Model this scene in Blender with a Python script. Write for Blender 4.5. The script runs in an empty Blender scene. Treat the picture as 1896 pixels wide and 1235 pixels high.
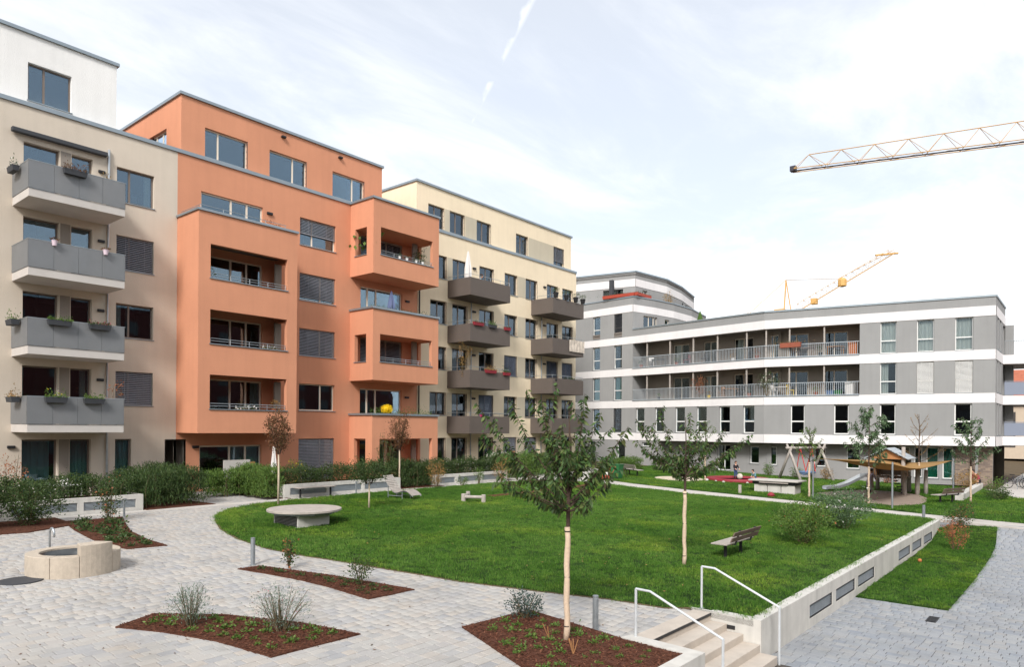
import bpy, bmesh, math, random
import numpy as np
from mathutils import Vector, Matrix
random.seed(7); rng = np.random.default_rng(7)
scene = bpy.context.scene
COL = scene.collection
R_ = math.radians

# ------------------------------------------------------------------ camera
THETA, ROLL = R_(39.772), R_(0.4)
Vw = Vector((math.cos(THETA), math.sin(THETA), 0)); Rw = Vector((math.sin(THETA), -math.cos(THETA), 0)); Zw = Vector((0, 0, 1))
cr = Rw*math.cos(ROLL) + Zw*math.sin(ROLL); cu = Zw*math.cos(ROLL) - Rw*math.sin(ROLL); cb = -Vw
cd = bpy.data.cameras.new('camera'); cam = bpy.data.objects.new('camera', cd); COL.objects.link(cam)
cam.matrix_world = Matrix(((cr.x, cu.x, cb.x, 0), (cr.y, cu.y, cb.y, 0), (cr.z, cu.z, cb.z, 4.0), (0, 0, 0, 1)))
cd.sensor_width = 36; cd.lens = 1298.06/1896*36; cd.shift_y = (793.55-617.5)/1896
cd.clip_start = 0.1; cd.clip_end = 3000
scene.camera = cam

# ------------------------------------------------------------------ world, sun, exposure
SUN = Vector((-0.70, -0.36, 0.62)).normalized()
sun_el = math.asin(SUN.z); sun_rot = math.atan2(SUN.x, SUN.y)
w = bpy.data.worlds.new('World'); scene.world = w; w.use_nodes = True
nt = w.node_tree; nt.nodes.clear()
def WN(t, **k):
    n = nt.nodes.new(t)
    for a, b in k.items(): setattr(n, a, b)
    return n
def WL(a, b): nt.links.new(a, b)
def wmath(op, a, b=None, c=None, clamp=False):
    n = WN('ShaderNodeMath', operation=op, use_clamp=clamp)
    for i, v in enumerate((a, b, c)):
        if v is None: continue
        if isinstance(v, (int, float)): n.inputs[i].default_value = v
        else: WL(v, n.inputs[i])
    return n.outputs[0]
sky = WN('ShaderNodeTexSky', sky_type='NISHITA', sun_disc=False, sun_elevation=sun_el, sun_rotation=sun_rot)
sky.air_density = 1.0; sky.dust_density = 2.2; sky.ozone_density = 0.7
tc = WN('ShaderNodeTexCoord'); sep = WN('ShaderNodeSeparateXYZ'); WL(tc.outputs['Generated'], sep.inputs[0])
# cloud layer: project the view direction onto a high flat sheet
zc = wmath('MAXIMUM', sep.outputs[2], 0.04)
cx_ = wmath('DIVIDE', sep.outputs[0], zc); cy_ = wmath('DIVIDE', sep.outputs[1], zc)
cmb = WN('ShaderNodeCombineXYZ'); WL(cx_, cmb.inputs[0]); WL(cy_, cmb.inputs[1])
mp = WN('ShaderNodeMapping'); WL(cmb.outputs[0], mp.inputs[0]); mp.inputs['Rotation'].default_value = (0, 0, R_(-25)); mp.inputs['Scale'].default_value = (0.55, 1.1, 1)
n1 = WN('ShaderNodeTexNoise'); n1.inputs['Scale'].default_value = 1.25; n1.inputs['Detail'].default_value = 9; n1.inputs['Roughness'].default_value = 0.62; n1.inputs['Distortion'].default_value = 0.5
WL(mp.outputs[0], n1.inputs['Vector'])
n2 = WN('ShaderNodeTexNoise'); n2.inputs['Scale'].default_value = 0.45; n2.inputs['Detail'].default_value = 4
WL(mp.outputs[0], n2.inputs['Vector'])
mr = WN('ShaderNodeMapRange', interpolation_type='SMOOTHSTEP'); mr.inputs[1].default_value = 0.45; mr.inputs[2].default_value = 0.80
WL(wmath('ADD', wmath('MULTIPLY', n1.outputs[0], 0.72), wmath('MULTIPLY', n2.outputs[0], 0.36)), mr.inputs[0])
# haze: the cloud veil thickens towards the horizon all round
hz = WN('ShaderNodeMapRange', interpolation_type='SMOOTHSTEP'); hz.inputs[1].default_value = 0.46; hz.inputs[2].default_value = 0.05
WL(sep.outputs[2], hz.inputs[0])
# contrail: an arc across the sky, broken up by noise
T1 = Vector((0.6658, 0.6534, 0.3602)); T2 = Vector((0.6708, 0.5272, 0.5216))
def dotn(v):
    n = WN('ShaderNodeVectorMath', operation='DOT_PRODUCT'); WL(tc.outputs['Generated'], n.inputs[0]); n.inputs[1].default_value = v; return n.outputs['Value']
tn = T1.cross(T2).normalized(); ta = (T2-T1).normalized()
nz = WN('ShaderNodeTexNoise'); nz.inputs['Scale'].default_value = 26; nz.inputs['Detail'].default_value = 5; WL(tc.outputs['Generated'], nz.inputs['Vector'])
off = wmath('MULTIPLY_ADD', wmath('SUBTRACT', nz.outputs[0], 0.5), 0.02, dotn(tn))
ct = WN('ShaderNodeMapRange', interpolation_type='SMOOTHSTEP'); ct.inputs[1].default_value = 0.021; ct.inputs[2].default_value = -0.008; WL(wmath('ABSOLUTE', off), ct.inputs[0])
fwd = WN('ShaderNodeMapRange', interpolation_type='SMOOTHSTEP'); fwd.inputs[1].default_value = 0.22; fwd.inputs[2].default_value = 0.40; WL(sep.outputs[2], fwd.inputs[0])
front = wmath('GREATER_THAN', dotn((0.76, 0.5, 0.3)), 0.2)
trail = wmath('MULTIPLY', wmath('MULTIPLY', ct.outputs[0], fwd.outputs[0]), wmath('MULTIPLY', front, wmath('MULTIPLY_ADD', wmath('SUBTRACT', nz.outputs[0], 0.42), 1.5, 0.5, clamp=True)))
veil = wmath('MULTIPLY_ADD', mr.outputs[0], 0.48, 0.48)
cloud = wmath('MAXIMUM', wmath('MAXIMUM', veil, wmath('MULTIPLY', hz.outputs[0], 0.95)), trail)
mix = WN('ShaderNodeMix', data_type='RGBA'); WL(cloud, mix.inputs[0]); WL(sky.outputs[0], mix.inputs[6])
mix.inputs[7].default_value = (7.7, 7.75, 7.75, 1)
bg = WN('ShaderNodeBackground'); bg.inputs[1].default_value = 0.078; WL(mix.outputs[2], bg.inputs[0])
wo = WN('ShaderNodeOutputWorld'); WL(bg.outputs[0], wo.inputs[0])
sl = bpy.data.lights.new('sun', 'SUN'); sl.energy = 1.5; sl.angle = R_(13); sl.color = (1.0, 0.975, 0.945)
so = bpy.data.objects.new('sun', sl); COL.objects.link(so); so.rotation_euler = SUN.to_track_quat('Z', 'Y').to_euler(); so.location = (0, 0, 60)
scene.view_settings.view_transform = 'Standard'; scene.view_settings.look = 'None'; scene.view_settings.gamma = 1
scene.view_settings.use_curve_mapping = False; scene.view_settings.exposure = 1.2
scene.render.engine = 'CYCLES'; scene.cycles.max_bounces = 8; scene.cycles.transparent_max_bounces = 16; scene.cycles.use_denoising = True

# ------------------------------------------------------------------ materials
def srgb(r, g, b):
    f = lambda c: (c/255/12.92) if c/255 <= 0.04045 else ((c/255+0.055)/1.055)**2.4
    return (f(r), f(g), f(b), 1)
M = {}
def mat(name, col, rough=0.7, spec=0.4, metal=0, var=0.0, scale=3, bump=0.0, bscale=60, island=0.0, hue=None, streak=0.0, trans=0.0, subs=0):
    m = bpy.data.materials.new(name); m.use_nodes = True; n = m.node_tree; n.nodes.clear(); L = n.links.new
    out = n.nodes.new('ShaderNodeOutputMaterial'); p = n.nodes.new('ShaderNodeBsdfPrincipled')
    p.inputs['Roughness'].default_value = rough; p.inputs['Specular IOR Level'].default_value = spec; p.inputs['Metallic'].default_value = metal
    col = tuple(col) if len(col) == 4 else (*col, 1)
    tcn = n.nodes.new('ShaderNodeTexCoord'); cur = None
    def rgbmix(fac, a, b, mode='MIX'):
        x = n.nodes.new('ShaderNodeMix'); x.data_type = 'RGBA'; x.blend_type = mode
        if isinstance(fac, float): x.inputs[0].default_value = fac
        else: L(fac, x.inputs[0])
        for i, v in ((6, a), (7, b)):
            if isinstance(v, tuple): x.inputs[i].default_value = v
            else: L(v, x.inputs[i])
        return x.outputs[2]
    base = col
    if var:
        nn = n.nodes.new('ShaderNodeTexNoise'); nn.inputs['Scale'].default_value = scale; nn.inputs['Detail'].default_value = 6; nn.inputs['Roughness'].default_value = 0.65
        L(tcn.outputs['Object'], nn.inputs['Vector'])
        mrn = n.nodes.new('ShaderNodeMapRange'); mrn.inputs[1].default_value = 0.3; mrn.inputs[2].default_value = 0.7; L(nn.outputs[0], mrn.inputs[0])
        lo = tuple(c*(1-var) for c in col[:3]) + (1,); hi = tuple(min(1, c*(1+var)) for c in col[:3]) + (1,)
        base = rgbmix(mrn.outputs[0], lo, hi)
    if island:
        g = n.nodes.new('ShaderNodeNewGeometry'); oi = n.nodes.new('ShaderNodeObjectInfo')
        ad = n.nodes.new('ShaderNodeMath'); ad.operation = 'ADD'; L(g.outputs['Random Per Island'], ad.inputs[0]); L(oi.outputs['Random'], ad.inputs[1])
        fr = n.nodes.new('ShaderNodeMath'); fr.operation = 'FRACT'; L(ad.outputs[0], fr.inputs[0])
        ramp = n.nodes.new('ShaderNodeValToRGB'); L(fr.outputs[0], ramp.inputs[0])
        cols = hue or [tuple(c*(1-island) for c in col[:3]), col[:3], tuple(min(1, c*(1+island)) for c in col[:3])]
        while len(ramp.color_ramp.elements) < len(cols): ramp.color_ramp.elements.new(0.5)
        for i, c in enumerate(cols):
            e = ramp.color_ramp.elements[i]; e.position = i/(len(cols)-1); e.color = (*c[:3], 1)
        base = ramp.outputs[0] if isinstance(base, tuple) else rgbmix(0.6, base, ramp.outputs[0])
    if streak:
        mpn = n.nodes.new('ShaderNodeMapping'); mpn.inputs['Scale'].default_value = (1.6, 1.6, 0.12); L(tcn.outputs['Object'], mpn.inputs[0])
        ns = n.nodes.new('ShaderNodeTexNoise'); ns.inputs['Scale'].default_value = 2.2; ns.inputs['Detail'].default_value = 8; L(mpn.outputs[0], ns.inputs['Vector'])
        m2 = n.nodes.new('ShaderNodeMapRange'); m2.inputs[1].default_value = 0.45; m2.inputs[2].default_value = 0.75; m2.inputs[3].default_value = 0; m2.inputs[4].default_value = streak; L(ns.outputs[0], m2.inputs[0])
        base = rgbmix(m2.outputs[0], base, tuple(c*0.55 for c in col[:3]) + (1,))
    if isinstance(base, tuple): p.inputs['Base Color'].default_value = base
    else: L(base, p.inputs['Base Color'])
    if bump:
        nb = n.nodes.new('ShaderNodeTexNoise'); nb.inputs['Scale'].default_value = bscale; nb.inputs['Detail'].default_value = 5; L(tcn.outputs['Object'], nb.inputs['Vector'])
        b = n.nodes.new('ShaderNodeBump'); b.inputs['Strength'].default_value = bump; b.inputs['Distance'].default_value = 0.02; L(nb.outputs[0], b.inputs['Height']); L(b.outputs[0], p.inputs['Normal'])
    sh = p.outputs[0]
    if trans:
        t = n.nodes.new('ShaderNodeBsdfTranslucent'); 
        if isinstance(base, tuple): t.inputs[0].default_value = base
        else: L(base, t.inputs[0])
        mx = n.nodes.new('ShaderNodeMixShader'); mx.inputs[0].default_value = trans; L(sh, mx.inputs[1]); L(t.outputs[0], mx.inputs[2]); sh = mx.outputs[0]
    if subs:
        t = n.nodes.new('ShaderNodeBsdfTransparent'); mx = n.nodes.new('ShaderNodeMixShader'); mx.inputs[0].default_value = subs; L(sh, mx.inputs[1]); L(t.outputs[0], mx.inputs[2]); sh = mx.outputs[0]
    L(sh, out.inputs[0]); M[name] = m
    return m
def glass(name, tint=(0.8, 0.88, 0.88), base=0.12):
    m = bpy.data.materials.new(name); m.use_nodes = True; n = m.node_tree; n.nodes.clear(); L = n.links.new
    out = n.nodes.new('ShaderNodeOutputMaterial'); t = n.nodes.new('ShaderNodeBsdfTransparent'); t.inputs[0].default_value = (*tint, 1)
    g = n.nodes.new('ShaderNodeBsdfGlossy'); g.inputs['Roughness'].default_value = 0.015; g.inputs[0].default_value = (0.60, 0.75, 0.90, 1)
    tcn = n.nodes.new('ShaderNodeTexCoord'); nb = n.nodes.new('ShaderNodeTexNoise'); nb.inputs['Scale'].default_value = 1.1; L(tcn.outputs['Object'], nb.inputs['Vector'])
    b = n.nodes.new('ShaderNodeBump'); b.inputs['Strength'].default_value = 0.05; b.inputs['Distance'].default_value = 0.03; L(nb.outputs[0], b.inputs['Height']); L(b.outputs[0], g.inputs['Normal'])
    f = n.nodes.new('ShaderNodeFresnel'); f.inputs[0].default_value = 1.5
    a = n.nodes.new('ShaderNodeMath'); a.operation = 'ADD'; a.use_clamp = True; a.inputs[1].default_value = base; L(f.outputs[0], a.inputs[0])
    mx = n.nodes.new('ShaderNodeMixShader'); L(a.outputs[0], mx.inputs[0]); L(t.outputs[0], mx.inputs[1]); L(g.outputs[0], mx.inputs[2]); L(mx.outputs[0], out.inputs[0]); M[name] = m
def patchy(name, sets=((0.22, .4, .62, (0.66, 0.78, 0.6, 1)), (1.7, .45, .7, (0.6, 0.7, 0.55, 1)), (0.5, .5, .68, (1.75, 1.35, 1.1, 1)))):
    """grass varies in broad drifts across the lawn, by world position"""
    n = M[name].node_tree; L = n.links.new; p = [x for x in n.nodes if x.type == 'BSDF_PRINCIPLED'][0]; src = p.inputs['Base Color'].links[0].from_socket; tr = [x for x in n.nodes if x.type == 'BSDF_TRANSLUCENT']
    g = n.nodes.new('ShaderNodeNewGeometry'); cur = src
    for sc, lo, hi, c in sets:
        nn = n.nodes.new('ShaderNodeTexNoise'); nn.inputs['Scale'].default_value = sc; nn.inputs['Detail'].default_value = 4; L(g.outputs['Position'], nn.inputs['Vector'])
        mr_ = n.nodes.new('ShaderNodeMapRange'); mr_.inputs[1].default_value = lo; mr_.inputs[2].default_value = hi; L(nn.outputs[0], mr_.inputs[0])
        x = n.nodes.new('ShaderNodeMix'); x.data_type = 'RGBA'; x.blend_type = 'MULTIPLY'; L(mr_.outputs[0], x.inputs[0]); L(cur, x.inputs[6]); x.inputs[7].default_value = c; cur = x.outputs[2]
    L(cur, p.inputs['Base Color'])
    for t in tr: L(cur, t.inputs[0])
glass('glass'); glass('glass_clear', (0.9, 0.93, 0.92), 0.0); glass('green_glass', (0.45, 0.75, 0.68), 0.10)
def plaster(name, rgb): mat(name, srgb(*rgb), rough=0.92, spec=0.15, var=0.06, scale=0.35, bump=0.55, bscale=28, streak=0.11)
plaster('beige_render', (208, 196, 180)); plaster('white_render', (236, 235, 232)); plaster('orange_render', (209, 147, 116))
plaster('yellow_render', (238, 221, 192)); plaster('stone_render', (196, 186, 165)); plaster('grey_render', (150, 150, 149)); plaster('band_render', (228, 225, 224))
plaster('soffit', (124, 117, 110)); plaster('inner_wall', (74, 66, 60)); plaster('beige_inner', (146, 138, 129))  # tones darkened: the shade of recesses and rooms is put into the colour
mat('coping', srgb(150, 160, 166), 0.4, 0.5, 0.6, var=0.08, scale=1.2)
mat('bronze_frame', srgb(120, 108, 99), 0.5); mat('cream_frame', srgb(226, 214, 196), 0.5); mat('white_frame', srgb(226, 226, 222), 0.5); mat('dark_frame', srgb(70, 66, 64), 0.5)
mat('blind_dark', srgb(150, 153, 160), 0.5, 0.5, 0.1, var=0.05); mat('blind_light', srgb(225, 224, 220), 0.6); mat('blind_blue', srgb(128, 136, 152), 0.5, 0.5, 0.1)
mat('curtain', srgb(176, 206, 204), 0.9, trans=0.2); mat('curtain_white', srgb(225, 225, 220), 0.9, trans=0.2); mat('curtain_green', srgb(150, 205, 195), 0.9, trans=0.2)
mat('railing_panel', srgb(134, 136, 138), 0.5, 0.4, 0.2, var=0.05, scale=2, subs=0.16); mat('slab_concrete', srgb(196, 190, 184), 0.85, var=0.06, scale=1.5, bump=0.15)
mat('balcony_dark', srgb(98, 89, 83), 0.65, 0.3, var=0.05, scale=1.2, bump=0.1)
mat('steel', srgb(176, 182, 186), 0.38, 0.5, 0.75, var=0.08, scale=4); mat('rail_zinc', srgb(204, 208, 210), 0.45, 0.5, 0.25, var=0.08, scale=6); mat('galvanised', srgb(150, 156, 160), 0.5, 0.5, 0.6, var=0.15, scale=9)
mat('basin_steel', srgb(96, 98, 98), 0.35, 0.5, 0.8, var=0.2, scale=3); mat('dark_metal', srgb(52, 52, 54), 0.5, 0.4, 0.4); mat('black_plastic', srgb(34, 34, 36), 0.5); mat('grey_box', srgb(62, 64, 68), 0.7)
mat('concrete', srgb(200, 197, 190), 0.9, 0.2, var=0.09, scale=1.6, bump=0.2, bscale=30, streak=0.4); mat('step_concrete', srgb(188, 178, 166), 0.9, 0.2, var=0.08, scale=3, bump=0.25, bscale=40)
mat('granite', srgb(184, 172, 156), 0.85, 0.25, var=0.12, scale=9, bump=0.2, bscale=90)
mat('louvre', srgb(176, 184, 190), 0.5, 0.5, 0.2, var=0.06)
pv = [srgb(*c)[:3] for c in ((162, 160, 157), (182, 179, 173), (154, 155, 158), (188, 182, 173), (174, 171, 166), (184, 174, 162), (167, 166, 166))]
mat('paver', pv[0], 0.9, 0.2, var=0.07, scale=14, bump=0.3, bscale=70, island=0.1, hue=pv)
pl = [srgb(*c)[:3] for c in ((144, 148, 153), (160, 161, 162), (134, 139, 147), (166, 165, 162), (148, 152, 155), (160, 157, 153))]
mat('paver_grey', pl[0], 0.9, 0.2, var=0.07, scale=14, bump=0.3, bscale=70, island=0.1, hue=pl)  # greyer stone; the shade over the lower yard is put into its colour
mat('joint_sand', srgb(86, 80, 76), 0.95, 0.1, var=0.25, scale=12, bump=0.3)
mat('path_concrete', srgb(192, 187, 180), 0.9, 0.2, var=0.06, scale=2, bump=0.2)
mat('earth', srgb(96, 84, 66), 0.95, 0.1, var=0.2, scale=0.6, bump=0.4, bscale=8); mat('mulch_soil', srgb(88, 58, 46), 0.95, 0.1, var=0.3, scale=10, bump=0.7, bscale=30)
mc = [srgb(*c)[:3] for c in ((80, 48, 36), (108, 68, 52), (66, 42, 34), (130, 88, 68))]
mat('mulch_chip', mc[0], 0.95, 0.1, island=0.3, hue=mc)
gc = [srgb(*c)[:3] for c in ((58, 96, 30), (84, 130, 44), (110, 152, 58), (72, 114, 40), (142, 168, 82), (64, 104, 44), (102, 144, 54))]
mat('lawn_soil', srgb(44, 66, 26), 0.95, 0.1, var=0.35, scale=1.1, bump=0.6, bscale=20)
mat('grass_blade', gc[0], 0.6, 0.25, island=0.4, hue=gc, trans=0.25)
patchy('grass_blade'); patchy('lawn_soil'); DIRT = ((0.35, .5, .75, (0.86, 0.85, 0.84, 1)), (1.4, .5, .75, (0.9, 0.895, 0.885, 1)), (6.0, .62, .8, (0.8, 0.79, 0.77, 1)))
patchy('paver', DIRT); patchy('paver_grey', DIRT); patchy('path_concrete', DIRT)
def leafmat(name, cols, trans=0.25): mat(name, srgb(*cols[0]), 0.55, 0.3, island=0.4, hue=[srgb(*c)[:3] for c in cols], trans=trans)
leafmat('leaf_cherry', ((44, 70, 36), (62, 92, 44), (84, 112, 56), (52, 66, 40), (100, 118, 60), (74, 62, 46)))
leafmat('leaf_red', ((92, 62, 44), (112, 74, 52), (78, 62, 42), (128, 88, 58), (84, 84, 50)))
leafmat('leaf_hedge', ((44, 64, 34), (60, 84, 42), (76, 98, 50), (52, 70, 40), (92, 106, 58)))
leafmat('leaf_bright', ((72, 102, 44), (92, 122, 54), (110, 134, 62), (66, 92, 44)))
leafmat('leaf_grey', ((104, 124, 108), (128, 148, 132), (92, 110, 98), (142, 156, 140)))
leafmat('leaf_autumn', ((150, 110, 60), (176, 134, 76), (120, 104, 56), (188, 150, 96), (96, 98, 54)))
leafmat('leaf_rust', ((166, 96, 60), (190, 122, 84), (140, 84, 58), (120, 100, 66)))
leafmat('leaf_blue', ((60, 80, 74), (76, 96, 88), (50, 68, 66), (92, 108, 96)))
leafmat('leaf_rowan', ((70, 96, 62), (92, 118, 80), (110, 132, 96), (60, 84, 58)))
leafmat('flower_white', ((235, 232, 225), (220, 216, 210))); leafmat('flower_yellow', ((236, 200, 20), (245, 216, 50))); leafmat('flower_pink', ((190, 70, 100), (206, 110, 130)))
mat('bark', srgb(78, 64, 56), 0.9, 0.2, var=0.25, scale=14, bump=0.5, bscale=40); mat('stem', srgb(104, 92, 70), 0.9, 0.2)
mat('reed_wrap', srgb(206, 184, 160), 0.9, 0.15, var=0.14, scale=20, streak=0.45); mat('pale_bark', srgb(196, 180, 158), 0.9, 0.15, var=0.15, scale=14)
mat('weathered_wood', srgb(172, 164, 156), 0.85, 0.2, var=0.15, scale=5, streak=0.25); mat('old_wood', srgb(126, 108, 98), 0.85, 0.2, var=0.15, scale=5, streak=0.25); mat('warm_wood', srgb(168, 122, 82), 0.8, 0.2, var=0.2, scale=6); mat('grey_wood', srgb(140, 128, 116), 0.85, 0.2, var=0.15, scale=6, streak=0.3)
mat('sail_cloth', srgb(182, 146, 98), 0.85, 0.15, var=0.04, scale=2, trans=0.3); mat('sand', srgb(205, 192, 172), 0.95, 0.1, var=0.08, scale=3, bump=0.4, bscale=50); mat('dirt_sand', srgb(150, 136, 124), 0.95, 0.1, var=0.12, scale=3, bump=0.4, bscale=40)
mat('red_rubber', srgb(140, 44, 54), 0.6); mat('tramp_mat', srgb(62, 46, 72), 0.8); mat('rope_red', srgb(190, 60, 56), 0.7); mat('blue_net', srgb(92, 116, 150), 0.7)
mat('green_plastic', srgb(40, 104, 58), 0.5); mat('red_plastic', srgb(170, 72, 54), 0.6); mat('white_plastic', srgb(232, 230, 226), 0.5); mat('terracotta', srgb(152, 86, 66), 0.8, var=0.1); mat('pink_pot', srgb(216, 196, 206), 0.6)
mat('crane_yellow', srgb(206, 164, 98), 0.6, var=0.08); mat('crane_dark', srgb(58, 58, 66), 0.6); mat('crane_counter', srgb(110, 104, 98), 0.8)
mat('cloth_blue', srgb(96, 106, 140), 0.85); mat('cloth_white', srgb(228, 224, 220), 0.85, trans=0.1); mat('cloth_beige', srgb(206, 194, 180), 0.9, var=0.35, scale=3); mat('cloth_magenta', srgb(176, 30, 92), 0.85); mat('cloth_black', srgb(38, 34, 40), 0.85); mat('denim', srgb(64, 82, 118), 0.9); mat('cloth_grey', srgb(150, 142, 156), 0.9); mat('cloth_teal', srgb(110, 150, 158), 0.9)
mat('skin', srgb(214, 164, 136), 0.6, 0.3); mat('hair', srgb(44, 32, 28), 0.7); mat('yellow_toy', srgb(236, 198, 20), 0.6); mat('dark_brick', srgb(88, 48, 44), 0.9, 0.2, var=0.1); mat('tile_roof', srgb(168, 100, 76), 0.85, var=0.15, scale=2); mat('far_wall', srgb(196, 180, 160), 0.9, var=0.05)
mat('rubber', srgb(30, 30, 30), 0.8); mat('bike_paint', srgb(40, 40, 60), 0.4); mat('orange_fabric', srgb(184, 112, 66), 0.85)
def brickmat():
    m = mat('brick_clad', srgb(140, 122, 108), 0.9, 0.2); n = m.node_tree; L = n.links.new
    p = [x for x in n.nodes if x.type == 'BSDF_PRINCIPLED'][0]; t = n.nodes.new('ShaderNodeTexCoord'); mp = n.nodes.new('ShaderNodeMapping'); L(t.outputs['UV'], mp.inputs[0])
    b = n.nodes.new('ShaderNodeTexBrick'); L(mp.outputs[0], b.inputs['Vector']); b.inputs['Scale'].default_value = 1; b.inputs['Brick Width'].default_value = 0.29; b.inputs['Row Height'].default_value = 0.083; b.inputs['Mortar Size'].default_value = 0.008
    b.inputs['Color1'].default_value = srgb(158, 140, 122); b.inputs['Color2'].default_value = srgb(112, 98, 92); b.inputs['Mortar'].default_value = srgb(120, 116, 110); b.inputs['Bias'].default_value = 0.0
    L(b.outputs[0], p.inputs['Base Color']); bp = n.nodes.new('ShaderNodeBump'); bp.inputs['Strength'].default_value = 0.6; bp.inputs['Distance'].default_value = 0.01; L(b.outputs['Fac'], bp.inputs['Height']); bp.invert = True; L(bp.outputs[0], p.inputs['Normal'])
brickmat()

# ------------------------------------------------------------------ mesh helpers
class MB:
    def __init__(s): s.v = []; s.f = []
    def q(s, *pts):
        i = len(s.v); s.v += [tuple(p) for p in pts]; s.f.append(tuple(range(i, i+len(pts)))); return s
    def hexa(s, c):                       # c: 4 bottom (ccw) + 4 top
        i = len(s.v); s.v += [tuple(p) for p in c]
        for f in ((3, 2, 1, 0), (4, 5, 6, 7), (0, 1, 5, 4), (1, 2, 6, 5), (2, 3, 7, 6), (3, 0, 4, 7)): s.f.append(tuple(i+k for k in f))
        return s
    def box(s, x0, x1, y0, y1, z0, z1):
        return s.hexa([(x0, y0, z0), (x1, y0, z0), (x1, y1, z0), (x0, y1, z0), (x0, y0, z1), (x1, y0, z1), (x1, y1, z1), (x0, y1, z1)])
    def prism(s, poly, z0, z1):           # poly xy list; z0/z1 numbers or functions
        f0 = z0 if callable(z0) else (lambda x, y: z0); f1 = z1 if callable(z1) else (lambda x, y: z1)
        n = len(poly); i = len(s.v)
        s.v += [(x, y, f0(x, y)) for x, y in poly] + [(x, y, f1(x, y)) for x, y in poly]
        s.f.append(tuple(i+k for k in reversed(range(n)))); s.f.append(tuple(i+n+k for k in range(n)))
        for k in range(n): s.f.append((i+k, i+(k+1) % n, i+n+(k+1) % n, i+n+k))
        return s
    def tube(s, pts, r, n=6, cap=True):
        pts = [Vector(p) for p in pts]; rs = r if isinstance(r, (list, tuple)) else [r]*len(pts); rings = []
        for k, p in enumerate(pts):
            d = (pts[min(k+1, len(pts)-1)] - pts[max(k-1, 0)]).normalized()
            a = d.orthogonal() if abs(d.z) > 0.95 else d.cross(Vector((0, 0, 1)))
            a.normalize(); b = d.cross(a); i = len(s.v)
            s.v += [tuple(p + (a*math.cos(2*math.pi*j/n) + b*math.sin(2*math.pi*j/n))*rs[k]) for j in range(n)]; rings.append(i)
        for k in range(len(rings)-1):
            for j in range(n): s.f.append((rings[k]+j, rings[k]+(j+1) % n, rings[k+1]+(j+1) % n, rings[k+1]+j))
        if cap:
            s.f.append(tuple(rings[0]+j for j in reversed(range(n)))); s.f.append(tuple(rings[-1]+j for j in range(n)))
        return s
    def lathe(s, prof, c, n=16):          # prof: (r, z)
        rings = []
        for r, z in prof:
            i = len(s.v); s.v += [(c[0]+r*math.cos(2*math.pi*j/n), c[1]+r*math.sin(2*math.pi*j/n), c[2]+z) for j in range(n)]; rings.append(i)
        for k in range(len(rings)-1):
            for j in range(n): s.f.append((rings[k]+j, rings[k]+(j+1) % n, rings[k+1]+(j+1) % n, rings[k+1]+j))
        s.f.append(tuple(rings[0]+j for j in reversed(range(n)))); s.f.append(tuple(rings[-1]+j for j in range(n)))
        return s
    def mesh(s, name, m, smooth=False):
        me = bpy.data.meshes.new(name); me.from_pydata(s.v, [], s.f); me.materials.append(M[m] if isinstance(m, str) else m)
        if smooth: me.polygons.foreach_set('use_smooth', [True]*len(me.polygons))
        me.update(); return me
    def build(s, name, m, parent=None, smooth=False, bevel=0):
        o = bpy.data.objects.new(name, s.mesh(name, m, smooth)); COL.objects.link(o)
        if parent is not None: o.parent = parent; o.matrix_parent_inverse = Matrix.Identity(4) if not parent.get('_loc') else Matrix.Translation(-Vector(parent['_loc']))
        if bevel:
            b = o.modifiers.new('bevel', 'BEVEL'); b.width = bevel; b.segments = 2; b.limit_method = 'ANGLE'
        return o
def tag(o, label=None, cat=None, group=None, kind=None):
    for k, v in (('label', label), ('category', cat), ('group', group), ('kind', kind)):
        if v: o[k] = v
    return o
def thing(name, label, cat, loc=(0, 0, 0), group=None):
    o = bpy.data.objects.new(name, None); COL.objects.link(o); o.location = loc; o.empty_display_size = 0.2
    o['_loc'] = tuple(loc); return tag(o, label, cat, group)
def npmesh(name, verts, faces, m, parent=None, smooth=False):
    faces = np.asarray(faces, np.int32); k = faces.shape[1]
    me = bpy.data.meshes.new(name); me.vertices.add(len(verts)); me.vertices.foreach_set('co', np.asarray(verts, np.float32).ravel())
    me.loops.add(faces.size); me.loops.foreach_set('vertex_index', faces.ravel()); me.polygons.add(len(faces))
    me.polygons.foreach_set('loop_start', np.arange(0, faces.size, k, dtype=np.int32)); me.polygons.foreach_set('loop_total', np.full(len(faces), k, np.int32))
    if smooth: me.polygons.foreach_set('use_smooth', np.ones(len(faces), bool))
    me.update(calc_edges=True); me.materials.append(M[m]); o = bpy.data.objects.new(name, me); COL.objects.link(o)
    if parent is not None: o.parent = parent; o.matrix_parent_inverse = Matrix.Translation(-Vector(parent['_loc'])) if parent.get('_loc') else Matrix.Identity(4)
    return o
def sub(o, parent):
    o.parent = parent; return o
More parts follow.
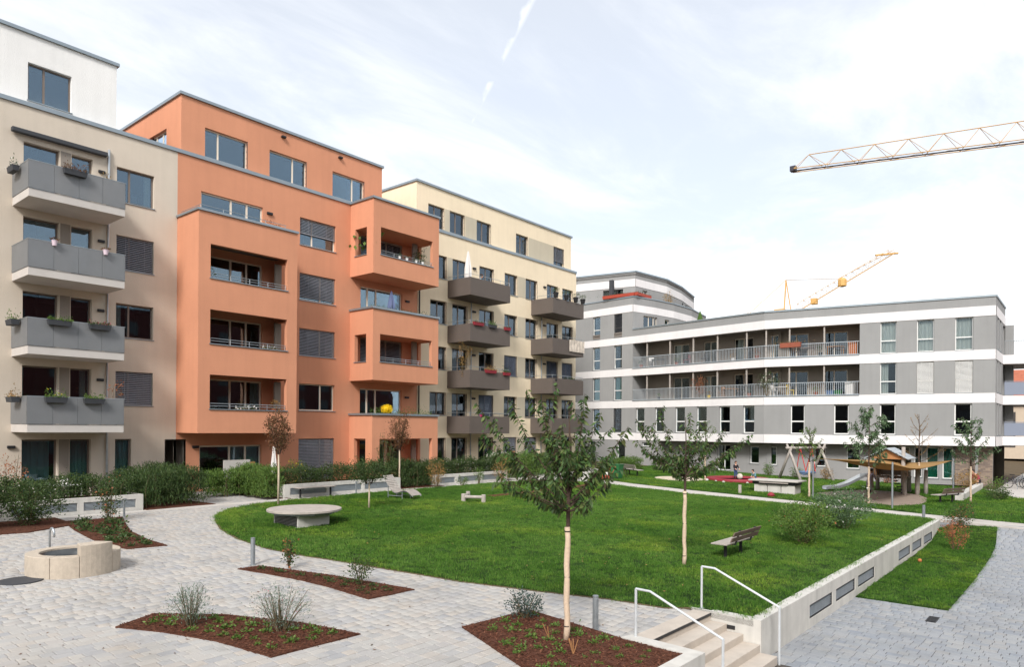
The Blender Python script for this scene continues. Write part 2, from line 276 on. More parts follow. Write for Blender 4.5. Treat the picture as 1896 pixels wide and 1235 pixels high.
class Fr:                                  # a wall frame: s along the wall, out towards the yard, z up
    def __init__(s, o, u, n): s.o = Vector((*o, 0)); s.u = Vector((*u, 0)).normalized(); s.n = Vector((*n, 0)).normalized()
    def p(s, a, out, z): v = s.o + s.u*a + s.n*out; return (v.x, v.y, z)
    def box(s, mb, s0, s1, o0, o1, z0, z1):
        return mb.hexa([s.p(s0, o1, z0), s.p(s1, o1, z0), s.p(s1, o0, z0), s.p(s0, o0, z0), s.p(s0, o1, z1), s.p(s1, o1, z1), s.p(s1, o0, z1), s.p(s0, o0, z1)])
    def wall(s, mb, s0, s1, z0, z1, holes=(), out=0, reveal=0.2, double=False):
        ss = sorted({s0, s1, *[h[0] for h in holes], *[h[1] for h in holes]}); zs = sorted({z0, z1, *[h[2] for h in holes], *[h[3] for h in holes]})
        ss = [a for a in ss if s0 <= a <= s1]; zs = [a for a in zs if z0 <= a <= z1]
        for a, b in zip(ss, ss[1:]):
            for c, d in zip(zs, zs[1:]):
                if any(h[0] <= (a+b)/2 <= h[1] and h[2] <= (c+d)/2 <= h[3] for h in holes): continue
                mb.q(s.p(a, out, c), s.p(b, out, c), s.p(b, out, d), s.p(a, out, d))
                if double: mb.q(s.p(b, out-reveal, c), s.p(a, out-reveal, c), s.p(a, out-reveal, d), s.p(b, out-reveal, d))
        for a, b, c, d in holes:
            i = out-reveal
            mb.q(s.p(a, out, c), s.p(a, i, c), s.p(b, i, c), s.p(b, out, c)); mb.q(s.p(a, out, d), s.p(b, out, d), s.p(b, i, d), s.p(a, i, d))
            mb.q(s.p(a, out, c), s.p(a, out, d), s.p(a, i, d), s.p(a, i, c)); mb.q(s.p(b, out, c), s.p(b, i, c), s.p(b, i, d), s.p(b, out, d))
        return mb
def window(parent, fr, s0, s1, z0, z1, mull=(), trans=(), frame='bronze_frame', out=0, recess=0.14, blind=None, blindm='blind_dark', curtain=None, sill=True, gl='glass', fw=0.06, guide=False, open_leaf=None):
    """frame (part of the house) with panes, sill, blind and curtain as sub-parts"""
    o1 = out-recess; o0 = o1-0.07; mb = MB(); E = 0.004
    fr.box(mb, s0+E, s1-E, o0, o1, z1-fw, z1-E); fr.box(mb, s0+E, s1-E, o0, o1, z0+E, z0+fw)
    cuts = [s0+E] + [s0+(s1-s0)*m for m in mull] + [s1-E]; zc = [z0+fw] + [z0+(z1-z0)*t for t in trans] + [z1-fw]
    fr.box(mb, s0+E, s0+fw, o0, o1, z0+fw, z1-fw); fr.box(mb, s1-fw, s1-E, o0, o1, z0+fw, z1-fw)
    for c in cuts[1:-1]: fr.box(mb, c-fw*0.6, c+fw*0.6, o0, o1, z0+fw, z1-fw)
    for c in zc[1:-1]:
        for a, b in zip(cuts, cuts[1:]): fr.box(mb, a+fw*0.6, b-fw*0.6, o0+0.004, o1-0.004, c-fw*0.6, c+fw*0.6)
    wn = mb.build('window', frame, parent)
    for a, b in zip(cuts, cuts[1:]):
        for c, d in zip(zc, zc[1:]):
            g = MB(); t = random.uniform(-0.003, 0.003); fr.box(g, a+fw*0.55, b-fw*0.55, o0+0.025+t, o0+0.04+t, c+0.02, d-0.02); sub(g.build('pane', gl), wn)
    if sill:
        m = MB(); fr.box(m, s0-0.03, s1+0.03, o1-0.02, out+0.045, z0-0.035, z0-0.003); sub(m.build('sill', 'coping'), wn)
    if blind:
        m = MB(); zb = z1-(z1-z0)*blind; z = z1-0.03
        while z > zb:
            a = fr.p(s0+0.02, o1+0.03, z); b = fr.p(s1-0.02, o1+0.03, z); c = fr.p(s1-0.02, o1+0.085, z-0.05); d = fr.p(s0+0.02, o1+0.085, z-0.05); m.q(d, c, b, a); z -= 0.078
        for e in (0.25, 0.75): fr.box(m, s0+(s1-s0)*e-0.006, s0+(s1-s0)*e+0.006, o1+0.086, o1+0.092, zb, z1-0.02)
        fr.box(m, s0+0.02, s1-0.02, o1+0.03, o1+0.085, zb-0.03, zb-0.005); sub(m.build('blind', blindm), wn)
    if curtain:
        cm, ca, cb2, cz = curtain; m = MB(); n = 14
        pts = [(s0+(s1-s0)*(ca+(cb2-ca)*k/n), o0-0.13+0.035*math.sin(k*2.3+s0)) for k in range(n+1)]
        for (a, oa), (b, ob) in zip(pts, pts[1:]): m.q(fr.p(a, oa, z0+(z1-z0)*cz), fr.p(b, ob, z0+(z1-z0)*cz), fr.p(b, ob, z1), fr.p(a, oa, z1))
        sub(m.build('curtain', cm), wn)
    if guide:
        m = MB(); fr.box(m, s1-0.05, s1-0.025, out-0.03, out-0.005, z0+0.02, z1-0.02)
        for k in range(4): zz = z0+(z1-z0)*(0.12+0.25*k); fr.box(m, s1-0.10, s1-0.05, out-0.028, out-0.012, zz, zz+0.03)
        sub(m.build('shutter_guide', 'bronze_frame'), wn)
    if open_leaf:
        m = MB(); a, b = open_leaf; sa = s0+(s1-s0)*a; sb = s0+(s1-s0)*b
        for p, q2 in ((sa, sa+0.05), (sb-0.05, sb)):
            m.hexa([fr.p(p, o1, z0+0.08), fr.p(q2, o1, z0+0.08), fr.p(q2, o1-0.06, z0+0.08), fr.p(p, o1-0.06, z0+0.08), fr.p(p, o1-0.22, z1-0.08), fr.p(q2, o1-0.22, z1-0.08), fr.p(q2, o1-0.28, z1-0.08), fr.p(p, o1-0.28, z1-0.08)])
        sub(m.build('tilted_sash', frame), wn)
    return wn
G0, G1 = 0.085, 0.0275
def gz(y): return G0 + G1*min(max(y, -12), 45)
LX = [-60, 22, 30, 32, 33, 35]; LZ = [-0.53, -0.53, -0.47, -0.40, -0.22, 0.18]
def zlow(x): return float(np.interp(x, LX, LZ))
def zt(x, y): return gz(y) if (y >= 5 or x > 34.8) else min(zlow(x), gz(y))

# ------------------------------------------------------------------ ground and paving
def inpoly(x, y, P):
    c = False; j = len(P)-1
    for i in range(len(P)):
        if (P[i][1] > y) != (P[j][1] > y) and x < (P[j][0]-P[i][0])*(y-P[i][1])/(P[j][1]-P[i][1]) + P[i][0]: c = not c
        j = i
    return c
def shrink(P, d):
    n = len(P); A = sum(P[i][0]*P[(i+1) % n][1]-P[(i+1) % n][0]*P[i][1] for i in range(n)); sg = 1 if A > 0 else -1; out = []
    for i in range(n):
        a = Vector(P[i-1]); b = Vector(P[i]); c = Vector(P[(i+1) % n]); e1 = (b-a).normalized(); e2 = (c-b).normalized()
        nn = Vector((-(e1.y+e2.y), e1.x+e2.x))*sg; l = max(nn.length, 0.5); out.append(tuple(b + nn/l/l*2*d if nn.length > 0.5 else b + nn*d))
    return out
def view(x, y, z):
    q = Vector((x, y, z-4)); d = q.dot(Vw)
    return (948+1298*q.dot(Rw)/d, 793.5-1298*q.z/d, d) if d > 0.5 else (-9e9, 0, 1)
LAWN = [(13.72, 5.22), (34.25, 5.22), (34.6, 5.6), (34.85, 10.5), (34.9, 16.8), (35.4, 20.5), (36.1, 23.3), (34.9, 25.4), (33.4, 26.5), (28, 26.75), (24, 26.85), (20.9, 26.85), (17.2, 26.65), (15.3, 26.35), (14.0, 25.75), (12.95, 24.8), (12.2, 23.5), (11.44, 21.7), (10.95, 19.8), (10.76, 17.8), (10.92, 16.4), (11.25, 14.96), (11.57, 13.2), (11.9, 11.4), (12.5, 9.57), (13.07, 8.07), (13.3, 6.9), (13.72, 6.5)]
LAWN2 = [(36.3, -6), (49, -6), (49.5, 3.6), (54.9, 5.6), (54.9, 9), (53.2, 14), (52.6, 19), (54.5, 29), (46.5, 29), (41, 27.2), (38.4, 24.6), (37.5, 21.5), (36.95, 17.8), (36.6, 11), (36.3, 5.7)]
LOWLAWN = [(20.65, 4.99), (20.65, 2.82), (25, 2.78), (29.5, 2.82), (32.5, 2.9), (34.6, 3.05), (34.4, 4.99)]
BEDS = {'A': [(8.33, 26.2), (10.13, 26.1), (9.55, 24.3), (9.16, 22.93), (8.95, 21.3), (8.95, 20.0), (7.95, 20.17), (7.78, 21.3), (7.81, 22.25), (8.0, 24.2)],
        'B': [(8.84, 16.0), (9.4, 15.97), (10.05, 13.99), (10.57, 11.57), (9.33, 11.63), (9.36, 13.0), (9.28, 14.0), (9.06, 15.15)],
        'C': [(5.02, 13.21), (5.83, 13.58), (6.74, 12.58), (7.44, 11.16), (7.77, 9.89), (6.07, 9.95), (5.96, 10.7), (5.86, 11.28), (5.46, 12.38)],
        'D': [(9.32, 8.92), (11.11, 8.76), (10.98, 7.6), (10.84, 6.42), (10.84, 5.24), (7.6, 5.24), (8.4, 6.6)]}
# terrain
xs = [-2500, -60, 0, 9, 10.9, 10.94, 13.76, 13.8, 22, 30, 32, 33, 34.78, 34.82, 60, 120, 2500]; ys = [-2500, -60, -12, 5.14, 5.2, 6.02, 6.08, 45, 120, 2500]
def zb(x, y):
    if 10.92 < x < 13.78 and 4 < y < 6.05: return -0.7
    return (min(zlow(x), gz(y)) if (y < 5.17 and x <= 34.8) else gz(y)) - 0.11
v = [(x, y, zb(x, y)) for y in ys for x in xs]; nx = len(xs)
f = [(j*nx+i, j*nx+i+1, (j+1)*nx+i+1, (j+1)*nx+i) for j in range(len(ys)-1) for i in range(nx-1)]
g = MB(); g.v = v; g.f = f; tag(g.build('ground', 'earth'), kind='structure')

def pave(name, m, test, x0, x1, y0, y1, zf, slope, along_y=False):
    root = bpy.data.objects.new(name, None)
    base = MB(); step = 1.0                         # bedding sheet under the pavers
    yy = np.arange(y0, y1, step); xx = np.arange(x0, x1, step)
    for a in xx:
        for b in yy:
            cs = ((a, b), (a+step, b), (a+step, b+step), (a, b+step))
            if any(test(x, y) for x, y in cs) or test(a+step/2, b+step/2):
                base.q(*[(x, y, zf(x, y)-0.016) for x, y in cs])
    par = base.build(name, 'joint_sand'); tag(par, kind='structure')
    items = []; rnd = random.Random(3); RW = 0.2
    if along_y: x0, x1, y0, y1 = y0, y1, x0, x1          # rows laid across the yard instead of along it
    y = y0
    while y < y1:
        x = x0 + rnd.uniform(-0.2, 0); L = 0
        while x < x1:
            L = rnd.choice((0.2, 0.3, 0.3, 0.25, 0.16)); cx, cy = (y+RW/2, x+L/2) if along_y else (x+L/2, y+RW/2)
            if test(cx, cy): 
                u, vv, d = view(cx, cy, zf(cx, cy))
                if -160 < u < 2060 and 700 < vv < 1420: items.append((d, cx, cy, L, -60 < u < 1900 and vv < 1240))
            x += L
        y += RW
    items.sort(); near = [i for i in items if i[4]][:300]; rest = [i for i in items if i not in set(near)]
    def shape(L):
        h, e = 0.0045, 0.010; a, b = L/2-h, RW/2-h
        vs = [(-a, -b, -0.02), (a, -b, -0.02), (a, b, -0.02), (-a, b, -0.02), (-a, -b, -0.006), (a, -b, -0.006), (a, b, -0.006), (-a, b, -0.006), (-a+e, -b+e, 0), (a-e, -b+e, 0), (a-e, b-e, 0), (-a+e, b-e, 0)]
        fs = [(8, 9, 10, 11)] + [(i, (i+1) % 4, 4+(i+1) % 4, 4+i) for i in range(4)] + [(4+i, 4+(i+1) % 4, 8+(i+1) % 4, 8+i) for i in range(4)]
        return vs, fs
    meshes = {}
    for L in (0.2, 0.3, 0.25, 0.16):
        mb = MB(); mb.v, mb.f = shape(L)
        if along_y: mb.v = [(-b, a, c) for a, b, c in mb.v]
        meshes[L] = mb.mesh('paver', m)
    for d, cx, cy, L, _ in near:
        o = bpy.data.objects.new('paver', meshes[L]); o.location = (cx, cy, zf(cx, cy)+rnd.uniform(-0.002, 0.002)); o.rotation_euler = (slope+rnd.uniform(-.006, .006), rnd.uniform(-.006, .006), 0); COL.objects.link(o); o.parent = par
    V = []; F = []; k = 0
    for d, cx, cy, L, _ in rest:
        vs, fs = shape(L); vs = [(-b, a, c) for a, b, c in vs] if along_y else vs; z = rnd.uniform(-0.002, 0.002); tx = rnd.uniform(-.006, .006)
        V += [(cx+a, cy+b, zf(cx+a, cy+b)+c+z+tx*a) for a, b, c in vs]; F += [tuple(k+i for i in q) for q in fs]; k += len(vs)
    o = npmesh('pavers', V, F, m, par); tag(o, kind='stuff')
    return par
lawn_s = shrink(LAWN, 0.25); beds_s = {k: shrink(p, 0.2) for k, p in BEDS.items()}
HB1 = [(6.2, 27.2), (8.4, 27.2), (8.4, 25.3), (6.9, 24.6), (3, 25.2), (3, 27.3)]      # shrub bed at the far left
def on_plaza(x, y):
    if y < 5.3 or y > 32.2: return False
    if y > 27.45 and not (14.0 < x < 16.4): return False
    if x > 33.9 or (x > 13.6 and y < 7): return False
    if 10.95 < x < 13.75 and y < 6.44: return False
    if inpoly(x, y, lawn_s): return False
    return not any(inpoly(x, y, p) for p in beds_s.values())
pave('plaza_paving', 'paver', on_plaza, -3, 34.0, 5.2, 32.2, lambda x, y: gz(y), math.atan(G1))
low_s = shrink(LOWLAWN, 0.2)
def on_low(x, y):
    if y > 5.1 or x > 34.9 or (10.9 < x < 13.8 and y > 4.4): return False
    return not inpoly(x, y, low_s)
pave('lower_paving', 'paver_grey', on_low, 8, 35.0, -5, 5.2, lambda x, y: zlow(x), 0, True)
# concrete paths
def sheet(name, poly, m, h, zf=None, skirt=0.1, kind='structure', parent=None):
    zf = zf or (lambda x, y: gz(y)); mb = MB(); mb.prism(poly, lambda x, y: zf(x, y)-skirt, lambda x, y: zf(x, y)+h); o = mb.build(name, m, parent)
    if kind: o['kind'] = kind
    return o
sheet('concrete_path', [(34.55, -8), (36.35, -8), (36.35, 5.6), (36.65, 11), (37.0, 17.8), (37.55, 21.5), (38.5, 24.6), (40.6, 27.0), (46.5, 29.3), (46.5, 31.5), (33.5, 31.5), (33.5, 26.55), (34.95, 25.45), (36.2, 23.3), (35.45, 20.5), (34.95, 16.8), (34.9, 10.5), (34.65, 5.6)], 'path_concrete', 0.01)
sheet('yard_paving', [(49.05, -8), (90, -8), (90, 5.0), (54.9, 5.0), (54.9, 5.5), (49.5, 3.55)], 'path_concrete', 0.012)
sheet('gravel_strip', [(6.9, 27.32), (33.4, 27.32), (33.4, 26.9), (17, 26.75), (11.3, 26.95), (6.9, 26.95)], 'path_concrete', 0.014)

# lawns
sheet('lawn_edge_soil', shrink(LAWN, -.07), 'earth', 0.012)
def lawn(name, poly, zf, step=None):
    mb = MB()
    if step:
        xa, xb = min(p[0] for p in poly), max(p[0] for p in poly); cuts = np.arange(xa, xb+step, step)
        for a, b in zip(cuts, cuts[1:]):
            a2, b2 = max(a, xa+1e-3), min(b, xb-1e-3)
            def span(x):
                yy = []
                for i in range(len(poly)):
                    p, q = poly[i], poly[(i+1) % len(poly)]
                    if (p[0] > x) != (q[0] > x): yy.append(p[1]+(q[1]-p[1])*(x-p[0])/(q[0]-p[0]))
                return (min(yy), max(yy)) if yy else None
            sa, sb = span(a2), span(b2)
            if sa and sb and a == cuts[0]: mb.q((a2, sa[1], zf(a2, 0)-.1), (a2, sa[0], zf(a2, 0)-.1), (a2, sa[0], zf(a2, 0)+.03), (a2, sa[1], zf(a2, 0)+.03))
            if sa and sb: mb.q((a2, sa[0], zf(a2, 0)+.03), (b2, sb[0], zf(b2, 0)+.03), (b2, sb[1], zf(b2, 0)+.03), (a2, sa[1], zf(a2, 0)+.03))
    else: mb.prism(poly, lambda x, y: zf(x, y)-0.1, lambda x, y: zf(x, y)+0.03)
    o = mb.build(name, 'lawn_soil'); return tag(o, kind='structure')
lawn_main = lawn('lawn', LAWN, lambda x, y: gz(y)); lawn_far = lawn('playground_lawn', LAWN2, lambda x, y: gz(y)); lawn_low = lawn('lower_lawn', LOWLAWN, lambda x, y: zlow(x), 0.6)
def blade_tuft(name, n, h, spread, wd):
    V = []; F = []; r = np.random.default_rng(5)
    for i in range(n):
        a = r.uniform(0, 6.28); d = r.uniform(0, spread)**0.8*spread**0.2; bx, by = d*math.cos(r.uniform(0, 6.28)), d*math.sin(r.uniform(0, 6.28))
        hh = h*r.uniform(0.5, 1.15); lean = hh*r.uniform(0.1, 0.7); px, py = math.cos(a)*wd, math.sin(a)*wd; lx, ly = -math.sin(a)*lean, math.cos(a)*lean; k = len(V)
        V += [(bx-px, by-py, 0), (bx+px, by+py, 0), (bx+lx*.45+px*.7, by+ly*.45+py*.7, hh*.62), (bx+lx*.45-px*.7, by+ly*.45-py*.7, hh*.62), (bx+lx, by+ly, hh)]
        F += [(k, k+1, k+2, k+3), (k+3, k+2, k+4)]
    mb = MB(); mb.v = V; mb.f = F; return mb.mesh(name, 'grass_blade')
def grow(surface, name, tuft, density, smin, smax, seed=0):
    """grass: tufts instanced over the lawn surface"""
    to = bpy.data.objects.new('tuft', tuft)
    o = bpy.data.objects.new(name, surface if isinstance(surface, bpy.types.Mesh) else surface.data); COL.objects.link(o); o['kind'] = 'stuff'
    ng = bpy.data.node_groups.new(name, 'GeometryNodeTree'); ng.interface.new_socket('Geometry', in_out='INPUT', socket_type='NodeSocketGeometry'); ng.interface.new_socket('Geometry', in_out='OUTPUT', socket_type='NodeSocketGeometry')
    N = ng.nodes.new; L = ng.links.new; gi = N('NodeGroupInput'); go = N('NodeGroupOutput'); dp = N('GeometryNodeDistributePointsOnFaces'); ip = N('GeometryNodeInstanceOnPoints'); oi = N('GeometryNodeObjectInfo')
    nzz = N('ShaderNodeTexNoise'); nzz.inputs['Scale'].default_value = 0.55; nzz.inputs['Detail'].default_value = 5; mrr = N('ShaderNodeMapRange'); mrr.inputs[1].default_value = 0.32; mrr.inputs[2].default_value = 0.62; mrr.inputs[3].default_value = density*0.35; mrr.inputs[4].default_value = density*1.15; L(nzz.outputs[0], mrr.inputs[0]); L(mrr.outputs[0], dp.inputs['Density']); dp.inputs['Seed'].default_value = seed
    nrm = N('GeometryNodeInputNormal'); sx = N('ShaderNodeSeparateXYZ'); L(nrm.outputs[0], sx.inputs[0]); cmp_ = N('FunctionNodeCompare'); cmp_.inputs[1].default_value = 0.5; L(sx.outputs[2], cmp_.inputs[0]); L(cmp_.outputs[0], dp.inputs['Selection'])
    oi.inputs['Object'].default_value = to; oi.inputs['As Instance'].default_value = True
    rv = N('FunctionNodeRandomValue'); rv.data_type = 'FLOAT_VECTOR'; rv.inputs[0].default_value = (-.12, -.12, 0); rv.inputs[1].default_value = (.12, .12, 6.28)
    rs = N('FunctionNodeRandomValue'); rs.data_type = 'FLOAT'; rs.inputs[2].default_value = smin; rs.inputs[3].default_value = smax
    L(gi.outputs[0], dp.inputs['Mesh']); L(dp.outputs['Points'], ip.inputs['Points']); L(oi.outputs['Geometry'], ip.inputs['Instance']); L(rv.outputs[0], ip.inputs['Rotation']); L(rs.outputs[1], ip.inputs['Scale']); L(ip.outputs[0], go.inputs[0])
    md = o.modifiers.new('grass', 'NODES'); md.node_group = ng; return o
tuft = blade_tuft('grass_tuft', 34, 0.065, 0.13, 0.0035); tuft2 = blade_tuft('grass_tuft_far', 26, 0.075, 0.2, 0.006)
mb = MB(); mb.prism(shrink(LAWN, -.06), lambda x, y: gz(y)-.05, lambda x, y: gz(y)+.022); main_turf = mb.mesh('main_turf', 'lawn_soil')
tag(grow(main_turf, 'grass', tuft, 85, 0.55, 1.35), 'mown green grass of the big lawn in the middle', 'grass'); tag(grow(lawn_low, 'grass', tuft, 75, 0.6, 1.2, 3), 'mown grass of the sunken strip beside the concrete wall', 'grass'); SAND1 = [(43.2+1.7*math.cos(a), 21.4+1.6*math.sin(a)) for a in np.linspace(0, 6.1, 18)]; SAND2 = [(41.5, 12.1), (39.7, 10.4), (38.75, 9.0), (38.6, 7.6), (40.3, 6.75), (42.3, 6.8), (44.2, 7.1), (45.9, 7.8), (46.8, 9.2), (46.2, 10.6), (44.2, 11.6)]
mb = MB()
for x in np.arange(36.2, 55, .25):
    for y in np.arange(-6, 29, .25):
        c = (x+.125, y+.125)
        if inpoly(*c, LAWN2) and not inpoly(*c, SAND1) and not inpoly(*c, SAND2) and (c[0]-45.6)**2+(c[1]-18.35)**2 > 3.9: mb.q(*[(a, b, gz(b)+.03) for a, b in ((x, y), (x+.25, y), (x+.25, y+.25), (x, y+.25))])
far_turf = mb.mesh('far_turf', 'lawn_soil')
tag(grow(far_turf, 'grass', tuft2, 34, 0.6, 1.25, 5), 'green grass around the playground beyond the white path', 'grass')

# mulch beds
bed_obj = {}
def chips(parent, poly, n, zf):
    V = []; F = []; k = 0; bx = [p[0] for p in poly]; by = [p[1] for p in poly]; c = 0
    while c < n:
        x, y = random.uniform(min(bx), max(bx)), random.uniform(min(by), max(by))
        if not inpoly(x, y, poly): continue
        a = random.uniform(0, 6.28); l, wd, h = random.uniform(.012, .035), random.uniform(.005, .012), random.uniform(.002, .012); ca, sa = math.cos(a), math.sin(a); z = zf(x, y)
        t = random.uniform(-.4, .4)*l
        V += [(x+ca*l-sa*wd, y+sa*l+ca*wd, z+h+t), (x-ca*l-sa*wd, y-sa*l+ca*wd, z+h-t), (x-ca*l+sa*wd, y-sa*l-ca*wd, z+h-t), (x+ca*l+sa*wd, y+sa*l-ca*wd, z+h+t)]; F.append((k, k+1, k+2, k+3)); k += 4; c += 1
    o = npmesh('mulch_chips', V, F, 'mulch_chip', parent); o['kind'] = 'stuff'
for key, poly in BEDS.items():
    b = sheet('planting_bed', poly, 'mulch_soil', 0.022); bed_obj[key] = b
    chips(b, poly, {'A': 2600, 'B': 3200, 'C': 5200, 'D': 6500}[key], lambda x, y: gz(y)+0.022)
for poly in (HB1, [(11.4, 27.2), (14.15, 27.35), (13.2, 31.9), (11.4, 31.9)], [(16.35, 31.6), (17.45, 26.85), (17.35, 31.6)], [(24.2, 27.35), (26.9, 27.1), (26.9, 28.2), (24.2, 28.4)]):
    b = sheet('planting_bed', poly, 'mulch_soil', 0.03); chips(b, poly, 900, lambda x, y: gz(y)+0.03)
strip = sheet('mulch_path', [(25.2, 22.0), (25.2, 22.5), (31.5, 22.4), (34.4, 22.9), (34.4, 22.4), (31.5, 21.9)], 'mulch_chip', 0.075)

# retaining wall of the raised yard, with louvred openings, and the stairs
lf = Fr((0, 5.0), (1, 0), (0, -1))
grilles = [(16.69, 18.52), (18.81, 20.66), (20.95, 22.85), (26.12, 28.06), (28.4, 30.2), (30.6, 32.45)]
wt = 0.275
wallr = thing('retaining_wall', 'long pale concrete wall with louvred openings beside the lower paving', 'wall', (13.7, 5, -0.5))
mb = MB(); holes = [(a, b, (-0.33 if a < 24 else -0.34), 0.0) for a, b in grilles]
lf.wall(mb, 13.65, 34.25, -0.75, wt, holes, reveal=0.12); mb.q((13.65, 5, wt), (34.25, 5, wt), (34.25, 5.24, wt), (13.65, 5.24, wt)); mb.q((34.25, 5, -.3), (34.25, 5.24, -.3), (34.25, 5.24, wt), (34.25, 5, wt)); mb.q((34.25, 5.24, -.3), (13.65, 5.24, -.3), (13.65, 5.24, wt), (34.25, 5.24, wt)); mb.q((13.65, 6.5, -.8), (13.65, 5, -.8), (13.65, 5, wt), (13.65, 6.5, wt))
mb.q((13.65, 5.24, wt), (13.85, 5.24, wt), (13.85, 6.5, wt+0.01), (13.65, 6.5, wt+0.01)); mb.q((13.85, 5.24, 0.1), (13.85, 6.5, 0.1), (13.85, 6.5, wt+.01), (13.85, 5.24, wt))
mb.build('wall', 'concrete', wallr)
for a, b in grilles:
    z0 = -0.33 if a < 24 else -0.34
    fm = MB(); lf.box(fm, a+.002, b-.002, -.11, -.02, -.04, -.002); lf.box(fm, a+.002, b-.002, -.11, -.02, z0+.002, z0+.03); lf.box(fm, a+.002, a+.03, -.11, -.02, z0+.03, -.04); lf.box(fm, b-.03, b-.002, -.11, -.02, z0+.03, -.04); lf.box(fm, a+.01, b-.01, -.118, -.112, z0+.01, -.01)
    gr = fm.build('vent_grille', 'dark_metal', wallr)
    for k in range(6):
        z = z0+0.045+k*0.044; m = MB(); m.hexa([lf.p(a+.03, -.03, z), lf.p(b-.03, -.03, z), lf.p(b-.03, -.035, z+.004), lf.p(a+.03, -.035, z+.004), lf.p(a+.03, -.075, z+.03), lf.p(b-.03, -.075, z+.03), lf.p(b-.03, -.08, z+.034), lf.p(a+.03, -.08, z+.034)]); sub(m.build('louvre', 'galvanised'), gr)
lm = MB(); lm.box(13.632, 13.65, 5.52, 5.78, -0.0, 0.075); lm.build('step_lamp', 'dark_metal', wallr)
wl = thing('planter_wall', 'low concrete planter edge on the left of the steps', 'wall', (10.95, 5.2, 0))
mb = MB(); mb.prism([(10.82, 6.45), (10.82, 5.25), (4, 5.25), (4, 5.0), (11.1, 5.0), (11.1, 6.4)], -0.8, lambda x, y: gz(y)+0.045); mb.build('wall', 'concrete', wl)
stairs = thing('concrete_stairs', 'flight of five pale concrete steps down to the lower paving', 'stairs', (12.4, 5.3, -0.5))
yq = [6.42, 6.03, 5.685, 5.345, 5.01, 4.675, 4.36]; zq = [0.262, 0.262, 0.10, -0.045, -0.195, -0.35]
for k in range(5):
    m = MB(); z1 = zq[k+1] if k else 0.258; m.box(11.11, 13.64, yq[k+1], yq[k]+(0.0 if k == 0 else 0.03), z1-0.17, z1); m.build('step', 'step_concrete', stairs, bevel=0.008)
m = MB(); m.box(11.12, 13.63, 6.012, 6.027, 0.205, 0.256); m.build('edge_strip', 'dark_metal', stairs)
def rail(label, X, yb):
    t = thing('handrail', label, 'handrail', (X, 6.28, 0.27)); m = MB()
    m.tube([(X, 6.28, 1.155), (X, 6.0, 1.15), (X, yb, 0.57)], 0.022, 8); m.build('rail', 'rail_zinc', t, smooth=False)
    for y, z1, z0 in ((6.28, 1.15, gz(6.28)), (yb, 0.575, -0.55)):
        m = MB(); m.tube([(X, y, z0), (X, y, z1)], 0.024, 8); m.build('post', 'rail_zinc', t)
    m = MB(); m.lathe([(0.06, 0), (0.06, 0.014), (0.03, 0.02)], (X, 6.28, gz(6.28)+.02), 12); m.build('foot_plate', 'galvanised', t)
rail('galvanised handrail on the left of the steps beside the mulch bed', 11.03, 4.66); rail('galvanised handrail on the right of the steps in front of the lawn', 13.75, 4.68)

# planter walls in front of the houses
def planter(label, x0, x1, panels, y=27.4, h=0.6, ends=True):
    z0 = gz(y); t = thing('planter_wall', label, 'wall', (x0, y, z0)); fr = Fr((0, y), (1, 0), (0, -1)); mb = MB(); hs = [(a, b, z0+0.14, z0+0.44) for a, b in panels]
    fr.wall(mb, x0, x1, z0-0.2, z0+h, hs, reveal=0.1); mb.q((x0, y, z0+h), (x1, y, z0+h), (x1, y+.2, z0+h), (x0, y+.2, z0+h)); mb.q((x1, y, z0-.2), (x1, y+1.6, z0-.2), (x1, y+1.6, z0+h), (x1, y, z0+h)); mb.q((x0, y+1.6, z0-.2), (x0, y, z0-.2), (x0, y, z0+h), (x0, y+1.6, z0+h)); mb.build('wall', 'concrete', t)
    for a, b in panels:
        fm = MB(); fr.box(fm, a, b, -.098, -.09, z0+.142, z0+.438); gr = fm.build('vent_grille', 'louvre', t)
        for k in range(6): m = MB(); fr.box(m, a+.02, b-.02, -.085, -.03, z0+.165+k*.045, z0+.18+k*.045); sub(m.build('louvre', 'louvre'), gr)
    s = MB(); s.box(x0+.05, x1-.05, y+.2, y+1.55, z0, z0+h-.06); s.build('soil', 'mulch_soil', t)
planter('concrete planter wall below the beige house with two louvred panels', 6.6, 11.36, [(7.2, 9.15), (9.35, 11.1)])
planter('concrete planter wall behind the timber bench with three louvred panels', 17.3, 24.0, [(17.6, 19.5), (19.66, 21.54), (21.72, 23.6)])
planter('concrete planter wall behind the autumn shrubs in front of the yellow house', 26.5, 32.5, [(26.84, 28.0), (28.23, 30.02), (30.25, 32.05)])

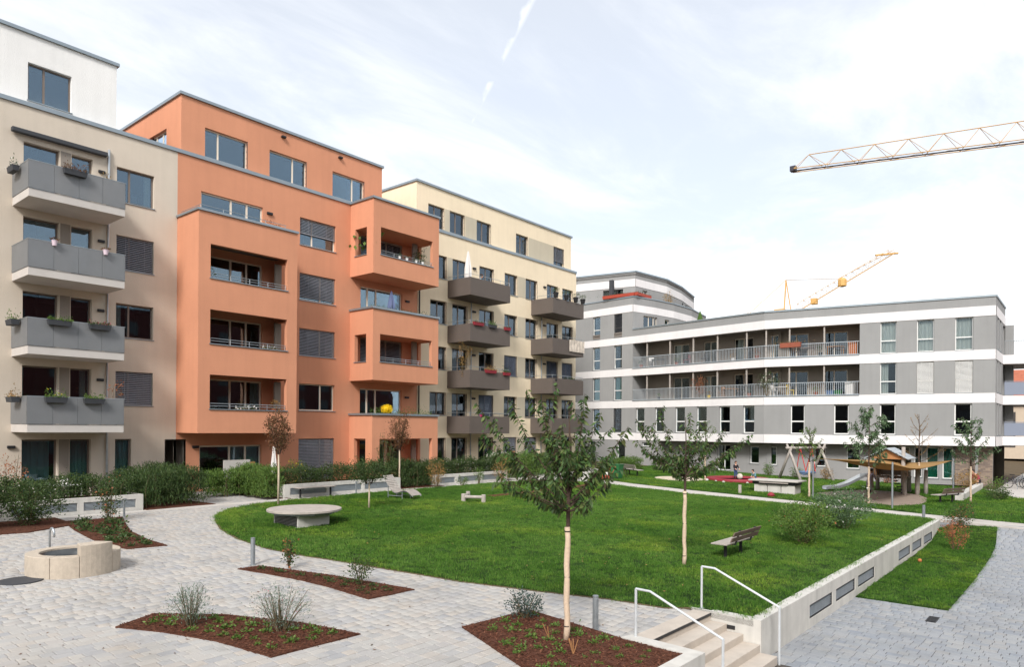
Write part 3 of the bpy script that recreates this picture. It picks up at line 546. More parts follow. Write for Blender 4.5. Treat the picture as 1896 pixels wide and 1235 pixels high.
# ------------------------------------------------------------------ the row of houses on the left
FA = Fr((0, 32.0), (1, 0), (0, -1)); FP = Fr((0, 32.35), (1, 0), (0, -1)); FB = Fr((0, 30.0), (1, 0), (0, -1))
TOP = {1: 3.4, 2: 6.3, 3: 9.2, 4: 12.1, 5: 15.0}
def hull(t, x0, x1, m, pm, zl=.5, zr=.5):
    """sides, back, floors, roof and penthouse box of a house"""
    b = MB(); b.q((x0, 43, zl), (x0, 32, zl), (x0, 32, 16.45), (x0, 43, 16.45)); b.q((x1, 32, zr), (x1, 43, zr), (x1, 43, 16.45), (x1, 32, 16.45)); b.q((x1, 43, .5), (x0, 43, .5), (x0, 43, 16.45), (x1, 43, 16.45)); b.build('side_wall', m, t)
    for k in range(6):
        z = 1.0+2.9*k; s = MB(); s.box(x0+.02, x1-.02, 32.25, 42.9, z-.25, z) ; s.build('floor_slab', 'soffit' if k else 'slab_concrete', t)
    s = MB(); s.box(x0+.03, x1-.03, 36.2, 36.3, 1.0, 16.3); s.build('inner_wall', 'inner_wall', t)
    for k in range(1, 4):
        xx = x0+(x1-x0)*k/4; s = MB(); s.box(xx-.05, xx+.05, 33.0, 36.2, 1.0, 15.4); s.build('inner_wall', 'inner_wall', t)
    c = MB(); c.box(x0-.02 if x0 < 5 else x0, x1, 31.93, 32.3, 16.42, 16.58); c.build('parapet_coping', 'coping', t)
    s = MB(); s.box(x0, x1, 32.3, 43, 16.2, 16.4); s.build('roof', 'soffit', t)
def penthouse(t, x0, x1, m, holes, ztop=19.4, side_holes=(), y1=41):
    b = MB(); FP.wall(b, x0, x1, 16.3, ztop-.12, holes, reveal=.2)
    Fr((x0, 32.35), (0, 1), (-1, 0)).wall(b, 0, y1-32.35, 16.3, ztop-.12, side_holes, reveal=.2); b.q((x1, 32.35, 16.3), (x1, y1, 16.3), (x1, y1, ztop-.12), (x1, 32.35, ztop-.12)); b.q((x1, y1, 16.3), (x0, y1, 16.3), (x0, y1, ztop-.12), (x1, y1, ztop-.12))
    pw = b.build('penthouse_wall', m, t)
    c = MB(); c.box(x0-.09, x1+.09, 32.26, y1+.09, ztop-.13, ztop); sub(c.build('roof_edge', 'coping'), pw)
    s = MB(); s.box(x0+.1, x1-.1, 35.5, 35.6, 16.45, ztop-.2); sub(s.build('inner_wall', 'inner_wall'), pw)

# --- beige house
be = thing('beige_house', 'beige rendered apartment house with white top storey at the left edge', 'building', (8, 32, 0.96))
x0, x1 = -6.0, 14.66
big = (8.73, 9.96); door = (10.39, 11.17); wn_ = (12.1, 13.64)
holes = []
for k in range(1, 6):
    T = TOP[k]+.03; zf = 1.0+2.9*(k-1)
    holes += [(big[0], big[1], zf+.05, T), (door[0], door[1], zf+.05, T)]
    holes += [(wn_[0], wn_[1], T-1.45, T)] if k > 1 else [(12.1, 12.75, 1.3, T)]
    holes += [(4.2, 5.7, T-1.45, T)]
holes += [(14.17, 14.66, 1.0, 3.4)]
b = MB(); FA.wall(b, x0, x1, .5, 16.45, holes, reveal=.24); b.build('facade_wall', 'beige_render', be)
hull(be, x0, x1, 'beige_render', 'white_render', .5, 3.5)
for k in range(1, 6):
    T = TOP[k]+.03; zf = 1.0+2.9*(k-1)
    window(be, FA, *big, zf+.05, T, (), (), 'bronze_frame', sill=False, curtain={1: ('curtain', 0, .85, 0), 2: ('curtain', 0, .12, 0), 4: None, 5: None, 3: None}[k], recess=.2)
    window(be, FA, *door, zf+.05, T, (), (), 'bronze_frame', sill=False, curtain={1: ('curtain', 0, 1, .25), 2: ('curtain_white', .6, .9, 0)}.get(k), recess=.2)
    if k > 1: window(be, FA, *wn_, T-1.45, T, (.36,), (), 'bronze_frame', blind={4: .98, 2: .98}.get(k), curtain={5: ('curtain_white', .8, .98, 0), 3: ('curtain_white', 0, .2, 0)}.get(k), open_leaf=(.0, .36) if k == 3 else None)
    else: window(be, FA, 12.1, 12.75, 1.3, T, (), (), 'bronze_frame', curtain=('curtain', 0, 1, 0))
    window(be, FA, 4.2, 5.7, T-1.45, T, (.36,), (), 'bronze_frame')
    m = MB(); FA.box(m, 10.0, 10.36, .002, .012, zf+.1, T); m.build('render_panel', 'beige_inner', be)
    if k > 1: lx, lz = 11.5, T-.42
    else: lx, lz = 8.38, T-.28
    m = MB(); FA.box(m, lx-.13, lx+.13, 0, .09, lz-.055, lz+.055); m.build('wall_lamp', 'dark_metal', be, bevel=.015)
penthouse(be, -6, 12.2, 'white_render', [(8.95, 10.48, 16.82, 18.31), (2, 4, 16.82, 18.31)], 19.55)
window(be, FP, 8.95, 10.48, 16.82, 18.31, (.38,), (), 'bronze_frame'); window(be, FP, 2, 4, 16.82, 18.31, (.4,), (), 'bronze_frame')
for k in range(2, 6):
    zs = 12.73-2.9*(5-k); m = MB(); m.box(8.38, 11.7, 30.1, 32, zs-.3, zs); bl = m.build('balcony', 'slab_concrete', be)
    m = MB(); m.box(8.36, 8.4, 30.08, 31.98, zs+.01, zs+1.02); sub(m.build('railing_panel', 'railing_panel'), bl)
    m = MB(); m.box(11.68, 11.72, 30.12, 31.98, zs+.01, zs+1.02); sub(m.build('railing_panel', 'railing_panel'), bl)
    for a in range(4):
        m = MB(); m.box(8.36+.835*a, 8.36+.835*(a+1)-.008, 30.07, 30.1, zs+.01, zs+1.02); sub(m.build('railing_panel', 'railing_panel'), bl)
    m = MB(); m.tube([(8.36, 31.98, zs+1.035), (8.36, 30.08, zs+1.035), (11.72, 30.08, zs+1.035), (11.72, 31.98, zs+1.035)], .018, 6)
    for a in range(5): m.tube([(8.4+.82*a, 30.13, zs), (8.4+.82*a, 30.13, zs+1.03)], .015, 5)
    sub(m.build('handrail', 'galvanised'), bl)
m = MB(); m.tube([(11.76, 31.93, 1.0), (11.76, 31.93, 15.6)], .05, 8); m.build('drain_pipe', 'steel', be)
m = MB(); FA.box(m, 8.29, 11.66, .05, .26, 15.24, 15.42); m.build('awning_box', 'grey_box', be, bevel=.03)
# passage walls seen through the opening between the two houses
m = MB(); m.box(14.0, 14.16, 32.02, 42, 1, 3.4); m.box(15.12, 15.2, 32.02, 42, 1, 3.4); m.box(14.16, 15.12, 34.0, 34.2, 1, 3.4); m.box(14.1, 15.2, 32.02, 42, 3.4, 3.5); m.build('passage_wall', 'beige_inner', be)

# --- orange house
og = thing('orange_house', 'orange rendered apartment house with two projecting loggia bays', 'building', (22, 32, .96))
x0, x1 = 14.66, 29.3
flat = (21.02, 23.26); holes = []
for k in range(1, 6):
    T = TOP[k]-.01; holes.append((flat[0], flat[1], T-1.42 if k > 1 else 1.2, T))
LWIN = (15.75, 18.9); RWIN = (24.97, 28.07)
for k in range(1, 6):
    zf = 1.0+2.9*(k-1); holes += [(LWIN[0], LWIN[1], zf+.05, TOP[k]-(.05 if k > 1 else .3)), (RWIN[0], RWIN[1], zf+.05, TOP[k]-.08)]
holes += [(14.66, 15.12, 1.0, 3.4)]
b = MB(); FA.wall(b, x0, x1, .5, 16.45, holes, reveal=.22); b.build('facade_wall', 'orange_render', og)
hull(og, x0, x1, 'orange_render', 'orange_render', 3.5, .5)
for k in range(1, 6):
    T = TOP[k]-.01; zf = 1.0+2.9*(k-1)
    window(og, FA, *flat, T-1.42 if k > 1 else 1.2, T, (.62,) if k in (2, 1) else (.36,) if k == 5 else (.6,), (), 'cream_frame', blind={1: .97, 3: .98, 4: .86, 5: .55}.get(k), blindm='blind_dark', curtain=None)
    window(og, FA, *LWIN, zf+.05, TOP[k]-(.05 if k > 1 else .3), (.48, .74), (), 'cream_frame', sill=False, fw=.075, recess=.1, curtain={1: ('curtain', .5, 1, 0), 4: ('curtain_white', 0, .16, 0), 2: ('curtain_white', .85, 1, 0)}.get(k))
    window(og, FA, *RWIN, zf+.05, TOP[k]-.08, (.18, .38) if k in (2, 4) else (.62,), (), 'cream_frame', sill=False, fw=.075, recess=.1, blind=.97 if k in (3, 5) else None, blindm='blind_dark')
penthouse(og, 14.97, 26.75, 'orange_render', [(16.09, 18.27, 16.75, 18.12), (19.45, 21.65, 16.75, 18.12), (23.28, 25.48, 16.75, 18.12)], 19.4, side_holes=[(1.5, 3.4, 16.75, 18.1)])
window(og, FP, 16.09, 18.27, 16.75, 18.12, (.32,), (), 'cream_frame', guide=True); window(og, FP, 19.45, 21.65, 16.75, 18.12, (.64,), (), 'cream_frame', guide=True); window(og, FP, 23.28, 25.48, 16.75, 18.12, (.64,), (), 'cream_frame', guide=True)
window(og, Fr((14.97, 32.35), (0, 1), (-1, 0)), 1.5, 3.4, 16.75, 18.1, (.35, .7), (), 'cream_frame')
for lx in (20.2, 23.75): m = MB(); FP.box(m, lx-.12, lx+.12, 0, .16, 18.93, 19.03); m.build('spot_lamp', 'dark_metal', og, bevel=.02)
for lx, lz in ((19.25, 14.73), (28.45, 11.62), (28.45, 5.82), (15.55, 3.05)): m = MB(); FA.box(m, lx-.15, lx+.15, 0, .1, lz-.06, lz+.06); m.build('wall_lamp', 'dark_metal', og, bevel=.015)
SL = Fr((14.67, 30), (0, 1), (-1, 0)); SR = Fr((19.57, 30), (0, 1), (1, 0))
b = MB(); lo = [(15.21, 19.03, 10.57, 12.06), (15.21, 19.03, 7.67, 9.17), (15.21, 19.03, 4.78, 6.29)]
FB.wall(b, 14.67, 19.57, 3.7, 13.5, lo, reveal=.22, double=True)
SL.wall(b, 0, 2, 3.7, 13.5, []); rh = [(.4, 1.4, z0, z1) for _, _, z0, z1 in lo]; SR.wall(b, 0, 2, 3.7, 13.5, rh, reveal=.22)
bay = b.build('loggia_bay', 'orange_render', og)
for k in range(4):
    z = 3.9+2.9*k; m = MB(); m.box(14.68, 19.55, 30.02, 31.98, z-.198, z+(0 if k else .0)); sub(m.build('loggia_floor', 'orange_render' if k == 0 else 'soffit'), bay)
m = MB(); m.box(14.6, 19.62, 29.93, 30.2, 13.44, 13.54); m.box(14.6, 14.86, 30.2, 32, 13.44, 13.54); m.box(19.42, 19.62, 30.2, 32, 13.44, 13.54); sub(m.build('parapet_coping', 'coping'), bay)
m = MB(); m.tube([(14.8, 31.9, 13.72), (14.8, 30.1, 13.72), (19.0, 30.1, 13.72)], .014, 5)
for a in range(5): m.tube([(14.8+a*1.04, 30.1, 13.5), (14.8+a*1.04, 30.1, 13.72)], .012, 5)
sub(m.build('handrail', 'galvanised'), bay)
def loggia_rail(par, x0, x1, z):
    m = MB(); m.box(x0-.04, x1+.04, 29.95, 30.22, z-.04, z); sub(m.build('sill', 'coping'), par)
    m = MB()
    for dz in (.13, .24): m.tube([(x0, 30.08, z+dz), (x1, 30.08, z+dz)], .013, 5)
    n = 4
    for a in range(n+1): xx = x0+.06+(x1-x0-.12)*a/n; m.tube([(xx, 30.08, z), (xx, 30.08, z+.25)], .011, 5)
    sub(m.build('handrail', 'steel'), par)
for a, b_, z, _ in lo: loggia_rail(bay, a, b_, z)
for k in range(3):
    m = MB(); m.box(19.0, 19.34, 31.0, 31.1, 3.95+2.9*k, 6.2+2.9*k); sub(m.build('partition', 'beige_inner'), bay)
SL2 = Fr((24.25, 30), (0, 1), (-1, 0)); SR2 = Fr((29.15, 30), (0, 1), (1, 0))
for zb_, zt_, op, base in ((12.38, 16.48, (24.76, 28.65, 13.47, 14.95), 12.6), (6.58, 10.52, (24.75, 28.62, 7.61, 9.11), 6.8), (1.0, 4.73, (24.76, 28.7, 1.5, 3.38), 1.0)):
    b = MB(); FB.wall(b, 24.25, 29.15, zb_, zt_, [op], reveal=.22, double=True); sh = [(.57, 1.57, op[2], op[3])]; SL2.wall(b, 0, 2, zb_, zt_, sh, reveal=.22, double=True); SR2.wall(b, 0, 2, zb_, zt_, [(.5, 1.5, op[2], op[3])], reveal=.22, double=True)
    by = b.build('loggia_bay', 'orange_render', og)
    m = MB(); m.box(24.26, 29.14, 30.02, 31.98, zb_+.001, zb_+.25); m.box(24.28, 29.12, 30.04, 31.98, op[3]+.02, op[3]+.28); sub(m.build('loggia_floor', 'orange_render'), by)
    m = MB(); m.box(24.17, 29.22, 29.92, 30.2, zt_-.06, zt_+.05); m.box(24.17, 24.45, 30.2, 32, zt_-.06, zt_+.05); m.box(28.98, 29.22, 30.2, 32, zt_-.06, zt_+.05); sub(m.build('parapet_coping', 'coping'), by)
    if zb_ > 2: loggia_rail(by, op[0], op[1], op[2])
    if zb_ > 2: m = MB(); m.box(24.2, 24.5, 30.55, 31.6, op[2]-.04, op[2]); sub(m.build('sill', 'coping'), by)
    m = MB(); m.box(28.2, 28.55, 31.2, 31.32, zb_+.3, op[3]); sub(m.build('partition', 'beige_inner'), by)
m = MB(); m.tube([(29.38, 31.9, 1.0), (29.38, 31.9, 16.3)], .045, 8); m.build('drain_pipe', 'dark_metal', og)
m = MB(); m.box(16.2, 17.5, 30.6, 30.66, 1.0, 2.45); m.build('terrace_screen', 'slab_concrete', og)
m = MB()
for k in range(8): m.box(17.52, 17.75, 30.6, 30.64, 1.2+.15*k, 1.29+.15*k)
m.build('terrace_trellis', 'warm_wood', og)

# --- yellow house
ye = thing('yellow_house', 'pale yellow apartment house with dark brown box balconies', 'building', (38, 32, .96))
x0, x1 = 29.3, 46.35
cols = [(30.37, 31.83), (32.33, 33.78), (34.9, 36.4), (37.53, 38.96), (39.9, 41.32), (42.47, 43.92), (44.47, 45.9)]
holes = []; BAL = (1, 2, 5, 6)
for k in range(1, 6):
    T = TOP[k]-.03; zf = 1.0+2.9*(k-1)
    for i, (a, b_) in enumerate(cols):
        holes.append((a, b_, (zf+.05 if (i in BAL or k == 1) else T-1.45), T))
b = MB(); FA.wall(b, x0, x1, .5, 16.45, holes, reveal=.22); b.build('facade_wall', 'yellow_render', ye)
hull(ye, x0, x1, 'yellow_render', 'yellow_render')
blinds = {(3, 3), (3, 5), (3, 6), (2, 2), (1, 3), (1, 4)}
for k in range(1, 6):
    T = TOP[k]-.03; zf = 1.0+2.9*(k-1)
    for i, (a, b_) in enumerate(cols):
        full = i in BAL or k == 1
        window(ye, FA, a, b_, zf+.05 if full else T-1.45, T, (.45 if i % 2 else .5,), (), 'bronze_frame', sill=not full, guide=True, blind=.97 if (k, i) in blinds else None, blindm='blind_blue' if k in (2, 3) else 'blind_dark', curtain=('curtain_white', .05, .3+.2*((i*7+k*3) % 3)/2, 0) if (i+k) % 3 == 0 or (k, i) == (2, 0) else None, open_leaf=(.45, .95) if (i == 3 and k in (4, 5)) or (i == 2 and k == 3) else None)
    for a, b_ in ((31.85, 32.31), (38.98, 39.88)): m = MB(); FA.box(m, a, b_, .002, .01, T-1.47 if k > 1 else zf, T); m.build('render_panel', 'stone_render', ye)
penthouse(ye, 29.5, 46.1, 'yellow_render', [(a, b_, 16.76, 18.17) for a, b_ in ((30.48, 31.92), (32.4, 33.82), (34.98, 36.45), (39.17, 40.59), (43.75, 45.15))], 19.42, side_holes=[(1.2, 2.2, 16.76, 18.0)])
for i, (a, b_) in enumerate(((30.48, 31.92), (32.4, 33.82), (34.98, 36.45), (39.17, 40.59), (43.75, 45.15))): window(ye, FP, a, b_, 16.76, 18.17, (.45,), (), 'bronze_frame', guide=True, open_leaf=(.45, .95) if i == 3 else None, blind=.75 if i == 4 else None)
for a, b_ in ((31.94, 32.38), (33.84, 34.96), (40.62, 43.73)): m = MB(); FP.box(m, a, b_, .002, .01, 16.6, 18.17); m.build('render_panel', 'stone_render', ye)
for k in range(2, 6):
    zs = 12.36-2.9*(5-k)
    for a, b_ in ((31.9, 35.77), (40.55, 44.48)):
        m = MB(); m.box(a, b_, 30.0, 32.0, zs, zs+.18); m.box(a, b_, 30.0, 30.08, zs+.18, zs+1.1); m.box(a, a+.08, 30.08, 32.0, zs+.18, zs+1.1); m.box(b_-.08, b_, 30.08, 32.0, zs+.18, zs+1.1); bl = m.build('balcony', 'balcony_dark', ye)
        m = MB(); m.tube([(a+.04, 31.98, zs+1.32), (a+.04, 30.04, zs+1.32), (b_-.04, 30.04, zs+1.32), (b_-.04, 31.98, zs+1.32)], .014, 5)
        for c in range(5): xx = a+.04+(b_-a-.08)*c/4; m.tube([(xx, 30.04, zs+1.09), (xx, 30.04, zs+1.32)], .012, 5)
        sub(m.build('handrail', 'steel'), bl)
    for lx in (34.35, 42.15): m = MB(); FA.box(m, lx-.15, lx+.15, 0, .1, zs+2.26, zs+2.38); m.build('wall_lamp', 'dark_metal', ye, bevel=.015)
for px in (34.05, 41.75): m = MB(); m.tube([(px, 31.92, 1.0), (px, 31.92, 12.36)], .04, 8); m.build('drain_pipe', 'steel', ye)
m = MB(); FA.box(m, 36.3, 36.6, 0, .1, 2.98, 3.1); m.build('wall_lamp', 'dark_metal', ye, bevel=.015)
m = MB(); m.box(33.9, 36.2, 30.3, 30.36, 1.0, 2.42); m.build('terrace_screen', 'slab_concrete', ye)
m = MB()
for k in range(9): m.box(36.25, 36.75, 30.3, 30.34, 1.1+.16*k, 1.19+.16*k)
m.build('terrace_trellis', 'warm_wood', ye)

# ------------------------------------------------------------------ the grey banded building at the far end
gy = thing('grey_banded_building', 'grey apartment building with white bands and long loggias at the far end', 'building', (55, 18, .6))
P0, P1, P2, P4, P5 = Vector((56.9, 43.7)), Vector((55.5, 32.1)), Vector((53.5, 19.5)), Vector((56.1, 5.1)), Vector((62.3, 5.1))
def frame(a, b):
    u = (b-a).normalized(); n = Vector((u.y, -u.x)); n = -n if n.x > 0 else n; return Fr(a, u, n), (b-a).length
F0, L0 = frame(P0, P1); F1, L1 = frame(P1, P2); F2, L2 = frame(P2, P4); F3 = Fr(P4, (1, 0), (0, -1)); L3 = 6.2
S0 = L0-5.842                                    # offset of the measured part of the left face
BB = (3.03, 5.93, 8.83, 11.73); BT = (3.68, 6.58, 9.48, 12.38)
w0 = [(S0+1.15, S0+2.05), (S0+3.69, S0+4.62)]
h0 = [(a, b_, z+.08, z+2.22) for a, b_ in w0 for z in BT] + [(a, b_, .8, 2.85) for a, b_ in ((S0+.75, S0+1.5), (S0+4.14, S0+5.05))]
h1 = [(a, a+.97, 3.76, 5.92) for a in (.39, 2.51, 4.64, 6.76, 8.89, 11.0)]
h2a = [(a, a+1.0, 3.74, 5.92) for a in (1.92, 4.89, 7.86, 12.34)]
h2b = [(a, a+1.02, z, z+2.22) for a in (7.86, 10.11, 12.36) for z in (6.62, 9.5)]
def gwall(name, parts, m='grey_render'):
    b = MB()
    for fr, s0, s1, z0, z1, hs, rv in parts: fr.wall(b, s0, s1, z0, z1, hs, reveal=rv)
    return b.build(name, m, gy)
gwall('facade_wall', [(F0, 0, L0, .3, BB[0], [h for h in h0 if h[3] < 3], .2)] + [(F0, 0, L0, BT[i], (BB+(14.63,))[i+1], [h for h in h0 if BT[i] < h[2] < BT[i]+1], .2) for i in range(4)] + [(F0, 0, L0, 15.28, 15.95, [], .2)]
      + [(F1, 0, L1, BT[0], BB[1], h1, .2), (F2, 0, L2, BT[0], BB[1], h2a, .2), (F2, 6.55, L2, BT[1], BB[2], [h for h in h2b if h[2] < 7], .2), (F2, 6.55, L2, BT[2], BB[3], [h for h in h2b if h[2] > 9], .2)]
      + [(F1, 0, L1, BT[3], 12.98, [], .2), (F2, 0, L2, BT[3], 12.98, [], .2), (F3, 0, L3, BT[3], 12.98, [], .2)]
      + [(F3, 0, 4.6, BT[i], BB[i+1], [(1.0, 1.7, BT[i]+.1, BB[i+1]-.02), (2.6, 3.3, BT[i]+.1, BB[i+1]-.02)], .2) for i in range(3)])
gd1 = [(-1.54+L1+.0, 0, 0, 0)]
GB = [(a, b_, c, d) for a, b_, c, d in ((.02, .78, 1.3, 2.72), (3.45, 4.25, 1.3, 2.7), (5.66, 6.55, 1.2, 2.7), (9.0, 9.75, .75, 2.86), (10.0, 10.5, .75, 2.86), (10.75, 11.5, .7, 2.88), (11.72, 12.35, .7, 2.88))]
B1, B1L = frame(P1-Vector((F1.n.x, F1.n.y))*1.2, P2-Vector((F1.n.x, F1.n.y))*1.2); B2, B2L = frame(P2-Vector((F2.n.x, F2.n.y))*1.2, P4-Vector((F2.n.x, F2.n.y))*1.2)
gwall('ground_floor_wall', [(F1, 0, 2.9, .3, BB[0], [(1.1, 2.15, 2.5, 2.86)], .2), (B1, 2.9, B1L, .3, BB[0], [(8.0, 9.2, .7, 2.8), (10.9, 11.7, 1.35, 2.72)], .2), (B2, 0, B2L, .3, BB[0], GB, .2)], 'grey_render')
m = MB(); m.q(F1.p(2.9, 0, .3), F1.p(2.9, -1.2, .3), F1.p(2.9, -1.2, 3.03), F1.p(2.9, 0, 3.03)); m.build('return_wall', 'grey_render', gy)
# white bands run proud all round, thick slabs behind the loggias
def band(z0, z1, faces, out=.03, name='white_band', mm='band_render'):
    m = MB()
    for fr, a, b_ in faces: fr.wall(m, a, b_, z0, z1, [], out=out)
    for fr, a, b_ in faces: m.q(fr.p(a, out, z0), fr.p(a, -.3, z0), fr.p(b_, -.3, z0), fr.p(b_, out, z0)); m.q(fr.p(a, out, z1), fr.p(b_, out, z1), fr.p(b_, -.3, z1), fr.p(a, -.3, z1))
    m.build(name, mm, gy)
for i in range(4): band(BB[i], BT[i], [(F0, 0, L0), (F1, 0, L1), (F2, 0, L2), (F3, 0, L3)])
band(14.63, 15.28, [(F0, 0, L0)])
# slabs (soffits and floors)
Q = [(P0.x, P0.y), (P1.x, P1.y), (P2.x, P2.y), (P4.x, P4.y), (P5.x, P5.y), (70, 8), (70, 46), (58, 46)]
for z in BB+(12.4,):
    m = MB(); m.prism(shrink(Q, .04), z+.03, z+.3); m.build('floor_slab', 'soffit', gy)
m = MB(); m.prism(shrink(Q, .02), 12.75, 12.9); m.build('roof', 'soffit', gy)
for fr, a, b_ in ((F1, 0, L1), (F2, 0, L2), (F3, 0, L3)):
    m = MB(); fr.box(m, a, b_, -.25, .06, 12.98, 13.1); m.build('roof_edge', 'coping', gy)
m = MB(); m.q((70, 8, .2), (70, 46, .2), (70, 46, 13), (70, 8, 13)); m.q((P5.x, P5.y, .2), (70, 8, .2), (70, 8, 13), (P5.x, P5.y, 13)); m.q((70, 46, .2), (58, 46, .2), (58, 46, 18.4), (70, 46, 18.4)); m.q((72.4, 34.2, 13), (72, 46, 13), (72, 46, 18.4), (72.4, 34.2, 18.4)); m.q((58, 46, .2), (56.9, 43.7, .2), (56.9, 43.7, 16), (58, 46, 16)); m.build('rear_wall', 'grey_render', gy)
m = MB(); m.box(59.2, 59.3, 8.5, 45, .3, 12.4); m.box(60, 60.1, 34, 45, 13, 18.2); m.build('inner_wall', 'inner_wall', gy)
# loggias
for lv in (1, 2):
    zf, zc_ = BT[lv]-.02, BB[lv+1]+.04
    W1 = [(3.05, 4.7), (6.15, 7.45), (9.05, 10.75)]; W2 = [(.15, .95), (1.4, 2.92), (4.05, 5.65)]
    A1, A1L = frame(P1-Vector((F1.n.x, F1.n.y))*1.9, P2-Vector((F1.n.x, F1.n.y))*1.9); A2, _ = frame(P2-Vector((F2.n.x, F2.n.y))*1.9, P4-Vector((F2.n.x, F2.n.y))*1.9)
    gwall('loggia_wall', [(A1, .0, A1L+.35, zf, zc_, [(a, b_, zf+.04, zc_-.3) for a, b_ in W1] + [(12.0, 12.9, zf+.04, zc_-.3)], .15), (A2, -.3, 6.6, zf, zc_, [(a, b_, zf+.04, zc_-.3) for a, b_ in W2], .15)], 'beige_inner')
    m = MB(); m.q(F1.p(0, -1.95, zf), F1.p(0, 0, zf), F1.p(0, 0, zc_), F1.p(0, -1.95, zc_)); m.q(F2.p(6.55, 0, zf), F2.p(6.55, -1.95, zf), F2.p(6.55, -1.95, zc_), F2.p(6.55, 0, zc_)); m.build('loggia_end_wall', 'grey_render', gy)
    for a, b_ in W1 + [(12.0, 12.9)]: window(gy, A1, a, b_, zf+.04, zc_-.3, (.5,), (), 'cream_frame', sill=False, curtain=('curtain_white', .1, .5, 0) if int(a*3+lv) % 2 else None, recess=.08, gl='glass_clear')
    for a, b_ in W2: window(gy, A2, a, b_, zf+.04, zc_-.3, (.42,), (), 'cream_frame', sill=False, recess=.08, gl='glass_clear')
    for fr, ss in ((F1, (1.5, 3.95, 6.3, 8.6, 11.2)), (F2, (.12, 1.8, 4.2))):
        for s_ in ss: m = MB(); fr.box(m, s_-.05, s_+.05, -.22, -.12, zf, zc_); m.build('post', 'weathered_wood', gy)
    for fr, a, b_ in ((F1, .02, L1), (F2, 0, 6.53)):
        m = MB(); fr.box(m, a, b_, -.05, 0, zf+.98, zf+1.02); fr.box(m, a, b_, -.05, 0, zf+.06, zf+.1); s_ = a+.06
        while s_ < b_: fr.box(m, s_-.011, s_+.011, -.045, -.012, zf+.1, zf+.98); s_ += .135
        m.build('railing', 'louvre', gy)
        m = MB(); fr.box(m, a, b_, -.2, .07, zf-.02, zf+.03); m.build('slab_edge', 'coping', gy)
# windows
for a, b_, c, d in h0:
    tall = d > 3; dark = tall and a > S0+3 and (c > 12 or c < 4)
    window(gy, F0, a, b_, c, d, (), (.42,) if tall else (), 'white_frame', blind=.98 if dark else None, blindm='grey_box', curtain=('curtain_green', 0, 1, 0) if tall and 6 < c < 9 else None, open_leaf=(.05, .95) if tall and 9 < c < 12 else None, sill=tall, gl='glass_clear')
for i, (a, b_, c, d) in enumerate(h1): window(gy, F1, a, b_, c, d, (), (.43,), 'white_frame', open_leaf=(.05, .95) if i in (3, 4, 5) else None, fw=.08)
for i, (a, b_, c, d) in enumerate(h2a): window(gy, F2, a, b_, c, d, (), (.43,), 'white_frame', fw=.08)
for a, b_, c, d in h2b: window(gy, F2, a, b_, c, d, (), (.4,), 'white_frame', curtain=('curtain_white', 0, 1, 0) if c > 9 else (None if a > 9 else ('curtain_white', 0, .5, 0)), blind=.99 if c < 7 and a > 9 else None, blindm='blind_light', gl='glass_clear')
for a, b_, c, d in GB: window(gy, B2, a, b_, c, d, (), (), 'white_frame', curtain=('curtain_green', 0, 1, 0) if a > 10.6 else None, gl='green_glass' if a > 9.9 else 'glass', fw=.07)
window(gy, B1, 8.0, 9.2, .7, 2.8, (.5,), (), 'white_frame'); window(gy, B1, 10.9, 11.7, 1.35, 2.72, (), (), 'white_frame', fw=.07); window(gy, F1, 1.1, 2.15, 2.5, 2.86, (), (), 'white_frame')
for i in range(3):
    for a in (1.0, 2.6): window(gy, F3, a, a+.7, BT[i]+.1, BB[i+1]-.02, (), (.42,), 'dark_frame')
m = MB(); B2.box(m, 12.45, B2L-.02, .01, .1, .3, 3.02); o = m.build('brick_cladding', 'brick_clad', gy)
uv = o.data.uv_layers.new(name='UVMap'); fu = Vector((B2.u.x, B2.u.y, 0))
for l in o.data.loops: p = o.data.vertices[l.vertex_index].co; uv.data[l.index].uv = (Vector((p.x, p.y, 0)).dot(fu)+p.x*.5, p.z)
F4 = Fr((P4.x+1.1, P4.y+.9), (1, 0), (0, -1)); m = MB(); F4.box(m, 0, 1.7, -.1, 0, .2, 3.03); o = m.build('brick_cladding', 'brick_clad', gy)
uv = o.data.uv_layers.new(name='UVMap')
for l in o.data.loops: p = o.data.vertices[l.vertex_index].co; uv.data[l.index].uv = (p.x+p.y, p.z)
m = MB(); F3.box(m, 0, .14, -1.1, -.95, .2, 3.03); F3.box(m, 3.6, 4.1, -1.4, -1.0, .2, 3.03); m.build('column', 'grey_render', gy)
m = MB(); m.box(58.4, 70, 6.8, 6.95, .2, 3.03); m.build('back_wall', 'beige_inner', gy)
m = MB()
for k in range(7): m.tube([(59.6+.32*k, 6.3, .25), (59.6+.32*k, 6.3, 2.9)], .02, 4)
m.build('fence_bars', 'galvanised', gy)
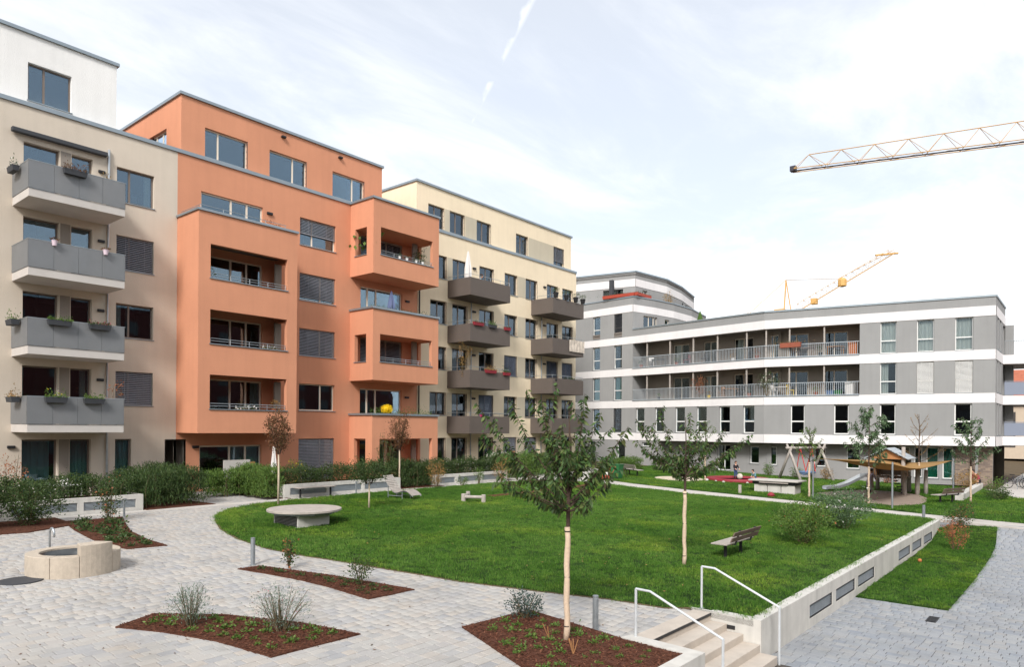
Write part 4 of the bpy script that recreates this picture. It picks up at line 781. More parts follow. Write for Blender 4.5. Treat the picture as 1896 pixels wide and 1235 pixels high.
# balconies that wrap on beyond the right corner
FW, LW = frame(Vector((61.0, 5.1)), Vector((62.2, -1.5)))
for i in range(1, 4):
    z0, z1 = BB[i-1], BT[i-1]; m = MB(); m.prism([(60.7, 5.1), (61.0, 4.2), (62.2, -1.5), (66, -1.5), (66, 8), (62, 8)], z0+.01, z1-.01); m.build('balcony', 'band_render', gy); m = MB(); m.prism([(60.75, 5.05), (61.05, 4.25), (62.2, -1.4), (66, -1.4), (66, 8), (62, 8)], z0-.01, z0+.005); m.build('balcony_soffit', 'soffit', gy)
    m = MB()
    pts = [(60.75, 5.0), (61.05, 4.2), (62.25, -1.45)]
    for (xa, ya), (xb, yb) in zip(pts, pts[1:]):
        m.tube([(xa, ya, z1+1.0), (xb, yb, z1+1.0)], .025, 5); n = int(math.hypot(xb-xa, yb-ya)/.13)
        if i == 3:
            for k in range(n+1): m.tube([(xa+(xb-xa)*k/n, ya+(yb-ya)*k/n, z1), (xa+(xb-xa)*k/n, ya+(yb-ya)*k/n, z1+1.0)], .012, 4)
        else: m.q((xa, ya, z1+.05), (xb, yb, z1+.05), (xb, yb, z1+.95), (xa, ya, z1+.95))
    m.build('railing', 'galvanised' if i == 3 else 'blind_blue', gy)
    m = MB(); m.box(62.4, 62.6, 4.6, 7.9, z1, z1+2.3); m.build('balcony_wall', 'grey_render', gy)
# upper storeys on the left wing: curved terrace parapet and top storey
ST5 = [Vector(p) for p in ((55.5, 32.1), (58.2, 31.4), (61.2, 30.95), (64.9, 30.9), (70.2, 31.8))]
PEN = [Vector(p) for p in ((57.2, 45.0), (56.2, 38.6), (57.3, 32.9), (62.4, 32.3), (66.5, 32.8), (72.4, 34.2))]
for j, (a, b_) in enumerate(zip(ST5, ST5[1:])):
    u = (b_-a).normalized(); fr = Fr(a, u, (u.y, -u.x)); L = (b_-a).length; hs = [(1.35, L-.001, 12.95, 14.4)] if j == 0 else [(.0, .45, 12.95, 14.4), (1.6, 2.3, 13.2, 14.35)] if j == 1 else []
    m = MB(); fr.wall(m, 0, L, 12.4, 14.63, hs, reveal=.15); fr.wall(m, 0, L, 15.28, 15.95, []); m.build('facade_wall', 'grey_render', gy)
    m = MB(); fr.wall(m, 0, L, 14.63, 15.28, [], out=.02); m.build('white_band', 'band_render', gy)
    m = MB(); fr.box(m, 0, L, -.25, .06, 15.95, 16.05); m.build('parapet_coping', 'coping', gy)
    for q in hs: window(gy, fr, q[0], q[1], q[2], q[3], (.55,) if q[1]-q[0] > 1 else (), (), 'cream_frame', sill=False)
m = MB(); F0.box(m, 0, L0, -.25, .06, 15.95, 16.05); m.build('parapet_coping', 'coping', gy)
for j, (a, b_) in enumerate(zip(PEN, PEN[1:])):
    u = (b_-a).normalized(); n = (u.y, -u.x); n = n if n[0]*-1+n[1]*-1 > 0 else (-n[0], -n[1]); fr = Fr(a, u, n); L = (b_-a).length
    hs = {1: [(2.6, 4.6, 15.7, 17.15)], 2: [(1.1, 1.9, 15.7, 17.1)], 3: [], 4: [(.3, .9, 16.0, 17.1), (1.8, 4.5, 15.7, 17.1)]}.get(j, [])
    m = MB(); fr.wall(m, 0, L, 15.0, 17.3, hs, reveal=.15); fr.wall(m, 0, L, 18.0, 18.62, []); m.build('penthouse_wall', 'grey_render', gy)
    m = MB(); fr.wall(m, 0, L, 17.3, 18.0, [], out=.03); m.build('white_band', 'band_render', gy)
    m = MB(); fr.box(m, 0, L, -.3, .08, 18.62, 18.75); m.build('roof_edge', 'coping', gy)
    for q in hs: window(gy, fr, *q, (.4, .7) if q[1]-q[0] > 1.5 else (.5,), (), 'cream_frame' if j == 2 else 'dark_frame', sill=False)
m = MB(); m.prism([(p.x, p.y) for p in PEN] + [(72, 46)], 18.3, 18.5); m.build('roof', 'soffit', gy)
m = MB(); m.prism([(p.x+.1, p.y+.1) for p in ST5] + [(72, 46), (57.5, 46), (56.4, 38)], 15.0, 15.2); m.build('roof_terrace', 'soffit', gy)
m = MB(); FZ = Fr((55.6, 33.9), (F0.u.x, F0.u.y), (F0.n.x, F0.n.y)); m.box(56.0, 56.35, 34.6, 34.95, 15.2, 17.9); m.build('vent_stack', 'grey_box', gy)
# houses across the yard and beside it, outside the frame: they are what the lower windows mirror
def far_house(label, x0, x1, y0, y1, h, m, face):
    t = thing('opposite_house', label, 'building', ((x0+x1)/2, (y0+y1)/2, -.5)); b = MB(); b.box(x0, x1, y0, y1, -.6, h); b.build('wall', m, t)
    b = MB(); b.box(x0-.2, x1+.2, y0-.2, y1+.2, h, h+.25); b.build('roof', 'coping', t)
    if face == 'y':
        for k in range(int((x1-x0)/4)):
            for j in range(int(h/2.9)): b = MB(); xx = x0+1.5+4*k; b.box(xx, xx+1.6, y1, y1+.03, .8+2.9*j, 2.3+2.9*j); b.build('window', 'dark_frame', t)
    else:
        for k in range(int((y1-y0)/4)):
            for j in range(int(h/2.9)): b = MB(); yy = y0+1.5+4*k; b.box(x1, x1+.03, yy, yy+1.6, .8+2.9*j, 2.3+2.9*j); b.build('window', 'dark_frame', t)
far_house('dark red house across the yard, mirrored in the lower windows', -30, 78, -38, -27, 18.4, 'dark_brick', 'y')
far_house('brown house at the near end of the yard, mirrored in the grey building windows', -58, -46, -20, 40, 11.5, 'inner_wall', 'x')

# ------------------------------------------------------------------ vegetation
def leafcloud(name, P, A, ln, wd, m, parent, fold=0.25, droop=0.0):
    """P: leaf bases, A: leaf axes; every leaf is a folded four-point blade"""
    P = np.asarray(P, float); A = np.asarray(A, float); n = len(P)
    A = A/np.maximum(np.linalg.norm(A, axis=1, keepdims=True), 1e-6)
    ln = np.broadcast_to(np.asarray(ln, float), (n,))*rng.uniform(.5, 1.3, n); wd = np.broadcast_to(np.asarray(wd, float), (n,))*rng.uniform(.75, 1.2, n)
    rnd = rng.normal(size=(n, 3)); S = np.cross(A, rnd); S /= np.maximum(np.linalg.norm(S, axis=1, keepdims=True), 1e-6); N = np.cross(S, A)
    mid = P + A*(ln*.5)[:, None] - np.array([0, 0, 1])*(droop*ln*.15)[:, None] if droop else P + A*(ln*.5)[:, None]
    tip = P + A*ln[:, None] - np.array([0, 0, 1])*(droop*ln*.5)[:, None] if droop else P + A*ln[:, None]
    l = mid + S*(wd*.5)[:, None] + N*(fold*wd*.5)[:, None]; r = mid - S*(wd*.5)[:, None] + N*(fold*wd*.5)[:, None]
    V = np.stack([P, l, tip, r], 1).reshape(-1, 3); k = np.arange(n)*4
    F = np.concatenate([np.stack([k, k+2, k+1], 1), np.stack([k, k+3, k+2], 1)])
    return npmesh(name, V, F, m, parent)
def curve(p0, p1, bend, n=6):
    p0, p1 = Vector(p0), Vector(p1); out = []
    for i in range(n+1): t = i/n; out.append(p0.lerp(p1, t) + Vector(bend)*(4*t*(1-t)))
    return out
def cherry(label, base, trunk_h, top, limbs, seed, leaf=.12, wrap=2.0, group=None, leafm='leaf_cherry', twig=1.0, dens=36):
    """young tree: reed-wrapped trunk, a few limbs with drooping leaves ranked along the shoots; limbs: (height of origin, tip offset right/away/up)"""
    rr = random.Random(seed); t = thing('young_tree', label, 'tree', base, group); b = Vector(base)
    m = MB(); m.tube([b+Vector((0, 0, -.05)), b+Vector((.02, 0, trunk_h*.5)), b+Vector((.04, .01, trunk_h)), b+Vector((.06, .0, top*.82)), b+Vector((.05, .02, top))], [.042, .04, .034, .018, .006], 8); m.build('trunk', 'bark', t, smooth=True)
    if wrap:
        m = MB(); n = 9; pts = [b+Vector((.01*math.sin(i), .01*math.cos(i*2), wrap*i/n-.02)) for i in range(n+1)]; m.tube(pts, [.054-.0006*i+.003*math.sin(i*2.1) for i in range(n+1)], 10); wr = m.build('reed_wrap', 'reed_wrap', t, smooth=True)
        for h in (.12, .55, .95):
            m = MB(); m.lathe([(.054, 0), (.059, .004), (.059, .012), (.054, .016)], (b.x, b.y, b.z+wrap*h), 10); sub(m.build('tie', 'dark_metal'), wr)
    LP, LA = [], []; br = MB()
    def shoot(pts, r0, r1, dens, l0=.12):
        br.tube(pts, [r0+(r1-r0)*i/(len(pts)-1) for i in range(len(pts))], 5, cap=False)
        for i, (a, c) in enumerate(zip(pts, pts[1:])):
            L = (c-a).length; d = (c-a).normalized(); n = max(1, int(L*dens+rr.random()))
            for k in range(n):
                s = (i+k/n)/(len(pts)-1)
                if s < l0: continue
                p = a.lerp(c, (k+rr.random()*.6)/n); side = d.cross(Vector((rr.gauss(0, 1), rr.gauss(0, 1), rr.gauss(0, .6)))); side.normalize()
                LP.append(p); LA.append(side*.8 + d*.45 + Vector((0, 0, -rr.uniform(.25, .9))))
    for h, dx, dy, dz in limbs:
        p0 = b+Vector((.03, 0, h)); tip = b + Rw*dx + Vw*dy + Vector((0, 0, dz)); ln = (tip-p0).length
        pts = curve(p0, tip, (rr.gauss(0, .03), rr.gauss(0, .03), -.06*ln), 8); shoot(pts, .016, .003, dens*1.35, .14)
        for k in range(int(rr.uniform(2.5, 5)*twig)):
            i = rr.randint(2, 6); q = pts[i]; dv = (pts[i+1]-pts[i]).normalized(); l2 = ln*rr.uniform(.22, .5)
            tv = (dv + Vector((rr.gauss(0, .55), rr.gauss(0, .55), rr.gauss(.1, .4)))).normalized(); shoot(curve(q, q+tv*l2, (0, 0, -.06*l2), 5), .007, .002, dens, .05)
    br.build('branches', 'bark', t)
    leafcloud('crown', LP, LA, leaf, leaf*.46, leafm, t, droop=.8)
    return t
def bushy(name, label, cat, base, shape, n, leaf, leafm, seed, stems=5, stemm='stem', group=None, up=.3, spread=1.0, fl=None, trunk=None, clump=7, elong=.45):
    """shrub or small crown: stems fan out, leaves gather in clumps along them. shape=(rx, ry, z0, z1)"""
    r = np.random.default_rng(seed); t = thing(name, label, cat, base, group); b = np.array(base); rx, ry, z0, z1 = shape
    if trunk:
        m = MB(); m.tube([Vector(base)+Vector((0, 0, -.05)), Vector(base)+Vector((.01, 0, trunk[0]*.6)), Vector(base)+Vector((0, .01, trunk[0]+.25))], [trunk[1], trunk[1]*.9, trunk[1]*.5], 8); m.build('trunk', trunk[2], t, smooth=True)
    m = MB(); P = []; A = []; zr = trunk[0] if trunk else 0
    nc = max(3, n//clump); tips = []
    for i in range(stems):
        a = r.uniform(0, 6.28); q = math.sqrt(r.uniform(0, 1))*.85; zt_ = z0+(z1-z0)*r.uniform(.55, 1.0)
        tip = b+np.array([math.cos(a)*rx*q, math.sin(a)*ry*q, zt_]); s = b+np.array([math.cos(a)*rx*.12, math.sin(a)*ry*.12, zr]); pts = curve(s, tip, (r.normal(0, .02), r.normal(0, .02), .04), 4)
        m.tube(pts, [.012 if not trunk else .014, .009, .007, .005, .003], 4, cap=False); tips.append(pts)
    m.build('stems', stemm, t)
    c = 0
    while c < nc:
        if c % 2 == 0 and tips:
            pts = tips[r.integers(len(tips))]; q = pts[r.integers(1, 5)]; ctr = np.array(q)+r.normal(0, .05*rx+.02, 3)
        else:
            d = r.normal(size=3); d /= np.linalg.norm(d); rad = r.uniform(.25, 1)**.5; zz = z0+(z1-z0)*(.5+.5*d[2]*rad); f = 1.0-.25*abs((zz-z0)/(z1-z0)-.45)
            ctr = b+np.array([d[0]*rx*rad*f, d[1]*ry*rad*f, zz])
        if ctr[2] < b[2]+.02: ctr[2] = b[2]+.02+r.uniform(0, .05)
        k = clump; P.append(ctr+r.normal(0, leaf*.9, (k, 3))); ax = r.normal(size=(k, 3)); ax[:, 2] += up*2; out = (ctr-b)*np.array([1, 1, .3]); ax += out/max(np.linalg.norm(out), .05)*spread; A.append(ax); c += 1
    P = np.concatenate(P); A = np.concatenate(A); P[:, 2] = np.maximum(P[:, 2], b[2]+.005)
    leafcloud('crown' if trunk else 'foliage', P, A, leaf, leaf*elong, leafm, t)
    if fl:
        fm, fn, fs = fl; idx = r.integers(0, len(P), fn); leafcloud('blossom', P[idx]+r.normal(0, .02, (fn, 3)), r.normal(size=(fn, 3))+np.array([0, 0, 1]), fs, fs*.9, fm, t)
    return t
def hedge(label, x0, x1, y0, y1, z0, z1, n, leafm, seed, leaf=.055, upright=False, fl=None):
    n = int(n*1.8); leaf *= 1.2; r = np.random.default_rng(seed); t = thing('hedge', label, 'hedge', ((x0+x1)/2, (y0+y1)/2, z0))
    m = MB()
    for i in range(int((x1-x0)*(5 if upright else 4))+3):
        x, y = r.uniform(x0, x1), r.uniform(y0, y1); m.tube([(x, y, z0-.02), (x+r.normal(0, .05), y+r.normal(0, .05), z0+(z1-z0)*.5), (x+r.normal(0, .1), y+r.normal(0, .1), z1-.05)], [.012, .008, .004], 4, cap=False)
    m.build('stems', 'stem', t)
    P = np.stack([r.uniform(x0-.05, x1+.05, n), r.uniform(y0-.05, y1+.05, n), np.zeros(n)], 1)
    hz_ = z1 + .10*np.sin(P[:, 0]*2.7+seed) + .08*np.sin(P[:, 0]*6.1+P[:, 1]*3) + .06*r.normal(size=n); tt = r.uniform(0, 1, n)**.75; P[:, 2] = z0+.03+(hz_-z0)*tt
    # gaps: drop leaves where a coarse noise is low, mostly towards the top and edges
    g = np.sin(P[:, 0]*9.3+P[:, 2]*4.1+seed)+np.sin(P[:, 2]*11.7+P[:, 1]*7.1)+np.sin(P[:, 0]*4.4-P[:, 2]*8.3); keep = (g > -1.2) | (tt < .25); P = P[keep]
    A = r.normal(size=(len(P), 3))*(.45 if upright else 1); A[:, 2] += 1.1 if upright else .35
    leafcloud('foliage', P, A, leaf*(1.8 if upright else 1), leaf*(.4 if upright else .6), leafm, t)
    if fl: idx = r.integers(0, len(P), fl[1]); leafcloud('blossom', P[idx]+r.normal(0, .04, (fl[1], 3)), r.normal(size=(fl[1], 3)), .05, .045, fl[0], t)
    return t
def gp(x, y, o=0): return (x, y, gz(y)+o)
# two foreground cherries, a row of small trees round the playground
cherry('young cherry tree with long leafy shoots in the mulch bed by the steps', gp(10.05, 7.09, .02), 2.45, 4.15, [(2.35, -1.62, .2, 4.15), (2.5, -1.02, -.3, 4.2), (2.55, -.45, .3, 4.22), (2.5, .25, -.4, 4.3), (2.5, .62, .3, 4.0), (2.4, 1.02, -.2, 3.75), (2.3, .85, .5, 3.3), (2.3, -.9, .5, 3.1), (2.3, -1.25, -.2, 2.95), (2.25, -.75, -.5, 2.7), (2.25, .7, -.4, 2.85), (2.3, .1, .7, 3.4), (2.6, -.1, -.7, 3.6), (2.3, -.35, -.8, 3.0), (2.35, .5, .8, 2.9), (2.25, .35, -.6, 2.55), (2.25, -.4, .5, 2.6), (2.6, .35, .1, 3.7), (2.7, -.3, 0, 3.7)], 3, leaf=.116, wrap=2.0, dens=44, twig=.9)
cherry('young cherry tree standing on the lawn to the left of the wooden bench', gp(17.55, 8.52, .02), 2.5, 4.0, [(2.35, -1.32, .2, 3.95), (2.4, -1.05, -.5, 3.75), (2.4, -1.1, .2, 3.15), (2.5, -.55, .4, 4.0), (2.6, .05, -.3, 4.15), (2.5, .5, .4, 3.9), (2.4, 1.15, .2, 3.7), (2.4, 1.75, -.2, 3.55), (2.35, 1.35, .3, 3.2), (2.3, .85, -.5, 2.9), (2.3, -.6, -.6, 2.75), (2.3, -.8, .6, 3.0), (2.35, .3, .8, 3.1), (2.3, .45, -.7, 2.75), (2.3, -.2, .6, 2.7), (2.5, .1, .1, 3.4), (2.4, -.3, -.5, 3.3), (2.4, .7, .3, 3.3)], 8, leaf=.112, wrap=2.02, dens=42, twig=.9)
bushy('young_tree', 'small reddish brown tree in front of the orange house beside the loggia bay', 'tree', gp(15.92, 25.65), (.52, .52, 2.05, 3.85), 2600, .085, 'leaf_red', 21, stems=16, stemm='bark', trunk=(2.1, .045, 'pale_bark'), up=.2, clump=8)
bushy('young_tree', 'small reddish brown tree behind the grey slatted lounger', 'tree', gp(24.1, 27.6), (.58, .58, 1.95, 3.85), 2600, .085, 'leaf_red', 22, stems=16, stemm='bark', trunk=(2.0, .045, 'pale_bark'), up=.2, clump=8)
bushy('young_tree', 'low green tree with a pale trunk on the lawn near the round table', 'tree', gp(18.06, 22.51, .02), (.95, .95, 1.05, 2.0), 2400, .08, 'leaf_hedge', 23, stems=18, stemm='bark', trunk=(1.0, .04, 'pale_bark'), up=.5, clump=8)
def rowan(label, x, y, h, sp, lm, seed, nl=15, leaf=.15, twig=1.0, wrap=1.9):
    rr = random.Random(seed); L = []
    for k in range(nl):
        q = k/(nl-1); h0 = 1.9+(h-2.3)*q; a = k*2.4+rr.uniform(-.4, .4); r = sp*(1-.62*q)*rr.uniform(.65, 1.1); L.append((h0, r*math.cos(a), r*math.sin(a), min(h, h0+.25+.45*r+rr.uniform(0, .35))))
    return cherry(label, gp(x, y, .01), 2.2, h, L, seed, leaf=leaf, wrap=wrap, leafm=lm, twig=twig, dens=26)
rowan('thin young tree beside the table tennis table with sparse leaves', 38.92, 11.73, 3.8, 1.0, 'leaf_bright', 41, 13, .11, .5)
rowan('young rowan tree behind the flowering shrubs with layered green leaves', 38.17, 8.66, 4.9, 1.35, 'leaf_rowan', 42, 18, .17, 1.1)
rowan('almost bare slim tree next to the playhouse', 46.3, 7.85, 4.7, 1.3, 'leaf_autumn', 43, 13, .06, .6)
rowan('young rowan tree between the far bench and the brick wall', 44.57, 5.12, 4.5, 1.45, 'leaf_rowan', 44, 16, .15, .8)
rowan('thin pale-trunked young tree left of the red trampoline', 43.3, 19.6, 4.0, 1.0, 'leaf_bright', 45, 12, .1, .5)
# shrubs
bushy('flowering_shrub', 'wide rose shrub on the lawn corner with thin bare stems below', 'shrub', gp(23.65, 7.3, .02), (1.25, 1.0, .2, 1.35), 4200, .085, 'leaf_bright', 31, stems=14, fl=('leaf_rust', 90, .06))
bushy('flowering_shrub', 'white flowering shrub on the lawn corner below the rowan tree', 'shrub', gp(28.3, 7.3, .02), (1.5, 1.1, .25, 1.45), 4600, .09, 'leaf_rowan', 32, stems=14, fl=('flower_white', 70, .08))
bushy('shrub', 'rust coloured shrub on the sunken grass near the wall end', 'shrub', (30.6, 4.0, zlow(30.6)+.03), (.5, .5, .35, 1.0), 700, .075, 'leaf_rust', 33, stems=9)
bushy('shrub', 'dark autumn shrub behind the wall end beside the white path', 'shrub', (34.0, 4.3, zlow(34)+.03), (.9, .6, .1, .95), 1100, .075, 'leaf_hedge', 34, stems=10, fl=('leaf_rust', 120, .06))
bushy('shrub', 'wispy grey-green shrub standing on the left in the large mulch bed', 'shrub', gp(5.95, 12.35, .02), (.4, .4, .02, .72), 1300, .055, 'leaf_grey', 35, stems=22, up=.6, elong=.22)
bushy('shrub', 'wispy lavender grey shrub in the middle of the large mulch bed', 'shrub', gp(6.9, 11.0, .02), (.58, .58, .02, .75), 1500, .055, 'leaf_grey', 36, stems=30, up=.5, elong=.2, fl=('flower_pink', 40, .02))
bushy('shrub', 'blue-green rose shrub at the top corner of the bed by the steps', 'shrub', gp(10.6, 8.45, .02), (.42, .38, .05, .5), 900, .055, 'leaf_blue', 37, stems=12)
bushy('shrub', 'slim upright shrub in the narrow mulch bed next to the bollard', 'shrub', gp(9.75, 15.2, .02), (.14, .14, .1, .72), 330, .07, 'leaf_hedge', 38, stems=6, fl=('leaf_rust', 40, .07))
bushy('shrub', 'rounded leafy shrub in the narrow mulch bed near its pointed end', 'shrub', gp(10.0, 12.75, .02), (.26, .26, .08, .62), 480, .065, 'leaf_hedge', 39, stems=8)
bushy('shrub', 'tall thin shrub in the mulch bed behind the stone fountain', 'shrub', gp(9.45, 25.4, .02), (.42, .42, .1, 1.55), 1100, .08, 'leaf_hedge', 40, stems=9, fl=('leaf_rust', 60, .07))
bushy('shrub', 'dense dark shrub at the left edge below the beige house', 'shrub', gp(5.3, 26.2, .02), (1.6, .9, .05, 1.6), 9500, .085, 'leaf_hedge', 41, stems=26)
bushy('shrub', 'leafy shrub with small pale blossoms between fountain and planter wall', 'shrub', gp(7.3, 26.0, .02), (1.1, .9, .05, 1.35), 5500, .08, 'leaf_hedge', 42, stems=18, fl=('flower_white', 70, .05))
bushy('shrub', 'rust leaved bush behind the hedge at the left edge', 'shrub', (7.9, 30.2, 1.0), (.55, .5, .5, 2.0), 420, .08, 'leaf_rust', 43, stems=12)
for i, (x, y, w_, h_, lm, label) in enumerate(((25.9, 26.75, .55, 1.5, 'leaf_autumn', 'tall yellowing autumn shrub at the left end of the last planter wall'), (27.7, 26.6, .42, .5, 'leaf_bright', 'low spreading shrub at the lawn edge before the last planter wall'), (29.3, 26.8, .3, 1.0, 'leaf_bright', 'thin green shrub in front of the middle of the last planter wall'), (31.2, 26.8, .65, 1.55, 'leaf_autumn', 'broad yellowing autumn shrub at the right end of the last planter wall'), (33.0, 27.0, .3, .8, 'leaf_hedge', 'small thin shrub just past the last planter wall'))):
    bushy('shrub', label, 'shrub', gp(x, y, .02), (w_, w_*.8, .08, h_), int(900*w_*h_)+150, .075, lm, 50+i, stems=9)
# hedges
hedge('tall upright hedge block left of the passage path', 11.5, 13.9, 27.5, 30.8, gz(28), 2.22, 15000, 'leaf_hedge', 61, .06, True)
hedge('tall upright hedge block right of the passage path', 16.45, 17.35, 27.5, 31.0, gz(28), 2.05, 9000, 'leaf_bright', 62, .06, True)
hedge('grassy green hedge in front of the timber trellis', 14.9, 17.3, 29.3, 30.0, gz(30), 2.0, 5000, 'leaf_bright', 63, .06, True)
hedge('clipped hedge on the planter wall below the beige house', 6.7, 11.2, 27.75, 28.9, gz(27.4)+.5, 2.08, 8000, 'leaf_hedge', 64, .06, False, ('flower_white', 120))
hedge('clipped hedge along the planter wall behind the timber bench', 17.5, 24.0, 27.75, 28.6, gz(27.4)+.5, 2.08, 9500, 'leaf_hedge', 65, .06)
hedge('clipped hedge with pale blossoms along the last planter wall', 26.6, 32.5, 27.75, 28.6, gz(27.4)+.5, 2.15, 10000, 'leaf_hedge', 66, .06, False, ('flower_white', 160))
hedge('bulging upright hedge between the two planter walls', 24.2, 26.4, 27.5, 28.6, gz(27.5), 2.1, 8000, 'leaf_hedge', 67, .06, True)
hedge('loose hedge beyond the planter walls below the yellow house', 32.9, 37.0, 28.0, 29.4, gz(28), 2.3, 9000, 'leaf_bright', 68, .07)
hedge('loose hedge below the yellow house running to the grey building', 37.2, 44.5, 28.6, 30.2, gz(29), 2.2, 10000, 'leaf_hedge', 69, .08)
hedge('low hedge behind the far white bench', 43.6, 47.8, 26.6, 27.8, gz(27), 1.75, 5500, 'leaf_bright', 70, .08)
hedge('low hedge in front of the grey ground floor wall', 48.5, 52.8, 25.3, 26.3, gz(26), 1.75, 5000, 'leaf_hedge', 71, .08)
for i, (x, y, w_, h_, lm, label) in enumerate(((52.3, 18.6, .55, .8, 'leaf_bright', 'small green bush by the grey wall behind the standing child'), (52.0, 16.6, .5, .75, 'leaf_bright', 'small yellowish bush by the grey wall between the low windows'), (52.3, 14.6, .6, .85, 'leaf_autumn', 'small ochre bush by the grey wall left of the swing'), (53.0, 10.8, .8, .95, 'leaf_rust', 'thin reddish bush by the grey wall behind the shade sail'), (53.6, 6.4, 1.0, 1.25, 'leaf_autumn', 'ochre bush in front of the brick wall'), (50.2, 4.5, .75, .95, 'leaf_bright', 'leafy plants at the end of the low concrete wall'), (47.4, 4.2, .8, .6, 'leaf_hedge', 'ground-hugging shrub on the grass right of the low wall'))):
    bushy('bush', label, 'bush', gp(x, y, .02), (w_, w_*.8, .02, h_), int(900*w_), .1, lm, 80+i, stems=10)
# small ground-cover plants in the mulch beds
def groundcover(key, n, label, group, lm, seed, sz=(.07, .15)):
    rr = random.Random(seed); poly = shrink(BEDS[key], .22); bx = [p[0] for p in poly]; by = [p[1] for p in poly]; pts = []; tries = 0
    while len(pts) < n and tries < 4000:
        tries += 1; x, y = rr.uniform(min(bx), max(bx)), rr.uniform(min(by), max(by))
        if inpoly(x, y, poly) and all((x-a)**2+(y-b)**2 > .27**2 for a, b in pts): pts.append((x, y))
    for i, (x, y) in enumerate(pts):
        s = rr.uniform(*sz); r = np.random.default_rng(seed*100+i); k = 46; d = r.normal(size=(k, 3)); d[:, 2] = np.abs(d[:, 2])*.7+.15; b = np.array(gp(x, y, .022)); P = b+d*np.array([s*.5, s*.5, s*.4])*r.uniform(.2, 1, (k, 1))
        o = thing('ground_plant', label, 'plant', tuple(b), group); leafcloud('leaves', P, d, s*.42, s*.24, lm, o)
groundcover('A', 30, 'small green plant in the mulch bed behind the fountain', 'plants in the bed behind the fountain', 'leaf_hedge', 1, (.16, .28)); groundcover('B', 24, 'small dark green plant in the narrow mulch bed', 'plants in the narrow bed', 'leaf_hedge', 2); groundcover('C', 30, 'small low green plant in the large mulch bed at the front', 'plants in the large front bed', 'leaf_bright', 3, (.08, .16)); groundcover('D', 44, 'small low green plant in the mulch bed by the steps', 'plants in the bed by the steps', 'leaf_bright', 4, (.06, .15))
# fallen leaves on the paving
V = []; F = []; k = 0; rr = random.Random(11)
while k < 170*4:
    x, y = rr.uniform(2, 13.5), rr.uniform(6, 21)
    if not on_plaza(x, y) or any(inpoly(x, y, p) for p in BEDS.values()) or inpoly(x, y, LAWN): continue
    a = rr.uniform(0, 6.28); l = rr.uniform(.012, .04); w_ = l*.5; c, s = math.cos(a), math.sin(a); z = gz(y)+.006
    V += [(x+c*l, y+s*l, z+rr.uniform(0, .012)), (x-s*w_, y+c*w_, z), (x-c*l, y-s*l, z+rr.uniform(0, .012)), (x+s*w_, y-c*w_, z)]; F.append((k, k+1, k+2, k+3)); k += 4
tag(npmesh('fallen_leaves', V, F, 'leaf_red'), 'scattered small fallen leaves on the pale paving', 'leaves', kind='stuff')
for i, (x, y, label, mm) in enumerate(((9.55, 6.6, 'bunch of cut straw-coloured stalks in the bed by the steps', 'warm_wood'), (9.9, 7.35, 'short cut straw-coloured stalk beside the wrapped cherry trunk', 'warm_wood'))):
    m = MB(); rr = random.Random(i)
    for q in range(5 - 2*i): m.tube([(x, y, gz(y)), (x+rr.uniform(-.12, .12), y+rr.uniform(-.12, .12), gz(y)+rr.uniform(.18, .32))], .007, 4)
    tag(m.build('cut_stalks', mm), label, 'plant')

# leaves blown over the lawn, soil showing along its edge
V = []; F = []; k = 0; rr = random.Random(12)
while k < 420*4:
    x, y = rr.uniform(11, 34), rr.uniform(5.5, 26.5)
    if not inpoly(x, y, LAWN): continue
    a = rr.uniform(0, 6.28); l = rr.uniform(.02, .045); w_ = l*.55; c, s_ = math.cos(a), math.sin(a); z = gz(y)+.03+rr.uniform(.03, .06)
    V += [(x+c*l, y+s_*l, z+rr.uniform(0, .02)), (x-s_*w_, y+c*w_, z), (x-c*l, y-s_*l, z+rr.uniform(0, .02)), (x+s_*w_, y-c*w_, z)]; F.append((k, k+1, k+2, k+3)); k += 4
tag(npmesh('fallen_leaves', V, F, 'leaf_autumn'), 'scattered fallen leaves lying on the big lawn', 'leaves', kind='stuff')

# ------------------------------------------------------------------ things in the yard
def P3(x, y, z=0): return Vector((x, y, gz(y)+z))
# stone fountain
fc = (6.1, 18.46); fz = gz(fc[1]); ft = thing('stone_fountain', 'round granite fountain of curved blocks with one raised block', 'fountain', (*fc, fz))
def arc_block(a0, a1, r0, r1, z0, z1, n=7):
    m = MB(); A = [a0+(a1-a0)*i/n for i in range(n+1)]; poly = [(fc[0]+r1*math.cos(a), fc[1]+r1*math.sin(a)) for a in A] + [(fc[0]+r0*math.cos(a), fc[1]+r0*math.sin(a)) for a in reversed(A)]; m.prism(poly, z0, z1); return m
seg = [(-193, -137, .46), (-137, -101.7, .46), (-101.7, -55, .7), (-55, 0, .46), (0, 56, .46), (56, 112, .46), (112, 167, .46)]
for a, b, h in seg: arc_block(R_(a+.25), R_(b-.25), .69 if h < .5 else .52, .96, fz-.05, fz+h).build('stone_block', 'granite', ft, bevel=.012)
m = MB(); m.lathe([(.70, -.1), (.70, .30), (.705, .41), (.68, .41), (.67, .2), (.65, -.02), (.02, -.06)], (*fc, fz), 32); m.build('steel_basin', 'basin_steel', ft, smooth=True)
m = MB(); sx, sy = 5.95, 19.62; dv = (Vector((fc[0], fc[1], 0))-Vector((sx, sy, 0))).normalized(); pts = [Vector((sx, sy, gz(sy))), Vector((sx, sy, gz(sy)+.72))] + [Vector((sx, sy, gz(sy)+.72))+dv*(.11-.11*math.cos(a))+Vector((0, 0, .15*math.sin(a))) for a in (.4, .8, 1.2, 1.6, 2.0, 2.4, 2.8, 3.1)]; pts.append(pts[-1]-Vector((0, 0, .07)))
m.tube(pts, .024, 10); m.build('water_spout', 'steel', ft, smooth=True)
